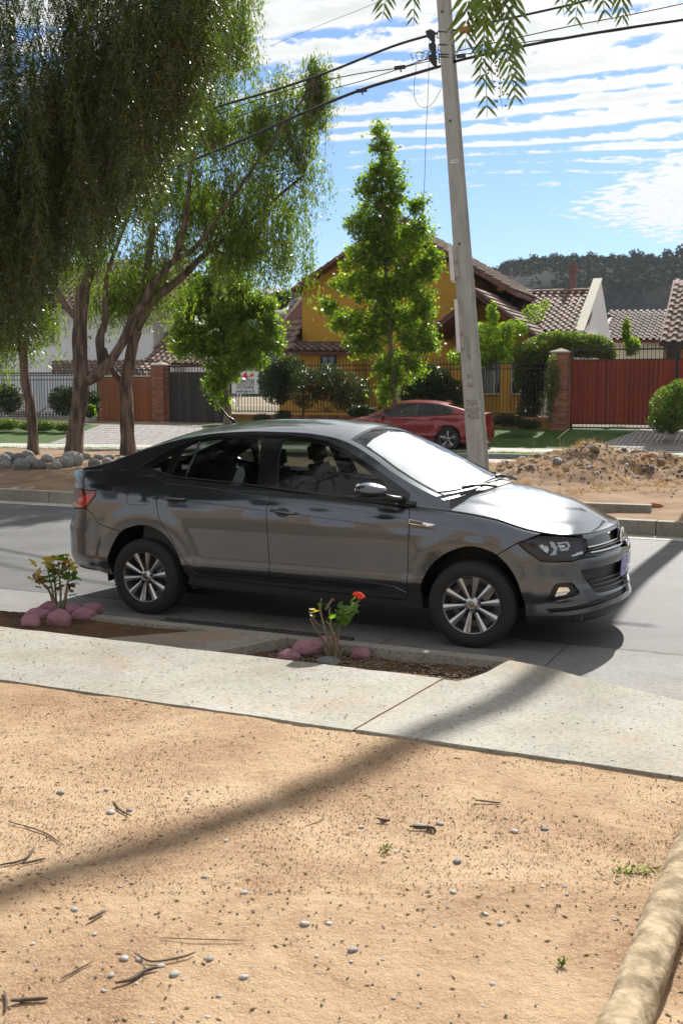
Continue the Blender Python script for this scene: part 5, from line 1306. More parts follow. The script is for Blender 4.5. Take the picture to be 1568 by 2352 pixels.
# unseen wall behind the viewer, added for the reflections in the car's flank
bw=MB().box((0,-9.5,1.2),(34,.2,2.4)).build('reflection_wall',mat('tan wall',(.26,.20,.13),rough=.9,var=.2,scale=1),None); tag(bw,'long tan wall added out of view behind the viewer for the car door reflections','wall')
# ---------------- red saloon on the far side, seen from its left flank ----------------
RP=dict(VP); RP=dict(RP,
 ztop=[(-1.6,1.05),(-.95,1.07),(-.6,1.08),(-.1,1.05),(.5,1.02),(1.18,.99),(1.754,.965),(2.18,.94),(2.7,.90),(3.1,.85),(3.4,.78),(4.2,.75)],
 zc=[(-.85,1.10),(-.6,1.15),(-.3,1.24),(0,1.325),(.4,1.41),(.8,1.45),(1.2,1.46),(1.5,1.43),(1.75,1.36),(2.1,1.18),(2.5,.99)],
 zr=[(-.85,1.08),(-.6,1.12),(-.3,1.20),(0,1.275),(.4,1.355),(.8,1.39),(1.2,1.395),(1.5,1.37),(1.75,1.29),(2.1,1.12),(2.5,.96)],
 zh=[(2.3,1.0),(2.6,.98),(2.9,.93),(3.3,.86),(3.6,.78)],
 bow=lin([(-.85,-.12),(.2,0),(1.2,.02),(1.62,.06),(2.5,.20)]),wheels=(0,2.8),xf=[(a,b+.10) for a,b in VP['xf']],xr=[(a,b-.10) for a,b in VP['xr']])
M_red=mat('red metallic paint',(.20,.008,.014),rough=.25,metal=.3,coat=1)
def build_red():
    S2=Shape(RP); zt=S2.zt; sd2=S2.side
    ya=math.pi-R(22)
    p=at(1001,1041,28.6)
    root=thing('red_saloon','dark red saloon parked by the far kerb, partly hidden by the concrete pole','car',(p.x+.62,p.y+.82,.125),rz=ya); root.scale=(.95,.95,.94)
    ra=crv([(-.36,.25),(-.38,.40),(-.30,.60),(-.13,.715),(0,.735),(.15,.71),(.31,.60),(.38,.42),(.385,.28)],4)
    fa=[(x+2.8,z) for x,z in ra]
    tl=[(-.56,.99),(-.60,.93),(-.44,.78),(-.50,.72),(-1.1,.74),(-1.1,.80),(-.72,.82),(-.70,.98)]
    bp=[(1.0,.27),(1.0,.6),(.96,.98)]
    rdb=crv([(.42,.27),(.38,.42),(.20,.62),(.10,.80),(.12,1.0)],4)
    fdf=[(2.05,.27),(2.15,.6),(2.16,.93)]
    belt=lambda a,b,n=14,d=.012:[(a+(b-a)*i/n,zt(a+(b-a)*i/n)-d) for i in range(n+1)]
    panel('inner_shell',sd2,[(-1.55,.25),(-.40,.25)]+ra+[(.42,.2),(2.4,.2)]+fa+[(4.15,.2)]+[(4.15-5.7*i/50,zt(4.15-5.7*i/50)-.03) for i in range(51)],M_black,root,step=.10,gap=0,thick=0,off=-.028)
    panel('quarter_panel',sd2,ra+[(.40,.26)]+rdb+belt(.12,-1.5,22,.004)+[(-1.5,.42),(-.6,.42),(-.38,.36)],M_red,root,step=.05,gap=.003)
    panel('rear_bumper',sd2,[(-1.55,.22),(-.37,.22),(-.385,.35),(-.6,.41),(-1.55,.41)],M_red,root,step=.05)
    panel('rear_door',sd2,rdb+belt(.12,.955)+bp[::-1],M_red,root,step=.05)
    panel('front_door',sd2,bp+belt(.965,2.155)+fdf[::-1],M_red,root,step=.05)
    panel('front_wing',sd2,fdf+[(2.16+(3.3-2.16)*i/10,zt(2.16+(3.3-2.16)*i/10)-.004) for i in range(11)]+[(4.15,.75),(4.15,.25),(3.25,.25)]+fa[::-1]+[(2.40,.26)],M_red,root,step=.06)
    panel('sill_panel',sd2,[(.39,.28),(2.40,.28),(2.40,.19),(.39,.19)],M_black,root,step=.06)
    for o in panel('tail_lamp',sd2,tl,mat('dark red lamp',(.25,.012,.012),rough=.12,coat=1),root,step=.04,off=.006): pass
    panel('lamp_strip',sd2,[(-.50,.83),(-.49,.845),(-.75,.85),(-.75,.835)],M_white,root,step=.04,off=.010,gap=0)
    panel('bonnet',S2.hood,[(2.42,.012),(4.149,.01),(4.149,1.99),(2.42,1.988)],M_red,root,step=.08,sc=(1,.8),both=False,gap=.002)
    def deck(u,t):
        sg=1
        if t>1: t=2-t; sg=-1
        e=sd2(u,zt(u)); g=1-(1-t)**2.2; return (e[0],e[1]*(1-t)*sg,e[2]+.03*g)
    panel('boot_lid',deck,[(-.60,.01),(-1.549,.01),(-1.549,1.99),(-.60,1.99)],M_red,root,step=.08,sc=(1,.8),both=False,gap=0)
    tp=S2.top
    panel('roof',tp,[(.12,0),(.12,2),(1.66,2),(1.66,0)],M_red,root,step=.06,sc=(1,.6),both=False,gap=0)
    panel('rear_screen',tp,[(-.72,.12),(.11,.14),(.11,1.86),(-.72,1.88)],M_glass,root,step=.08,sc=(1,.6),both=False,gap=0,thick=0)
    panel('windscreen',tp,[(1.66,.09),(2.45,.06),(2.45,1.94),(1.66,1.91)],M_glass,root,step=.08,sc=(1,.6),both=False,gap=0,thick=0)
    for tt in (0,1):
        f=(lambda x,t:tp(x,t)) if tt==0 else (lambda x,t:tp(x,2-t))
        panel('rear_pillar',f,[(-.85,0),(.13,0),(.13,.14),(-.72,.12),(-.85,.12)],M_red,root,step=.05,sc=(1,.6),both=False,gap=0,flipn=(tt==1))
        panel('windscreen_pillar',f,[(1.66,0),(2.45,0),(2.45,.06),(1.66,.09)],M_red,root,step=.05,sc=(1,.6),both=False,gap=0,flipn=(tt==1))
    gr=S2.green
    wt=[(-.12,1.10),(-.10,1.18),(.05,1.25),(.3,1.315),(.6,1.35),(1.0,1.362),(1.35,1.355),(1.6,1.30),(1.9,1.17),(2.25,1.0),(2.30,.95)]
    wb=[(2.2,zt(2.2)-.008),(1.6,zt(1.6)-.008),(1.0,zt(1.0)-.008),(.4,zt(.4)-.008),(.1,1.045),(-.05,1.07)]
    panel('side_frame',gr,[(-.85,1.05)]+[(x,S2.zr(x)-.002) for x in [-.85+i*(3.3)/40 for i in range(41)]]+[(2.45,.93)]+[(2.31,.935)]+wt[::-1]+wb[::-1][:1]+[(-.3,1.05)],M_red,root,step=.05,gap=0)
    g1=[(.02,1.075),(-.04,1.12),(.02,1.19),(.22,1.26),(.22,1.06)]; g2=[(.26,1.06),(.26,1.275),(.6,1.325),(.90,1.335),(.96,1.02),(.6,1.035)]; g3=[(1.06,1.012),(1.02,1.335),(1.34,1.328),(1.6,1.27),(1.9,1.14),(2.05,1.06),(2.1,.975),(1.6,.99)]
    panel('window_frame',gr,wt+wb,M_gloss,root,step=.05,gap=.001,off=-.004,holes=[g1,g2,g3])
    for g in (g1,g2,g3): panel('window',gr,g,M_glass,root,step=.08,gap=-.003,thick=0,off=-.012)
    for sg in (1,-1):
        c=surf_curve(sd2,[(.18,.90),(.26,.90),(.36,.89)],.03); MB().tube(c if sg==1 else mir(c),.012,6).build('door_handle',M_red,root,True)
        c=surf_curve(sd2,[(1.2,.88),(1.28,.88),(1.38,.87)],.03); MB().tube(c if sg==1 else mir(c),.012,6).build('door_handle',M_red,root,True)
        MB().tube([(2.02,-.86*sg,1.03),(2.02,-.95*sg,1.04),(2.03,-1.03*sg,1.03)],[.05,.07,.04],8).build('door_mirror',M_red,root,True)
    MB().prism([(.30,-.03,1.41),(.12,-.03,1.385),(.16,-.03,1.44),(.26,-.03,1.455)],(0,.06,0)).build('roof_fin',M_red,root)
    for cx in (0,2.8):
        for side in (-1,1):
            wheel(root,cx,.865*side,0,side,Rt=.335,Rr=.24,dark=True,spokes=5); 
            w_=MB(); n=16
            for i in range(n+1): a=PI*i/n*1.12-.2; w_.v+=[(cx+.41*math.cos(a),.80*side,.32+.42*math.sin(a)),(cx+.41*math.cos(a),.45*side,.32+.42*math.sin(a))]
            for i in range(n): w_.f.append((2*i,2*i+1,2*i+3,2*i+2))
            w_.build('wheel_arch_liner',M_black,root,True); MB().box((cx,.45*side,.45),(.86,.01,.6)).build('wheel_arch_liner',M_black,root)
    MB().box((1.4,0,.26),(3.2,1.4,.08)).box((-.5,0,.34),(.6,1.3,.05)).build('underbody',M_black,root)
    for sy in (-.38,.38): 
        MB().box((1.1,sy,.85),(.14,.48,.62),(0,-.2,0)).box((1.02,sy,1.22),(.09,.25,.16),(0,-.15,0)).build('seat',M_seat,root); MB().box((.15,sy,.85),(.14,.55,.55),(0,-.3,0)).box((.06,sy,1.14),(.09,.25,.13)).build('seat',M_seat,root)
    MB().box((-.3,0,1.0),(.7,1.2,.04)).box((2.2,0,.88),(.5,1.3,.14)).box((1.0,-.76,.7),(2.2,.03,.5)).box((1.0,.76,.7),(2.2,.03,.5)).build('interior',M_black,root)
    return root
build_red()
# ---------------- trees and plants ----------------
M_bark=mat('pepper tree bark',(.155,.108,.080),rough=.95,col2=(.048,.035,.028),scale=9,stretch=(1,1,.2),bump=4,bscale=16,detail=8,contrast=(.42,.58))
M_bark2=mat('smooth grey bark',(.16,.12,.085),rough=.9,var=.4,scale=8)
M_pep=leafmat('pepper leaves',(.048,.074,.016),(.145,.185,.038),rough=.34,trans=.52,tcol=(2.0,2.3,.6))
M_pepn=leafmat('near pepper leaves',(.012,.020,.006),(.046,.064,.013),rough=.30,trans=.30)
M_berry=leafmat('green berries',(.10,.11,.02),(.20,.17,.03),rough=.5,trans=.3)
M_berryr=leafmat('reddish berries',(.12,.03,.015),(.17,.06,.03),rough=.5,trans=.3)
M_liq=leafmat('maple-like leaves',(.060,.10,.018),(.18,.235,.038),rough=.34,trans=.6,tcol=(2.0,2.3,.5))
M_dkg=leafmat('dark shrub leaves',(.012,.022,.008),(.035,.055,.015),rough=.4,trans=.3)
M_hedge=leafmat('hedge leaves',(.035,.06,.015),(.12,.17,.035),rough=.4,trans=.45)
M_orf=leafmat('orange blossoms',(.55,.14,.03),(.65,.36,.05),rough=.6,trans=.3,tcol=(1.4,1.2,.6))
M_pinkf=leafmat('pink blossoms',(.55,.06,.14),(.6,.2,.28),rough=.6,trans=.3,tcol=(1.2,1,1))
M_yelf=leafmat('yellow blossoms',(.65,.40,.03),(.7,.5,.05),rough=.6,trans=.3,tcol=(1.3,1.2,.8))
def trunk(parent,paths,m,name='trunk',n=10,wob=.05):
    for i,(pts,r0,r1,nm) in enumerate(paths):
        c=crv([tuple(p) for p in pts],9 if r0>.07 else 5); k=len(c)
        rs=[r1+(r0-r1)*(1-j/(k-1))**1.25 for j in range(k)]
        if nm=='trunk': rs=[r*(1+.35*max(0,1-j/7)**2) for j,r in enumerate(rs)]
        if r0>.07:      # furrowed bark: ridges running along the stem
            nn=26; b_=MB().tube(c,rs,nn,cap=False); sd_=random.random()*9
            for j in range(k):
                for q in range(nn):
                    v=Vector(b_.v[j*nn+q]); ctr=Vector(c[j]); d=v-ctr; an=2*PI*q/nn; u=noise3(math.cos(an)*2.6+sd_,math.sin(an)*2.6,j*.16)+.5*noise3(math.cos(an)*7+sd_,math.sin(an)*7,j*.35); b_.v[j*nn+q]=tuple(ctr+d*(1+.20*u))
            b_.build(nm,m,parent,True)
        else: MB().tube(c,rs,8 if r0>.05 else 6,wob=wob).build(nm,m,parent,True)
def blobs_sample(bl,n,shell=.35):
    "random points in a union of ellipsoids (centre, radii, weight), denser towards the shell"
    W=np.array([b[2] for b in bl],float); W/=W.sum(); idx=NR.choice(len(bl),n,p=W)
    C=np.array([b[0] for b in bl])[idx]; Rr=np.array([b[1] for b in bl])[idx]
    d=NR.normal(size=(n,3)); d/=np.linalg.norm(d,axis=1)[:,None]; r=NR.random(n)**shell
    return C+d*Rr*r[:,None], d
def vnoise(P,sc,seed=0):
    g=np.random.default_rng(seed).random((32,32,32)); q=(P*sc+100.0); i=np.floor(q).astype(int); f=q-i; f=f*f*(3-2*f); out=0
    for a in (0,1):
        for b in (0,1):
            for c in (0,1):
                w_=(f[:,0] if a else 1-f[:,0])*(f[:,1] if b else 1-f[:,1])*(f[:,2] if c else 1-f[:,2]); out=out+w_*g[(i[:,0]+a)%32,(i[:,1]+b)%32,(i[:,2]+c)%32]
    return out
def hanging(bl,ncl,per,seed,gap=.45,lenv=(.45,1.15),spc=9):
    "tassels: clusters of strands hanging from anchor points; returns leaf centres, directions"
    A,_=blobs_sample(bl,ncl*3,.45); k=vnoise(A,1.3,seed)+.35*vnoise(A,3.1,seed+4)>gap+.17; A=A[k][:ncl]; n=len(A)
    S_=np.repeat(A,spc,0)+NR.normal(size=(n*spc,3))*np.array([.085,.085,.10]); m=len(S_)
    L_=NR.uniform(*lenv,size=m); az=NR.uniform(0,2*PI,m); t=NR.random((m,per))
    out=np.stack([np.cos(az),np.sin(az),az*0],1)[:,None,:]
    C=np.repeat(S_[:,None,:],per,1)+out*(np.sqrt(t)[...,None]*.16*L_[:,None,None]); C[...,2]+=(.08*np.sin(t*PI*.6)-t**1.15)*L_[:,None]
    C+=NR.normal(size=C.shape)*np.array([.022,.022,.02])
    D=NR.normal(size=C.shape)*.55; D[...,2]-=1.0
    return C.reshape(-1,3),D.reshape(-1,3),A
mp_=lambda x,y,Y: at(x,y,Y)
# three pepper trees on the median
def pepper(label,base,paths,bl,nstr,seed,per=42,gap=.50):
    t=thing('pepper_tree',label,'tree',tuple(base),group='pepper trees on the median')
    trunk(t,paths,M_bark)
    C,D,A=hanging(bl,nstr//9,9,seed,gap)
    n=len(C); leaves('crown',C,D,NR.uniform(.09,.16,n),NR.uniform(.018,.030,n),M_pep,t)
    # fine twigs feeding the strands
    tw=MB(); ends=[p[0][-1] for p in paths]+[p[0][len(p[0])//2] for p in paths[-3:]]
    for i in range(min(150,len(A))):
        a=Vector(A[i*len(A)//150]); e=min(ends,key=lambda q:(Vector(q)-a).length); m_=(a+Vector(e))/2+Vector((random.uniform(-.2,.2),random.uniform(-.2,.2),.12))
        tw.tube([e,m_,a],[.011,.007,.003],4,cap=False)
    tw.build('twigs',M_bark,t,kind='stuff',fix=False)
    return t
YT=23.2
def B(px,py,dy,rx,rz,w=None,ry=None): 
    c=mp_(px,py,YT+dy); k=YT/2430.0; return (tuple(c),(rx*k,(ry or rx)*k*.9,rz*k),w or rx*rz)
def pth(pts,dy=0): return [tuple(mp_(x,y,YT+dy+(z if len(q)>2 else 0))) for q in pts for x,y,z in [(q+(0,))[:3]]]
zb=.33
bA=mp_(78,1052,YT); bB=mp_(170,1062,YT-.5); bC=mp_(296,1054,YT)
pepper('thin leaning pepper tree with drooping foliage, left end of the median',(bA.x,bA.y,zb),
 [(pth([(78,1058),(75,977),(69,922),(60,885),(55,830),(50,740),(45,640)]),.115,.08,'trunk'),(pth([(52,800),(20,720),(-30,640)]),.06,.03,'limb'),(pth([(50,720),(90,620),(110,520)]),.07,.03,'limb')],
 [B(30,560,0,150,150),B(-60,620,0,140,160),B(90,690,.3,60,70),B(20,730,.3,85,70)],3200,3)
pepper('thick pepper tree whose forked trunk sweeps right, second on the median',(bB.x,bB.y,zb),
 [(pth([(168,1066),(175,990),(178,958),(187,893),(184,812),(185,731),(192,660)],-.5),.185,.14,'trunk'),
  (pth([(187,735),(161,712),(139,680),(110,620),(60,520)],-.5),.10,.04,'limb'),
  (pth([(190,680),(216,596),(225,520),(240,420),(300,250),(350,100)],-.5),.11,.03,'limb'),
  (pth([(188,880),(222,862),(256,827),(286,779),(304,735),(330,695),(351,651),(403,596),(445,572),(520,470),(600,360),(680,250),(722,180)],-.5),.125,.018,'limb'),
  (pth([(238,838),(230,800),(229,775),(242,739),(243,690),(250,620),(300,480),(330,380)],-.3),.10,.03,'limb'),
  (pth([(403,596),(430,480),(450,300),(520,120)],-.5),.07,.02,'limb')],
 [B(300,330,0,210,190),B(480,160,0,130,150),B(600,400,0,120,150),B(700,330,.3,62,120),B(250,540,0,200,80),B(560,560,.2,130,70),B(400,60,0,170,140),B(733,165,0,26,60,9000),B(120,400,0,170,200),B(540,50,0,70,100)],6600,5)
pepper('pepper tree with low v-shaped fork, nearest the grey car roof',(bC.x,bC.y,zb),
 [(pth([(296,1060),(293,990),(292,940),(289,890),(297,838),(311,768),(330,720)]),.16,.11,'trunk'),
  (pth([(289,892),(270,865),(256,845),(240,800)],.3),.09,.05,'limb'),
  (pth([(330,720),(359,680),(395,655),(432,622),(480,575),(560,520),(640,450),(700,400)]),.12,.025,'limb'),
  (pth([(322,735),(335,640),(350,540),(360,400),(350,300)]),.11,.03,'limb'),
  (pth([(480,575),(570,590),(640,560)]),.05,.02,'limb')],
 [B(420,480,.5,190,120),B(620,520,.3,105,80),B(680,590,.3,55,50,1500),B(480,330,.5,170,150),B(340,640,.4,120,50),B(250,650,.4,80,45,3000),B(655,250,.3,70,110)],5000,8)
# small low side shoots
def shoots(parent_label,cx,cy,n,Y,spread,mat_,seed,ln=.12): pass
# foreground pepper tree: trunk off to the left, branches hanging into view
npt=thing('pepper_tree','large near pepper tree, dense drooping strands filling the upper left corner','tree',(-5.2,8.6,.1))
trunk(npt,[([(-5.2,8.6,.0),(-5.1,8.5,1.5),(-5.0,8.4,3.2),(-4.6,8.3,4.6)],.34,.24,'trunk'),([(-4.6,8.3,4.5),(-3.6,8.2,6.0),(-2.2,8.2,7.0),(-.8,8.2,7.2)],.16,.05,'limb'),([(-4.7,8.3,4.4),(-3.9,6.5,5.8),(-2.4,5.0,6.2),(-.4,4.3,5.6),(1.0,4.1,4.75),(2.2,4.2,4.55)],.13,.012,'limb'),([(-4.9,8.4,3.6),(-3.8,9.0,5.2),(-2.6,9.4,6.2)],.12,.04,'limb')],M_bark)
# hem of the hanging foliage in world x (measured at 8 m)
hem=pchip([(-4.6,2.2),(-3.0,2.45),(-2.55,2.30),(-2.42,2.25),(-2.28,2.5),(-2.05,2.95),(-1.80,2.95),(-1.62,3.25),(-1.5,3.15),(-1.36,3.30),(-1.24,3.60),(-1.02,3.95),(-.90,4.35),(-.72,4.9),(-.6,5.4)])
def near_crown():
    fr_c=[];fr_d=[];bc=[];br=[]; rng=random.Random(5)
    tries=0; strands=0
    while strands<1600 and tries<20000:
        tries+=1
        x=rng.uniform(-4.4,-.62); y=rng.uniform(6.7,10.2); hz=hem(x*8.2/y)*y/8.2-(y/8.2-1)*1.75+rng.uniform(-.05,.35)+ (rng.random()<.4)*rng.uniform(0,2.6)
        if noise3(x*2.6,y*2.6,hz*.8)<-.05 and rng.random()<.85: continue
        L_=rng.uniform(.8,1.6); top=hz+L_
        if top>7.4: continue
        strands+=1; ax,ay=rng.uniform(-.12,.12),rng.uniform(-.12,.12)
        k=int(L_/.10)
        for i in range(k):
            t=i/k; p=(x+ax*t,y+ay*t,hz+L_*(t)); a=rng.uniform(0,2*PI)
            fr_c.append(p); fr_d.append((math.cos(a)*.45,math.sin(a)*.45,-1.0+rng.uniform(-.2,.3)))
        if rng.random()<.45:
            for i in range(40): bc.append((x+rng.gauss(0,.03),y+rng.gauss(0,.03),hz+rng.uniform(.05,.45)))
            br.append(len(bc))
    C=np.array(fr_c); D=np.array(fr_d); D/=np.linalg.norm(D,axis=1)[:,None]; n=len(C); m=13
    FLn=NR.uniform(.15,.26,n); S_=np.cross(D,NR.normal(size=(n,3))); S_/=np.linalg.norm(S_,axis=1)[:,None]
    t=np.linspace(.08,1,m)
    Cc=[];Dd=[];Ll=[]
    for sgn in (1,-1):
        base=C[:,None,:]+D[:,None,:]*(t[None,:,None]*FLn[:,None,None]); base[...,2]-= (t[None,:]**2)*.04
        dl=(S_[:,None,:]*sgn*.85+D[:,None,:]*.65); dl=dl/np.linalg.norm(dl,axis=2)[...,None]; dl=np.repeat(dl,m,1); ll=.056*(1-.45*t[None,:])*(.8+.4*NR.random((n,m)))
        Cc.append((base+dl*ll[...,None]*.5).reshape(-1,3)); Dd.append(dl.reshape(-1,3)); Ll.append(ll.reshape(-1))
    Cc=np.concatenate(Cc);Dd=np.concatenate(Dd);Ll=np.concatenate(Ll); Dd=Dd+NR.normal(size=Dd.shape)*.12
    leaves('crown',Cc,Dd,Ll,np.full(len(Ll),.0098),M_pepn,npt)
    # rachises
    V=np.empty((n,4,3)); E=C+D*FLn[:,None]; E[:,2]-=.04; q=S_*.0012
    V[:,0]=C-q;V[:,1]=C+q;V[:,2]=E+q*.5;V[:,3]=E-q*.5; npmesh('leaf_stalks',V.reshape(-1,3),np.arange(n*4).reshape(n,4),M_berry,False,npt,kind='stuff')
    # berries as small faceted beads (joined: far more than can be counted)
    P=np.array(bc); oc=np.array([(1,0,0),(-1,0,0),(0,1,0),(0,-1,0),(0,0,1),(0,0,-1)])*.0058; f=np.array([(0,2,4),(2,1,4),(1,3,4),(3,0,4),(2,0,5),(1,2,5),(3,1,5),(0,3,5)])
    V=(P[:,None,:]+oc[None]).reshape(-1,3); Fq=(np.arange(len(P))[:,None,None]*6+f[None]).reshape(-1,3); h_=len(Fq)*4//5//8*8
    npmesh('berries',V,Fq[:h_],M_berry,False,npt,kind='stuff',k=3); npmesh('berries',V,Fq[h_:],M_berryr,False,npt,kind='stuff',k=3)
near_crown()
# single fronds hanging in front of the pole, every leaflet its own piece
lfm=MB().add([(0,0,0),(.010,.0052,.0012),(.040,.0062,.001),(.075,0,-.004),(.040,-.0062,.001),(.010,-.0052,.0012),(.03,0,-.0012)],[(0,6,1),(1,6,2),(2,6,3),(3,6,4),(4,6,5),(5,6,0)]).mesh('leaflet',M_pepn,True)
def frond(px,py0,py1,lean,Y,n,sz=1.0,yaw=0):
    a=at(px,py0,Y); b_=at(px+lean,py1,Y+random.uniform(-.05,.05)); m_=(a+b_)/2+Vector((random.uniform(-.01,.01),0,0))
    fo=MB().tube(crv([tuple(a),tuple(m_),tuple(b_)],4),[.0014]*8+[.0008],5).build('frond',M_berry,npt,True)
    d=(b_-a).normalized(); sv=Vector((math.cos(yaw),math.sin(yaw),0)); 
    for i in range(n):
        t=.12+.88*i/n; p=a.lerp(b_,t+random.uniform(-.015,.015))
        for sg_ in (1,-1):
            dr=(sv*sg_*.62+d*.80+Vector((random.uniform(-.1,.1),random.uniform(-.15,.15),random.uniform(-.1,.1)))).normalized(); up_=Vector((0,-1,.3)).cross(dr).normalized(); nn=dr.cross(up_)
            M_=Matrix((dr,up_,nn)).transposed(); link(lfm,'leaflet',fo,loc=p-ORI[npt.name],rot=M_.to_euler(),scl=sz*1.35*(1.05-.5*t)*random.uniform(.85,1.15))
    return fo
for a in ((1100,-60,270,18,4.1,11,1.0,.1),(1075,-40,110,-8,4.0,6,1.15,0),(1155,-60,120,8,4.05,7,1.1,.3),(1150,60,235,35,4.15,9,.95,-.2),(1175,-50,215,12,4.0,9,1.0,.2),(1130,-50,60,-25,3.9,5,1.2,.5),(885,-40,45,-8,4.6,4,.9,0),(945,-60,60,4,4.8,5,.8,.3),(1330,-60,60,-12,4.2,5,.8,0),(1420,-60,55,10,4.2,5,.95,.4),(1290,-80,40,5,4.3,4,.8,.1),(1375,-70,40,14,4.1,5,.9,.2),(1120,20,190,-20,4.2,8,.8,-.3)): frond(*a)
bm_=rock_mesh('berry',M_berry,1,1,.05,1.0)
for (cx,y0,y1,n) in ((1150,120,250,26),(1130,90,200,16),(1175,60,150,12)):
    for i in range(n):
        p=at(cx+random.uniform(-16,16),random.uniform(y0,y1),4.1+random.uniform(-.04,.04)); link(bm_,'berry',npt,loc=p-ORI[npt.name],scl=.0046)
    st=crv([tuple(at(cx+4,-30,4.1)),tuple(at(cx-3,(y0+y1)/2,4.1)),tuple(at(cx+3,y1,4.1))],5); MB().tube(st,.0012,4).build('berry_stalk',M_berry,npt)
# two maple-like street trees
def liq(label,base,Y,lumps,trunkpts_px,nleaf,r=.1):
    t=thing('street_tree',label,'tree',tuple(base))
    trunk(t,[([tuple(at(x,y,Y)) for x,y in trunkpts_px],r,r*.25,'trunk')],M_bark2)
    k=Y/2423.0
    # lumps of foliage, each carried by its own limb, filled with small leaf clusters
    cl=[]; tw=MB()
    ar=sum(q[2]*q[3] for q in lumps)
    for x,y,rx,ry in lumps:
        c0=at(x,y,Y)+Vector((0,random.uniform(-.5,.5)*min(1,rx*k*1.2),0)); yb=min(y+ry*1.3+20,trunkpts_px[0][1]-20)
        tx=pchip(sorted([(q[1],q[0]) for q in trunkpts_px]))(yb); st=at(tx,yb,Y); tw.tube([st,st.lerp(c0,.5)+Vector((0,0,-.06)),c0],[.028,.018,.008],5,cap=False)
        for i in range(max(6,int(760*rx*ry/ar))):
            d=Vector((random.gauss(0,1),random.gauss(0,1),random.gauss(0,1))).normalized()*random.random()**.42
            c=c0+Vector((d.x*rx*k*1.1,d.y*rx*k*.8,d.z*ry*k*1.1)); cl.append((c,random.uniform(.06,.15)))
            if i%3==0: tw.tube([c0,(c0+c)/2+Vector((0,0,-.03)),c],[.009,.006,.003],4,cap=False)
    tw.build('twigs',M_bark2,t,kind='stuff',fix=False)
    C=[];per=max(8,nleaf//len(cl))
    cc=np.array([c[0] for c in cl]); cr_=np.array([c[1] for c in cl]); C=np.repeat(cc,per,0)+NR.normal(size=(len(cl)*per,3))*np.repeat(cr_,per)[:,None]*np.array([1,1,.85])
    n=len(C); 
    # lobed leaf = three overlapping blades from one point (palmate outline)
    D=NR.normal(size=(n,3)); D[:,2]=-abs(D[:,2])*.7-.15; D/=np.linalg.norm(D,axis=1)[:,None]; S_=np.cross(D,NR.normal(size=(n,3))); S_/=np.linalg.norm(S_,axis=1)[:,None]; sz=NR.uniform(.05,.09,n)[:,None]
    Vv=np.stack([C-D*sz*.5,C+S_*sz*.25-D*sz*.1,C+S_*sz*.85+D*sz*.15,C+S_*sz*.25+D*sz*.25,C+D*sz*.95,C-S_*sz*.25+D*sz*.25,C-S_*sz*.85+D*sz*.15,C-S_*sz*.25-D*sz*.1],1)
    b=np.arange(n)[:,None]*8; Fq=np.concatenate([b+np.array([[0,1,2,3]]),b+np.array([[0,3,4,5]]),b+np.array([[0,5,6,7]])])
    npmesh('crown',Vv.reshape(-1,3),Fq,M_liq,False,t)
    return t
YL=29.6
liq('tall conical bright green street tree before the yellow house',tuple(at(905,960,YL))[:2]+(.3,),YL,
 [(874,300,11,26),(880,345,19,24),(868,390,24,24),(900,395,19,20),(848,430,24,24),(905,440,24,28),(875,475,42,34),(832,520,34,28),(888,525,40,30),(960,480,17,26),(958,535,26,34),(905,570,52,34),(835,595,42,34),(985,605,27,42),(935,640,50,40),(862,665,52,40),(790,650,24,20),(755,700,22,17),(800,738,34,24),(973,695,28,38),(900,735,62,40),(838,790,40,32),(958,780,32,38),(990,790,16,18),(900,850,42,38),(952,838,24,20),(890,905,20,22)],
 [(908,985),(906,920),(900,840),(890,700),(882,550),(876,400),(873,310)],36000,.085)
liq('round-crowned bright green street tree by the dark plank gate',tuple(at(520,960,YL+.6))[:2]+(.3,),YL+.6,
 [(500,612,26,20),(475,652,38,28),(540,650,34,28),(445,692,38,28),(583,700,34,28),(515,718,54,38),(622,742,22,20),(425,750,28,28),(478,790,44,32),(565,788,46,32),(626,795,22,16),(425,800,22,18),(515,845,38,28),(585,828,26,16),(618,705,16,16),(495,888,20,24),(508,920,10,14)],
 [(522,985),(522,930),(518,860),(512,760),(505,660),(502,610)],33000,.10)
# bushes as clouds of leaves round a twig frame
def bush(name,label,cat,bl,n,m,lf=(.03,.06),flowers=None,nf=0,group=None,stems=14,clump=True,fsz=.05):
    c=np.array([b[0] for b in bl]).mean(0); zmin=min(b[0][2]-b[1][2] for b in bl); base=(float(c[0]),float(c[1]),float(zmin))
    t=thing(name,label,cat,base,group)
    P,d=blobs_sample(bl,n,.35)
    if clump:
        k=vnoise(P,5.0/max(.4,bl[0][1][0]),3)+.15*NR.random(len(P)); P=P[k>.36]
    n=len(P); D=NR.normal(size=(n,3)); D[:,2]+=.3
    leaves('foliage',P,D,NR.uniform(lf[0],lf[1],n),NR.uniform(lf[0]*.5,lf[1]*.55,n),m,t)
    s=MB()
    for i in range(stems):
        q=P[random.randrange(len(P))]; s.tube([Vector(base)+Vector((random.gauss(0,.05),random.gauss(0,.05),0)),(Vector(base)*.5+Vector(q)*.5)+Vector((0,0,.05)),Vector(q)],[.012,.008,.004],4,cap=False)
    s.build('stems',M_bark2,t,fix=False)
    if flowers:
        P,d=blobs_sample(bl,nf,.08); P=P[P[:,2]>zmin+.1]; n=len(P); leaves('blossoms',P,NR.normal(size=(n,3)),NR.uniform(fsz*.6,fsz,n),NR.uniform(fsz*.5,fsz*.9,n),flowers,t)
    return t
def bl(px,py,Y,rx,rz,ry=None): k=Y/2423.0; return (tuple(at(px,py,Y)),(rx*k,(ry or rx)*k,rz*k),rx*rz)
YF=32.0
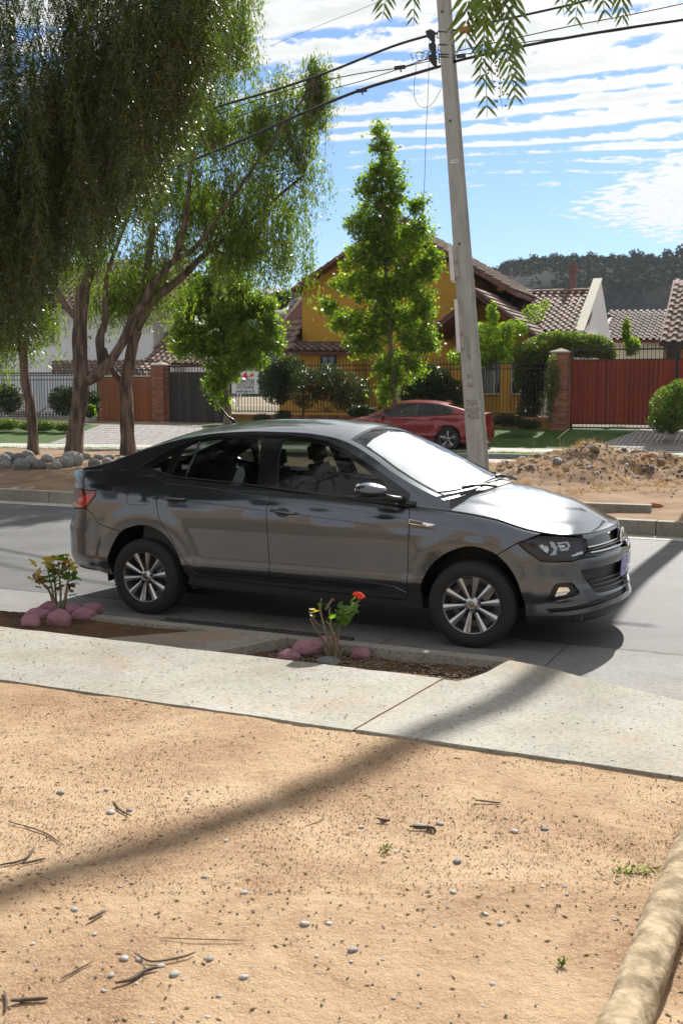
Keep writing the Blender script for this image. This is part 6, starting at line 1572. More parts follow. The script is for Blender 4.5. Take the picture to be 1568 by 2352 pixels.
bush('hedge','wide green hedge with orange blossoms arching over the brick pillar','hedge',[bl(1230,810,33.3,55,35),bl(1290,790,33.3,80,30,30),bl(1350,795,33.0,60,28,28),bl(1215,860,33.4,38,55,30),bl(1390,812,32.8,28,16,20)],42000,M_hedge,(.05,.09),M_orf,1800)
bush('climber','dark climbing shrub with yellow blossoms between fence and brick pillar','climber',[bl(1228,880,33.2,32,70,25),bl(1215,940,33.2,30,40,25)],9000,M_dkg,(.05,.09),M_yelf,60,fsz=.07)
bush('climber','thin ivy strands clinging to the left face of the brick pillar','climber',[bl(1268,870,32.0,18,60,6),bl(1262,930,32.0,9,40,6)],2600,M_hedge,(.04,.07),stems=6)
bush('round_bush','rounded green bush with reddish tips before the right end of the red gate','bush',[bl(1540,935,29.2,50,52),bl(1560,900,29.2,30,30),bl(1530,965,29.2,45,32)],17000,M_hedge,(.04,.07),M_orf,120,fsz=.04)
bush('small_tree','leafy small tree behind the fence right of the concrete pole','tree',[bl(1120,770,33.8,70,32,40),bl(1085,820,33.8,60,30,40),bl(1150,810,33.8,45,28,30),bl(1180,755,33.8,35,22,25),bl(1130,720,33.8,16,30,12)],12000,M_liq,(.06,.10),stems=24)
bush('rose_bush','tall dark rose bush with pink blooms behind the fence','bush',[bl(755,880,33.6,50,45,30),bl(800,900,33.5,55,45,30),bl(700,890,33.8,40,50,30)],14000,M_dkg,(.05,.08),M_pinkf,26,fsz=.10)
bush('shrub','dark bushy shrub behind the fence right of the sale board','bush',[bl(635,880,34.6,45,50,30),bl(660,850,34.6,40,40,30)],11000,M_dkg,(.05,.09))
bush('shrub','dark lavender-like shrub behind the fence above the red car roof','bush',[bl(985,880,33.4,55,45,30),bl(1020,910,33.4,55,45,30),bl(950,900,33.4,35,35,30)],13000,M_dkg,(.06,.11))
bush('shrub','low dark shrub at the foot of the mustard wall by the red car bonnet','bush',[bl(830,945,31.6,35,16,16)],3500,M_dkg,(.04,.07))
bush('shrub','low green planting at the foot of the wall left of the brick pillar','bush',[bl(1165,965,31.4,45,16,14),bl(1215,975,31.2,30,12,12)],4500,M_dkg,(.04,.07))
bush('rose_bush','small rose bush with red blooms at the yellow wall behind the car roof','bush',[bl(600,960,33.8,22,10,10),bl(650,955,33.8,22,14,10)],2200,M_dkg,(.04,.07),M_pinkf,14,fsz=.09)
bush('hedge','dark clipped hedge behind the far left black fence','hedge',[bl(15,915,37,40,35,25),bl(150,920,37,40,35,25),bl(215,925,36.4,18,28,15),bl(-40,910,37,40,35,25)],15000,M_dkg,(.06,.10))
bush('flower_border','low green border with white specks along the far left fence','border',[bl(0,975,34.5,60,14,16),bl(90,978,34.2,50,13,16),bl(150,980,34.0,30,11,14)],9000,M_hedge,(.04,.08),leafmat('white specks',(.7,.7,.7),(.8,.8,.8)),50,fsz=.05)
bush('potted_plant','strappy green plant growing in the round white pot','plant',[bl(208,945,34.8,10,14,8)],260,M_hedge,(.15,.3),clump=False,stems=4)
bush('garden_tree','pale green slender tree behind the white firewall','tree',[bl(1452,795,36,18,22),bl(1437,760,36,10,30)],2600,M_liq,(.06,.10))
bush('vine','wispy vine creeping over the brown tiles beside the concrete pole','vine',[bl(1225,720,34.5,28,22,12),bl(1250,700,35.5,14,14,8)],900,M_liq,(.05,.09))
bush('garden_tree','dark tree standing between white house and yellow house','tree',[bl(640,690,60,25,20),bl(655,680,60,14,12)],2500,M_dkg,(.12,.2))
# skyline scrub on the hill ridge
M_scrub=leafmat('far scrub',(.012,.017,.013),(.024,.032,.022),rough=.9,trans=.08,spec=.05)
f_=pchip(HILL)
hm=[]
for k in range(3):
    P,_=blobs_sample([((0,0,2.4),(1.5,1.5,1.1),1),((.7,0,1.8),(1,1,.8),1),((-.8,.2,2.0),(1,1,.7),1)],170,.4); n=len(P)
    o=leaves('crown',P,NR.normal(size=(n,3)),np.full(n,.7),np.full(n,.5),M_scrub); hm.append(o.data); bpy.data.objects.remove(o)
tkm=MB().tube([(0,0,-.8),(0,0,2.2)],[.18,.08],5).mesh('trunk',M_bark)
xs=[(1125,.7),(1148,.9),(1158,1.0),(1172,.9),(1184,1.0),(1196,.8),(1214,1.2),(1226,.8),(1240,1.0),(1262,1.2),(1277,1),(1290,.9),(1304,1.1),(1322,.8),(1345,1.2),(1367,.8),(1390,1),(1412,.9),(1440,1.3),(1455,1.1),(1478,.8),(1512,1.1),(1545,1.4),(1562,1.0)]
ORD=('first','second','third','fourth','fifth','sixth','seventh','eighth','ninth','tenth','eleventh','twelfth','thirteenth','fourteenth','fifteenth')
lft=sorted([q for q,_ in xs if q<1315],reverse=True); rgt=sorted([q for q,_ in xs if q>=1315]); SKYL=[('dark scrubby skyline tree, %s left of the brown chimney'%ORD[lft.index(q)]) if q<1315 else ('dark scrubby skyline tree, %s right of the brown chimney'%ORD[rgt.index(q)]) for q,_ in xs]
for i,(px,s_) in enumerate(xs):
    x=(px-784)/F_*420; z=f_(x); t=thing('ridge_tree',SKYL[i],'tree',(x,419,z-.8),group='scrubby trees along the hill skyline')
    link(hm[i%3],'crown',t,loc=(0,0,0),rot=(0,0,i*1.3),scl=s_*1.15); link(tkm,'trunk',t,scl=s_*1.15)
# scrub scattered over the slope
P=[]; 
for i in range(9000):
    x=random.uniform(-140,190); t=random.random(); h_=f_(x); prof=math.sin(t*PI/2)**1.2
    if noise3(x*.03,t*4,2)+.25*random.random()<-.02: continue
    P.append((x,420-105*(1-t),-.1+h_*prof+(1-abs(2*t-1))*h_*.10*noise3(x*.02+1,t*3,1)+.6*noise3(x*.12,t*12,1)+.5))
P=np.array(P); P=np.repeat(P,7,0)+NR.normal(size=(len(P)*7,3))*np.array([1.1,1.1,.6]); n=len(P); leaves('scrub',P,NR.normal(size=(n,3)),NR.uniform(1.0,2.0,n),NR.uniform(.8,1.6,n),M_scrub,kind='stuff')

# thin air haze over the whole scene
hzm=bpy.data.materials.new('haze'); hzm.use_nodes=True; nt=hzm.node_tree; nt.nodes.remove(nt.nodes['Principled BSDF']); pv=nt.nodes.new('ShaderNodeVolumePrincipled')
pv.inputs['Color'].default_value=(.80,.88,1,1); pv.inputs['Density'].default_value=.00016; nt.links.new(pv.outputs[0],nt.nodes['Material Output'].inputs['Volume'])
MB().box((0,300,40),(1860,1500,82.4)).build('haze',hzm,None,kind='stuff')
# ---------------- pole, wires, street furniture, stones ----------------
M_pole=mat('pole concrete',(.40,.40,.385),rough=.9,col2=(.31,.305,.29),scale=3,stretch=(3,3,.6),bump=.4,bscale=50,spec=.3)
M_poled=mat('pole stain',(.17,.15,.125),rough=1,col2=(.33,.32,.30),scale=14)
PB=at(1099,1100,17.2); PB.z=.22; Pt=at(1012,-60,17.2)
def pole_axis(t): return PB.lerp(Pt,t)
pole=thing('utility_pole','leaning pale concrete utility pole with channelled side behind the grey car bonnet','utility pole',tuple(PB))
def profile_at(t):
    c=pole_axis(t); w1=.27-.105*t; w2=.11-.03*t; dp=.26-.09*t
    ax=Vector((.985,-.17,0)); ay=Vector((.17,.985,0)); q=lambda x,y:c+ax*x+ay*y
    # broad flange facing the viewer, web, second flange on the far right
    return [q(-w1*.55,-dp*.5),q(w1*.45,-dp*.5),q(w1*.47,-dp*.42),q(w1*.47,-dp*.20),q(w1*.34,-dp*.10),q(w1*.34,dp*.22),q(w1*.47+w2*.55,dp*.32),q(w1*.47+w2*.55,dp*.5),q(-w1*.48,dp*.5)]
b=MB(); n=30; k=9
for i in range(n+1): b.v+=[tuple(p) for p in profile_at(i/n)]
for i in range(n):
    for j in range(k): b.f.append((i*k+j,i*k+(j+1)%k,(i+1)*k+(j+1)%k,(i+1)*k+j))
b.f.append(tuple(range(n*k,n*k+k))); b.build('shaft',M_pole,pole)
def on_pole(y,dx=0,dy=-.145): # point on the pole face at view row y
    H=at(1000,y,17.1).z; t=(H-PB.z)/(Pt.z-PB.z); c=pole_axis(t); w1=.285-.11*t
    return c+Vector((.985,-.17,0))*(dx)+Vector((.17,.985,0))*(-(.13-.045*t)-.004+(dy+.145))
pl_rot=(PI/2,-.075,R(-9.8))
for txt,y,sz in (('206',925,.13),('RUP',944,.13),('450',957,.13),('81',865,.10),('60',885,.10)):
    tm=text_mesh(txt,sz,.002,bold=.002); tm.materials.append(M_poled); link(tm,'stencil',pole,loc=on_pole(y,-.005)-ORI[pole.name],rot=pl_rot)
tm=text_mesh('COPREHM',.085,.002,spacing=1.0); tm.materials.append(M_poled); link(tm,'stencil',pole,loc=on_pole(800,-.0)-ORI[pole.name],rot=(PI/2,PI/2-.075,R(-9.8)))
tg=MB().box(on_pole(371,0,-.148),(.12,.006,.055),Euler(pl_rot).to_matrix()@Matrix.Rotation(PI/2,3,'X')).build('number_tag',M_white,pole)
tm=text_mesh('781090',.035,.001); tm.materials.append(M_ink); link(tm,'tag_text',tg,loc=on_pole(371,0,-.153)-ORI[pole.name],rot=pl_rot)
for y in (26,277,560):   # bolt holes / chips
    MB().lathe([(.018,0),(.018,-.006),(0,-.006)],10,'y',c=tuple(on_pole(y,-.02))).build('bolt_hole',M_dark,pole)
# two white sign cases strapped to the left side, seen edge on
M_case=mat('white sign metal',(.66,.67,.68),rough=.5,var=.2,scale=6)
def sign_case(label,x0,x1,y0,y1):
    Yp=17.05; a=at(x0,y1,Yp); c=at(x1,y0,Yp); t=thing('sign_case',label,'sign',(a.x,Yp,a.z))
    top=at(x0-2,y0,Yp);topr=at(x1-3,y0,Yp); botl=at(x0+4,y1,Yp); botr=at(x1+3,y1,Yp); dd=Vector((.08,.42,0))
    MB().prism([botl,at((x0+x1)/2+4,y1,Yp),at((x0+x1)/2-3,y0+4,Yp),top],dd).build('panel',M_case,t)
    MB().prism([at((x0+x1)/2+3,y1-6,Yp)+Vector((0,.02,0)),botr+Vector((0,.02,.05)),topr+Vector((0,.02,-.05)),at((x0+x1)/2-2,y0+10,Yp)+Vector((0,.02,0))],Vector((.03,.30,0))).build('bracket',mat('rusty bracket',(.25,.19,.14),rough=.8,col2=(.4,.37,.33),scale=9),t)
    return t
sign_case('small white sign case seen edge on, upper one on the concrete pole',1030,1050,557,644)
sign_case('tall white sign case seen edge on, lower one on the concrete pole',1044,1062,686,808)
# clamps and straps near the top
M_steel=mat('dark steel',(.04,.04,.045),rough=.5,metal=.6)
for y in (74,104,126,132):
    c=on_pole(y,0,-.145)+Vector((0,.13,0)); t_=(at(1000,y,17.1).z-PB.z)/(Pt.z-PB.z); w_=.145-.05*t_
    MB().tube([c+Vector((-w_-.01,-.12,.02)),c+Vector((w_,-.13,.0)),c+Vector((w_+.06,.08,-.02)),c+Vector((-w_,.12,0)),c+Vector((-w_-.01,-.12,.02))],.009,5).build('strap',M_steel,pole)
for y,l in ((78,.15),(108,.12),(134,.14)):
    c=on_pole(y,-.11)+Vector((-.04,.02,0)); MB().prism([c+Vector((0,0,-.14)),c+Vector((0,0,.05)),c+Vector((-l*.5,0,.09)),c+Vector((-l,0,.06)),c+Vector((-l*.8,0,-.02))],Vector((0,.05,0))).build('clamp_bracket',M_steel,pole)
MB().box(on_pole(130,.22),(.14,.05,.05),(0,-.15,0)).build('clamp_bracket',M_steel,pole)
# wires: along the street, so they sink to the left with distance
M_wire=mat('black cable',(.012,.012,.014),rough=.5)
def wire(label,pts,r,group=None,n=8,name='cable'):
    c=crv([tuple(p) for p in pts],n); o=MB().tube(c,r,6).build(name,M_wire,None,True,fix=False); return tag(o,label,'cable',group)
def depth_of(x):  # street line through the pole: forward distance of the view column
    k=(x-784)/F_; X0,Y0_=PB.x,17.05; m_=ud.y/ud.x
    return (Y0_-m_*X0)/(1-m_*k)
def wp(*pts): return [at(x,y,depth_of(x)) for x,y in pts]
wire('thick upper black cable running from the pole down left through the tree',wp((1003,76),(900,107),(760,163),(640,204),(500,245),(380,281),(200,330)),.020)
wire('thin cable twisted round the thick upper cable left of the pole',wp((1003,74),(900,106),(760,161),(640,202),(500,243),(380,279)),.008)
wire('thick lowest black cable sinking left below the others',wp((1010,152),(925,177),(830,206),(700,258),(560,320),(430,373),(320,416),(200,462)),.024)
wire('thin middle cable with small splices left of the pole',wp((1003,128),(918,155),(830,168),(700,196),(560,240),(430,290),(300,330)),.008)
wire('second thin middle cable just beneath the spliced one',wp((1003,136),(930,154),(830,186),(700,220),(560,262),(430,302)),.007)
wire('hair-thin wire above all cables crossing the sky at top left of the pole',[at(1010,-60,18),at(860,8,20),at(740,56,22),at(620,106,25)],.004)
wire('thick upper black cable leaving the pole to the upper right',wp((1010,76),(1060,66),(1160,44),(1260,22),(1330,5),(1480,-40)),.018)
wire('thin cable right of the pole, upper of the thin pair',wp((1030,122),(1150,95),(1300,62),(1440,35),(1568,8),(1640,-10)),.008)
wire('thin cable right of the pole, lower of the thin pair',wp((1035,130),(1110,117),(1200,98),(1300,85),(1420,70),(1568,42),(1640,28)),.008)
wire('thick lowest black cable leaving the pole to the right',wp((1010,152),(1060,137),(1150,117),(1240,98),(1400,70),(1568,45),(1680,28)),.022)
for lab,pts in (('thin wire loop hanging below the clamps left of the pole',[(955,150),(950,210),(958,238),(975,247),(995,235),(1012,205)]),('thin plumb line hanging down the sky left of the pole',[(985,95),(983,200),(978,300),(975,400),(970,500)])):
    wire(lab,[at(x,y,17) for x,y in pts],.004)
# coils and splices
co=MB()
for i in range(4):
    c0=at(958+12*i,128,16.9); co.tube([c0+Vector((.10*math.cos(a),.0,.06*math.sin(a)+.02*math.cos(a*2+i))) for a in [2*PI*j/14 for j in range(15)]],.006,4,cap=False)
tag(co.build('cable_coil',M_wire,None,fix=False),'tangled spare cable coils bundled just left of the pole clamps','cable coil')
for lab,x,y in (('black splice sleeve on the thin middle cable',918,155),('small hook hanging from the lowest cable left of the pole',830,208)):
    p=at(x,y,depth_of(x)); tag(MB().bar(p-ud*.09,p+ud*.09,.05,.05).bar(p,p+Vector((.02,0,-.07)),.02).build('splice',M_wire,None),lab,'cable splice')
og=at(1069,68,17.0); ot=thing('cable_tag','small orange warning plate hanging from the upper right cable','tag',tuple(og)); M_org=mat('orange plate',(.50,.17,.045),rough=.5)
MB().box(og,(.20,.008,.11),(0,-.17,0)).build('plate',M_org,ot)
for i,(tx) in enumerate(('ATENCION','SIN VALOR COMERCIAL')):
    tm=text_mesh(tx,.030 if i==0 else .020,.0006); tm.materials.append(M_ink); link(tm,'lettering',ot,loc=Vector((0,-.006,.012-.035*i)),rot=(PI/2,-.17,0))
# tall slender bare trunk just outside the view on the right; its shadow crosses pavement and sand
slt=thing('slender_tree','tall slender wavy tree trunk on the median, just beyond the right edge','tree',(5.75,16.3,.2))
tp_=[(5.75,16.3,.1),(5.62,16.25,3.4),(5.30,16.1,6.2),(5.13,15.75,9.0),(4.9,16.0,10.2),(4.57,16.5,11.6),(4.33,16.8,12.3),(4.1,17.1,13.6),(4.0,17.3,15)]
MB().tube(crv(tp_,5),[.135-.0016*i for i in range(41)],14).build('trunk',M_bark,slt,True)
P,_=blobs_sample([((4.0,17.3,15.6),(1.1,1.1,1.2),1)],2500,.4); leaves('crown',P,NR.normal(size=(len(P),3)),np.full(len(P),.14),np.full(len(P),.06),M_dkg,slt)
# pink painted stones round the geraniums
M_pink=mat('pink painted stone',(.36,.16,.20),rough=.85,col2=(.24,.13,.16),scale=5,bump=.6,bscale=40,objvar=.12,contrast=(.3,.6))
M_river=mat('grey river stone',(.22,.215,.205),rough=.85,col2=(.12,.118,.115),scale=3,bump=.4,bscale=30,objvar=.35)
rk=[rock_mesh('pink_stone',M_pink,i*1.7+.4,4,.24,.86) for i in range(4)]
def stone(name,label,x,y,w,z,mesh,group=None,fl=1.0,cat='stone',rz=None,asp=.8):
    p=gnd(x,y,z); r=1.15*w/2*(p.y*.993+.2)/F_; o=bpy.data.objects.new(name,mesh); COL.objects.link(o); o.location=(p.x,p.y+r*.4,z+r*.62*fl); o.scale=(r,r*asp,r*fl); o.rotation_euler=(random.uniform(-.15,.15),random.uniform(-.15,.15),rz if rz is not None else random.uniform(-.6,.6)); return tag(o,label,cat,group)
zs=ZW-.05
for i,(x,y,w,fl,lab) in enumerate(((70,1443,42,.85,'smallest pink stone, front left of the left geranium'),(134,1442,50,.95,'big pink stone with flat left side before the left geranium'),(190,1430,45,.9,'rosy pink stone front right of the left geranium'),(210,1415,44,.8,'pink stone farthest right by the left geranium'),(168,1411,34,.8,'dull pink stone tucked behind, right of the left geranium stem'),(110,1412,36,.95,'pink stone leaning at the left of the left geranium stem'),(85,1426,46,.75,'flat mauve stone behind the smallest pink stone'))):
    stone('pink_stone',lab,x,y,w,zs,rk[i%4],fl=fl)
for i,(x,y,w,fl,lab) in enumerate(((662,1522,44,.75,'mauve pink stone at the left edge of the middle geranium bed'),(706,1508,60,.75,'largest rosy pink stone left of the middle geranium'),(752,1494,50,.75,'pink stone half hidden behind the middle geranium stems'),(827,1515,46,.7,'lone pink stone right of the middle geranium'))):
    stone('pink_stone',lab,x,y,w,ZW-.075,rk[(i+1)%4],fl=fl)
rg=[rock_mesh('river_stone',M_river,i+9,3,.14,.7) for i in range(4)]
stone('river_stone','pale grey stone in front of the middle geranium',755,1530,48,ZW-.075,rg[0],fl=.5)
# grey boulders lining the median
def med_pt(x,y,w):  # find median surface point seen at (x,y)
    lo=None
    for k in range(60):
        Yd=16+k*.15; p=at(x,y,Yd)
        if p.z<=med_z(p.x,p.y): return p
    return at(x,y,23)
bl_=[(8,1062,42),(40,1060,45),(70,1064,40),(108,1058,34),(12,1072,34),(50,1075,52),(88,1073,38),(100,1070,20),(128,1072,34),(150,1069,42),(148,1056,24),(172,1058,22),(196,1050,26),(226,1052,26),(163,1066,60),(216,1068,34),(246,1063,30),(252,1052,26),(246,1074,24),(281,1062,36),(278,1055,22),(292,1070,40),(318,1064,30),(306,1053,26),(20,1052,36),(62,1052,40),(335,1058,34)]
BLAB={}; TR_=((78,'the thin leaning trunk'),(170,'the thick forked trunk'),(296,'the v-forked trunk'))
for i,(x,y,w) in enumerate(bl_):
    k=min(TR_,key=lambda q:abs(q[0]-x)); BLAB.setdefault((k,x>=k[0]),[]).append((abs(x-k[0])+.01*i,i))
BL2={}
for (k,s_),v in BLAB.items():
    for j,(d_,i) in enumerate(sorted(v)): BL2[i]='%s river boulder, %s counting %s from %s'%('large' if bl_[i][2]>41 else 'medium' if bl_[i][2]>30 else 'small',ORD[j],'rightward' if s_ else 'leftward',k[1])
for i,(x,y,w) in enumerate(bl_):
    p=med_pt(x,y+5,w); r=w*.44*p.y/F_; o=bpy.data.objects.new('boulder',rg[i%4]); COL.objects.link(o); o.location=(p.x,p.y+.05,p.z+r*.45); o.scale=(r,r*.8,r*random.uniform(1.0,1.3)); o.rotation_euler=(0,random.uniform(-.2,.2),random.uniform(-.7,.7)); tag(o,BL2[i],'boulder','river boulders lining the median')
# geraniums
M_stem=mat('geranium stem',(.24,.19,.11),rough=.85,col2=(.13,.10,.06),scale=20,bump=.5)
M_gl=[leafmat('geranium green',(.06,.12,.02),(.12,.19,.04),trans=.45),leafmat('geranium yellow',(.42,.38,.05),(.5,.36,.05),trans=.4,tcol=(1.5,1.3,.6)),leafmat('geranium brown',(.16,.06,.02),(.30,.12,.03),trans=.3,tcol=(1.4,1.1,.8))]
def lobed(m,name):
    vs=[(0,0,.0)];n=18
    for i in range(n):
        a=-PI*.86+2*PI*.86*i/(n-1); r=1+.10*math.cos(a*5.0)+.03*math.cos(a*13); z=.22*abs(math.sin(a*2.5))**1.0-.06; vs.append((r*math.cos(a)*.95+.12,r*math.sin(a),z))
    return MB().add(vs,[(0,i,i+1) for i in range(1,n)]).mesh(name,m,True,fix=False)
gle=[lobed(m,'leaf') for m in M_gl]
def geranium(label,px,py,Y,stems,lv,flowers=(),dead=()):
    base=at(px,py,Y); t=thing('geranium',label,'plant',tuple(base))
    for pts in stems:
        c=[tuple(at(x,y,Y+dy)) for x,y,dy in pts]; k=len(crv(c,4)); MB().tube(crv(c,4),[.0105*(1-.55*i/(k-1)) for i in range(k)],7,wob=.10).build('stem',M_stem,t,True)
    for x,y,r,kd in lv:
        p=at(x,y,Y+random.uniform(-.07,.07)); o=link(gle[kd],'leaf',t,loc=p-base,rot=(random.uniform(-.9,1.0),random.uniform(-.6,.6),random.uniform(-3,3)),scl=r*Y/F_)
    for x,y in flowers:
        c=MB()
        for i in range(26):
            a=random.uniform(0,2*PI); u=random.uniform(-.3,1); rr=math.sqrt(max(0,1-u*u)); q=at(x,y,Y)+Vector((math.cos(a)*rr*.028,math.sin(a)*rr*.022,u*.016)); d=Vector((math.cos(a),math.sin(a),u)).normalized(); s_=d.orthogonal().normalized()*.010; tt=d.cross(s_)
            c.add([q-s_,q+tt+d*.004,q+s_,q-tt+d*.004],[(0,1,2,3)])
        c.build('flower_head',mat('scarlet petals',(.75,.06,.02),rough=.5),t,fix=False)
    return t
g1y=gnd(135,1405,zs).y
def rl(cx,cy,rx,ry,n,kinds,r=(8,14)): return [(random.gauss(cx,rx),random.gauss(cy,ry),random.uniform(*r),random.choice(kinds)) for _ in range(n)]
geranium('shrubby geranium with yellowing leaves in the left planting strip beside the rear bumper',135,1408,g1y,
 [[(133,1410,0),(125,1380,0),(118,1340,.02),(110,1310,0)],[(138,1410,0),(140,1370,0),(137,1320,-.02),(135,1290,0)],[(142,1410,0),(150,1370,0),(158,1330,.02),(160,1310,0)],[(128,1408,0),(115,1360,.03),(98,1340,0),(85,1330,0)],[(145,1408,.02),(152,1380,0),(156,1345,0)],[(130,1405,.04),(128,1350,.05),(122,1300,.04)]],
 rl(118,1300,12,12,14,(0,0,1))+rl(130,1285,14,8,8,(1,1,0))+rl(88,1320,7,12,9,(0,1,2))+rl(158,1325,9,14,12,(0,0,0))+rl(105,1335,12,10,8,(0,))+rl(140,1340,18,20,8,(2,0))+[(148,1292,14,2),(152,1295,10,2),(168,1367,10,0),(95,1393,10,0),(130,1400,10,0),(128,1355,9,2),(132,1368,9,2)])
g2y=gnd(765,1510,ZW-.06).y
geranium('straggly geranium with one scarlet bloom in the planter beside the front door',765,1515,g2y,
 [[(762,1522,0),(756,1480,0),(745,1440,0),(735,1400,.02),(738,1375,0)],[(770,1522,0),(775,1470,0),(785,1420,-.02),(800,1395,0)],[(758,1520,0),(740,1470,.03),(722,1440,0),(712,1420,0)],[(766,1520,0),(763,1460,0),(757,1410,0),(758,1395,0)],[(772,1520,0),(790,1490,0),(810,1500,0)],[(764,1520,.04),(750,1455,.04),(725,1430,.05),(710,1405,.03)],[(768,1522,-.03),(772,1480,-.03),(760,1440,-.02),(748,1425,0)],[(785,1420,0),(805,1396,0),(826,1378,0)],[(748,1400,.02),(757,1385,0),(762,1378,0)]],
 rl(792,1405,12,10,20,(0,))+rl(780,1425,10,12,10,(0,))+rl(812,1395,6,8,6,(0,))+[(722,1405,10,1),(718,1412,9,0),(735,1392,8,0),(742,1388,8,0),(763,1500,9,0),(805,1428,7,0),(822,1393,5,0),(762,1376,6,2),(718,1400,8,1)],flowers=((827,1371),(821,1366)))
# round timber rail at the lower right
M_log=mat('weathered timber',(.40,.32,.215),rough=.95,spec=.1,col2=(.20,.155,.10),contrast=(.40,.60),scale=13,stretch=(1,1,1),bump=.8,bscale=35,detail=8)
z=.145; L0=gnd(1436,2345,z); L1=gnd(1596,1925,z); dv=(L1-L0); a=L0-dv*.5; b_=L1+dv*1.2
pts=[a.lerp(b_,i/24) for i in range(25)]; pts=[p+Vector((.006*noise3(p.y*3,0,0),0,.01*noise3(p.y*2,5,0))) for p in pts]
lgm=MB(); lp=crv([tuple(q) for q in pts],6); lgm.tube(lp,[.062+.005*noise3(i*.12,1,2) for i in range(len(lp))],30)
for j in range(len(lp)):
    for q in range(30):
        v=Vector(lgm.v[j*30+q]); cc=Vector(lp[j]); an=2*PI*q/30; u=noise3(math.cos(an)*2.2,math.sin(an)*2.2,j*.05)+.6*noise3(math.cos(an)*6,math.sin(an)*6,j*.09)+.5*noise3(math.cos(an)*1.5+5,math.sin(an)*1.5,j*.4); lgm.v[j*30+q]=tuple(cc+(v-cc)*(1+.10*u))
tag(lgm.build('timber_rail',M_log,None,True),'weathered round timber rail lying along the lower right corner','timber rail')
# pebbles, twigs, debris on the sandy ground
M_peb=mat('pale pebble',(.34,.33,.32),rough=.85,col2=(.23,.225,.22),scale=4,objvar=.35)
pm=[rock_mesh('pebble',M_peb,i+20,2,.2,.55) for i in range(5)]
def gz(p): return .115+.0
def ground_z(x,y):
    s,d=sdco((x,y)); return GZ(x,y,d)
pebs=[(483,2195,12,1),(320,2195,10,1),(400,2227,14,1),(370,2208,10,1),(285,2195,13,0),(256,2235,10,0),(140,1817,11,1),(245,1810,7,1),(255,1860,12,1),(298,1855,9,0),(470,2010,9,1),(560,2045,10,0),(700,2115,12,1),(755,2115,9,0),(810,2176,14,0),(1150,2115,10,0),(1050,1976,13,1),(1010,1888,10,1),(830,1892,8,1),(1180,1905,10,1),(965,1894,17,0),(985,1900,8,0),(880,1880,9,0),(1040,2050,9,1),(560,2240,12,1),(1115,2095,8,0),(1085,1710,8,1),(1400,1702,9,1),(1432,1706,6,1),(1390,1760,8,1),(1250,1900,10,0),(172,2090,10,0),(1130,2252,9,0)]
rngp=random.Random(3)
while len(pebs)<104:
    x=rngp.uniform(-20,1560); y=rngp.uniform(1790,2345)
    if x>1330+(2350-y)*.42: continue
    pebs.append((x,y,rngp.uniform(2.5,7)*(y/2100)**1.5,0))
LM=((300,2235,'the thick forked twig'),(70,2288,'the crooked twig at lower left'),(885,1945,'the small dry weed'),(1455,1996,'the green weed by the rail'),(885,1868,'the dark bark piece'),(1290,2205,'the tiny weed tuft'),(820,1690,'the end of the pavement joint'),(75,1955,'the dark bent stick'),(450,2147,'the long fine stalk'),(222,2100,'the twig in the lower shadow'))
PG={}; PLB={}
for i,(x,y,w,_) in enumerate(pebs):
    k=min(LM,key=lambda q:math.hypot(q[0]-x,q[1]-y)); PG.setdefault(k,[]).append((math.hypot(k[0]-x,k[1]-y),i))
for k,v in PG.items():
    for j,(d_,i) in enumerate(sorted(v)): PLB[i]='smooth half-sunk pebble, %s nearest to %s'%(ORD[j],k[2]) if j<15 else 'small smooth pebble on open sand, away from twigs and weeds'
for i,(x,y,w,_) in enumerate(pebs):
    p=gnd(x,y,.11); r=w*p.y/F_; o=bpy.data.objects.new('pebble',pm[i%5]); COL.objects.link(o); zz=GZ(p.x,p.y); o.location=(p.x,p.y,zz+r*.18); o.scale=(r,r*.8,r*.8); o.rotation_euler=(0,0,random.uniform(0,6)); tag(o,PLB[i],'pebble','pebbles scattered over the sandy ground')
M_twig=mat('dry twig',(.10,.075,.06),rough=.9,var=.4,scale=20); M_straw=mat('dry stalk',(.26,.19,.11),rough=.9,var=.4,scale=20)
tws=[('thick forked dark twig lying near the bottom left',[(265,2250),(300,2240),(335,2218),(365,2210)],.006,M_twig),('crooked dark twig below the forked twig at the lower left',[(25,2290),(60,2285),(110,2282)],.0055,M_twig),('dark bent stick on the left margin',[(0,1975),(55,1962),(80,1935)],.0045,M_twig),('short straight stick left of the mast shadow',[(50,1972),(105,1958)],.004,M_twig),('thin dark twig in the lower shadow band',[(205,2110),(240,2090)],.006,M_twig),('pale stalk in the middle of the sand',[(310,2178),(350,2195),(420,2185),(450,2175)],.003,M_twig),('thin pale curved straw right of centre',[(700,1885),(740,1870),(745,1850)],.002,M_straw),('long fine stalk near the sand centre',[(370,2145),(560,2150)],.002,M_straw),('dark bark piece beneath the mast shadow',[(865,1872),(885,1878),(895,1880)],.009,M_twig),('short crooked twig near the right sand patch',[(1090,1835),(1150,1838)],.0035,M_twig),('slim twig across the left sand',[(20,1880),(100,1905),(140,1925)],.0025,M_twig),('brown curved twig close to the left edge pebbles',[(262,1830),(275,1850),(300,1865)],.0035,M_twig),('grey driftwood sliver right of the mast shadow',[(940,1893),(990,1897),(1000,1902)],.008,M_twig),('small dry twig cluster low in the left corner',[(10,2265),(15,2290),(12,2310)],.004,M_twig),('thin twig below the middle shadow',[(140,2240),(215,2200)],.0025,M_twig)]
for lab,pts,r,m in tws:
    c=[]
    for x,y in pts: p=gnd(x,y,.12); c.append((p.x,p.y,GZ(p.x,p.y)+r*1.2+random.uniform(0,.006)))
    cc=crv(c,4); k_=len(cc); r=min(r,.0055)
    tag(MB().tube(cc,[r*(.35+.75*math.sin(PI*min(1,(i+.5)/k_*1.0))**.6) for i in range(k_)],6,wob=.18).build('twig',m,None,True,fix=False),lab,'twig')
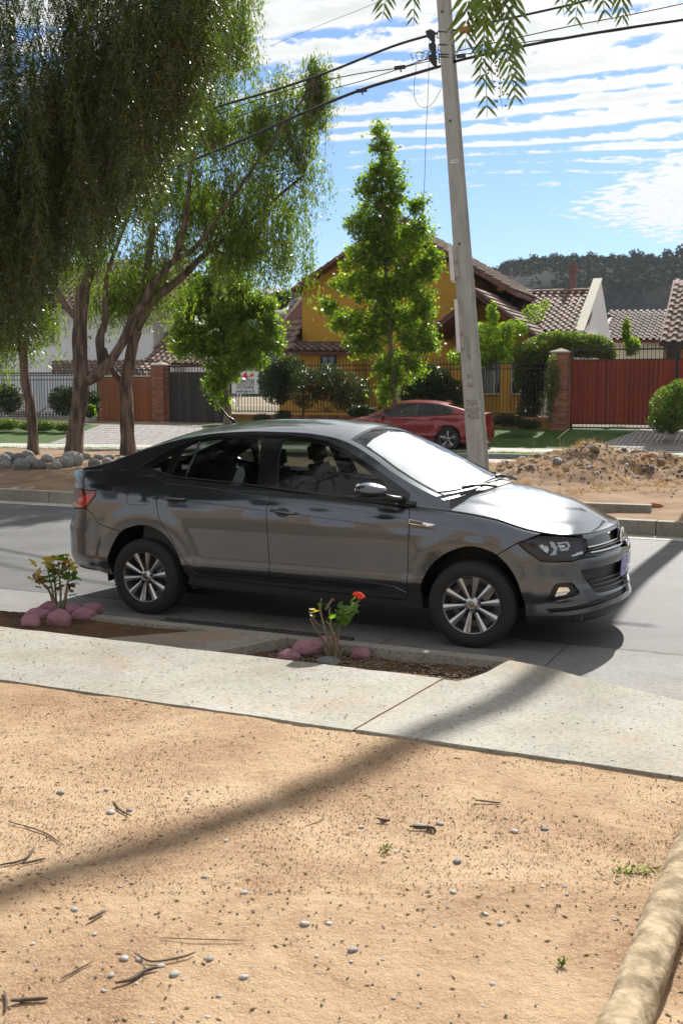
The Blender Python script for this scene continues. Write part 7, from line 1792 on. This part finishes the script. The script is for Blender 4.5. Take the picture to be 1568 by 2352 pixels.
# crumbs, seeds and leaf bits: uncountable
def litter(name,n,m,sz,region,el=1.0,zo=.003,seed=1):
    P=[];rg_=random.Random(seed)
    while len(P)<n:
        x=rg_.uniform(-40,1600); y=rg_.uniform(*region); p=gnd(x,y,.11); s,d=sdco(p)
        if d>DE-.02: continue
        if noise3(p.x*1.3,p.y*1.3,3)+.3*rg_.random()<-.02 and rg_.random()<.8: continue
        P.append((p.x,p.y,GZ(p.x,p.y)+zo))
    P=np.array(P); k=len(P); oc=np.array([(1,0,0),(-1,0,0),(0,1,0),(0,-1,0),(0,0,1),(0,0,-1)],float); f=np.array([(0,2,4),(2,1,4),(1,3,4),(3,0,4),(2,0,5),(1,2,5),(3,1,5),(0,3,5)])
    a=NR.uniform(0,2*PI,k); s_=NR.uniform(sz*.4,sz,k)[:,None]; V=np.empty((k,6,3))
    for i in range(6):
        ox,oy=oc[i,0]*el,oc[i,1]; V[:,i]=P+np.stack([ox*np.cos(a)-oy*np.sin(a),ox*np.sin(a)+oy*np.cos(a),np.full(k,oc[i,2]*.8)],1)*s_
    return npmesh(name,V.reshape(-1,3),(np.arange(k)[:,None,None]*6+f[None]).reshape(-1,3),m,False,kind='stuff',k=3)
litter('soil_crumbs',2600,mat('red crumbs',(.25,.155,.095),rough=1),.0042,(1600,1950),seed=2)
litter('soil_crumbs',9000,mat('fine red crumbs',(.29,.175,.105),rough=1),.0031,(1600,2050),seed=12)
litter('soil_crumbs',450,mat('dark seeds',(.12,.075,.045),rough=1),.0038,(1600,2352),seed=4)
litter('leaf_litter',420,mat('dry leaf bits',(.20,.14,.085),rough=1),.0045,(1600,2352),el=3.5,seed=6)
litter('leaf_litter',110,mat('green leaf bits',(.16,.18,.07),rough=.8),.0042,(1600,2352),el=3.5,seed=7)
litter('gravel',420,M_peb,.006,(1800,2352),seed=8)
# specks on the pavement and litter in the planter
def scatter_sd(name,n,m,sz,s0,s1,d0,d1,z,el=1,seed=1):
    rg_=np.random.default_rng(seed); S_=rg_.uniform(s0,s1,n); D_=rg_.uniform(d0,d1,n); P=np.stack([ud.x*S_+nd.x*D_,ud.y*S_+nd.y*D_,np.full(n,z)],1)
    oc=np.array([(1,0,0),(-1,0,0),(0,1,0),(0,-1,0),(0,0,1),(0,0,-1)],float); f=np.array([(0,2,4),(2,1,4),(1,3,4),(3,0,4),(2,0,5),(1,2,5),(3,1,5),(0,3,5)]); a=rg_.uniform(0,2*PI,n); s_=rg_.uniform(sz*.4,sz,n)[:,None]; V=np.empty((n,6,3))
    for i in range(6): V[:,i]=P+np.stack([oc[i,0]*el*np.cos(a)-oc[i,1]*np.sin(a),oc[i,0]*el*np.sin(a)+oc[i,1]*np.cos(a),np.full(n,oc[i,2]*.5)],1)*s_
    return npmesh(name,V.reshape(-1,3),(np.arange(n)[:,None,None]*6+f[None]).reshape(-1,3),m,False,kind='stuff',k=3)
scatter_sd('pavement_specks',420,M_twig,.006,-6,3,DE,DW,ZW+.005,1.6,3)
scatter_sd('planter_litter',700,M_straw,.007,sB,sR[0]+.1,DW,DK-.12,ZW-.06,3.5,5)
scatter_sd('planter_litter',350,M_peb,.009,sB,sR[0]+.1,DW,DK-.12,ZW-.06,1.2,6)
scatter_sd('planter_litter',250,M_straw,.007,-8,sA,DW,DK-.12,ZW-.035,3.5,7)
# tiny weeds on the sand
def weed(label,x,y,n,sp):
    p=gnd(x,y,.12); b0=Vector((p.x,p.y,GZ(p.x,p.y))); t=thing('weed',label,'weed',tuple(b0)); P=np.array([tuple(b0+Vector((random.gauss(0,sp),random.gauss(0,sp*.5),random.uniform(.003,.03)))) for _ in range(n)])
    leaves('foliage',P,NR.normal(size=(n,3)),NR.uniform(.012,.03,n),NR.uniform(.004,.009,n),M_hedge,t)
    s=MB()
    for i in range(8): s.tube([b0,Vector(P[i*n//8])],.0012,3,cap=False)
    s.build('stems',M_straw,t,fix=False)
weed('low green weed near the timber rail',1455,1996,90,.045); weed('small dry weed in the middle sand',885,1945,22,.014); weed('tiny weed tuft at the lower centre right',1290,2205,16,.009)
# rubble and dry growth on the mound
M_clod=mat('earth clod',(.26,.185,.125),rough=1,col2=(.17,.12,.08),scale=6,bump=1,bscale=30,objvar=.35); M_rub=mat('grey rubble',(.25,.235,.22),rough=.9,objvar=.3,var=.3,scale=5); M_rbrick=mat('broken brick',(.36,.13,.06),rough=.9,objvar=.3)
cm=[rock_mesh('clod',M_clod,i+40,2,.5,.7) for i in range(4)]; rm_=[rock_mesh('rubble',M_rub,i+50,2,.5,.7) for i in range(3)]; bk=rock_mesh('brick_piece',M_rbrick,61,1,.4,.6,(1.3,.8,1))
mnd=thing('earth_mound','rough heap of dug earth, rubble and dry grass on the median right of the pole','mound',(mc.x,mc.y,.25))
def on_med(x,y,zo=0): return Vector((x,y,med_z(x,y)+zo))
rgm=random.Random(12)
for i in range(260):
    a=rgm.uniform(0,2*PI); r=rgm.random()**.6*1.05; x=mc.x+.4+math.cos(a)*r*2.5; y=mc.y-.5+math.sin(a)*r*1.5
    sz=rgm.uniform(.02,.065)*(1.6 if rgm.random()<.12 else 1); u=rgm.random(); m_=cm[i%4] if u<.66 else rm_[i%3] if u<.93 else bk
    p=on_med(x,y,sz*.1)-Vector((mc.x,mc.y,.25)); link(m_,'clod' if u<.66 else 'rubble' if u<.93 else 'brick_piece',mnd,loc=p,rot=(rgm.uniform(-.5,.5),rgm.uniform(-.5,.5),rgm.uniform(0,6)),scl=sz)
def grassy(n,m,ln,fn,seed,name='dry_grass',wd=.004,par=None):
    rg_=random.Random(seed); V=[]
    i=0
    while i<n:
        p=fn(rg_)
        if p is None: continue
        k=rg_.randint(5,14)
        for _ in range(k):
            a=rg_.uniform(0,2*PI); L_=rg_.uniform(*ln); q=p+Vector((rg_.gauss(0,.03),rg_.gauss(0,.03),0)); tip=q+Vector((math.cos(a)*L_*rg_.uniform(.3,1.1),math.sin(a)*L_*.6,L_*rg_.uniform(.2,1))); w_=Vector((math.sin(a),-math.cos(a),0))*wd
            V+=[q-w_,q+w_,tip]; i+=1
    V=np.array([tuple(v) for v in V]); return npmesh(name,V,np.arange(len(V)).reshape(-1,3),m,False,par,kind='stuff',k=3)
M_hay=leafmat('dry grass',(.30,.19,.08),(.48,.34,.17),rough=.8,trans=.3,tcol=(1.3,1.1,.8))
def fm(rg_):
    x=mc.x+rg_.uniform(-2.6,4.5); y=mc.y+rg_.uniform(-3.2,1.5)
    if noise3(x*1.3,y*1.3,6)<.02: return None
    return on_med(x,y)
grassy(9000,M_hay,(.05,.16),fm,4,par=mnd)
def fm2(rg_): x=mc.x+rg_.uniform(-3.2,4.5); return on_med(x,mc.y+rg_.uniform(-.2,1.6))
grassy(260,M_hay,(.3,.55),fm2,9,wd=.0022,par=mnd)
P=[]
for i in range(2600):
    x=mc.x+random.gauss(.4,1.4); y=mc.y+random.gauss(-.5,.9); P.append(tuple(on_med(x,y,.004)))
P=np.array(P); k=len(P); oc=np.array([(1,0,0),(-1,0,0),(0,1,0),(0,-1,0),(0,0,1),(0,0,-1)],float); f8=np.array([(0,2,4),(2,1,4),(1,3,4),(3,0,4),(2,0,5),(1,2,5),(3,1,5),(0,3,5)])
for q_,m_ in ((0,M_clod),(1,M_rub),(2,M_twig)):
    Q=P[q_::3]; kk=len(Q); V=Q[:,None,:]+oc[None]*NR.uniform(.008,.028,(kk,1,1))*NR.uniform(.5,1.3,(kk,6,1)); npmesh('debris',V.reshape(-1,3),(np.arange(kk)[:,None,None]*6+f8[None]).reshape(-1,3),m_,False,mnd,kind='stuff',k=3)
# broken kerb stone lying before the mound
ka=gnd(1375,1168,.22); kbb=gnd(1495,1170,.22)
tag(MB().bar(Vector((ka.x-1.0,ka.y+.35,.215)),Vector((kbb.x,kbb.y,.205)),.13,.15).build('loose_kerb_stone',M_kerb,None),'loose kerb stone half buried in front of the earth mound','kerb stone')
stone('brick_lump','broken orange brick lying right of the loose kerb stone',1508,1172,26,.18,bk,cat='brick'); 
# grass tufts on verge / lawn
def fl_(rg_):
    x=rg_.uniform(-9.8,16); off=rg_.choice([rg_.uniform(.15,.72),rg_.uniform(2.4,6.0)]); z=.135 if off<1 else lawn_z(off); p=fkpt(x,off,z)
    if off>1 and ((X(1225)-1.0<p.x<X(1560)) or -9.0<p.x<-3.6+1.0): return None
    return p
M_gr=leafmat('lawn blades',(.05,.085,.015),(.11,.16,.035),rough=.6,trans=.4)
grassy(30000,M_gr,(.03,.07),fl_,5,name='lawn_grass',wd=.006)
def fs_(rg_): p=SP(rg_.uniform(-9,-2),DF-rg_.uniform(.3,2.5)); return Vector((p.x,p.y,med_z(p.x,p.y)))
grassy(500,M_hay,(.04,.12),fs_,15,name='dry_grass',wd=.004)
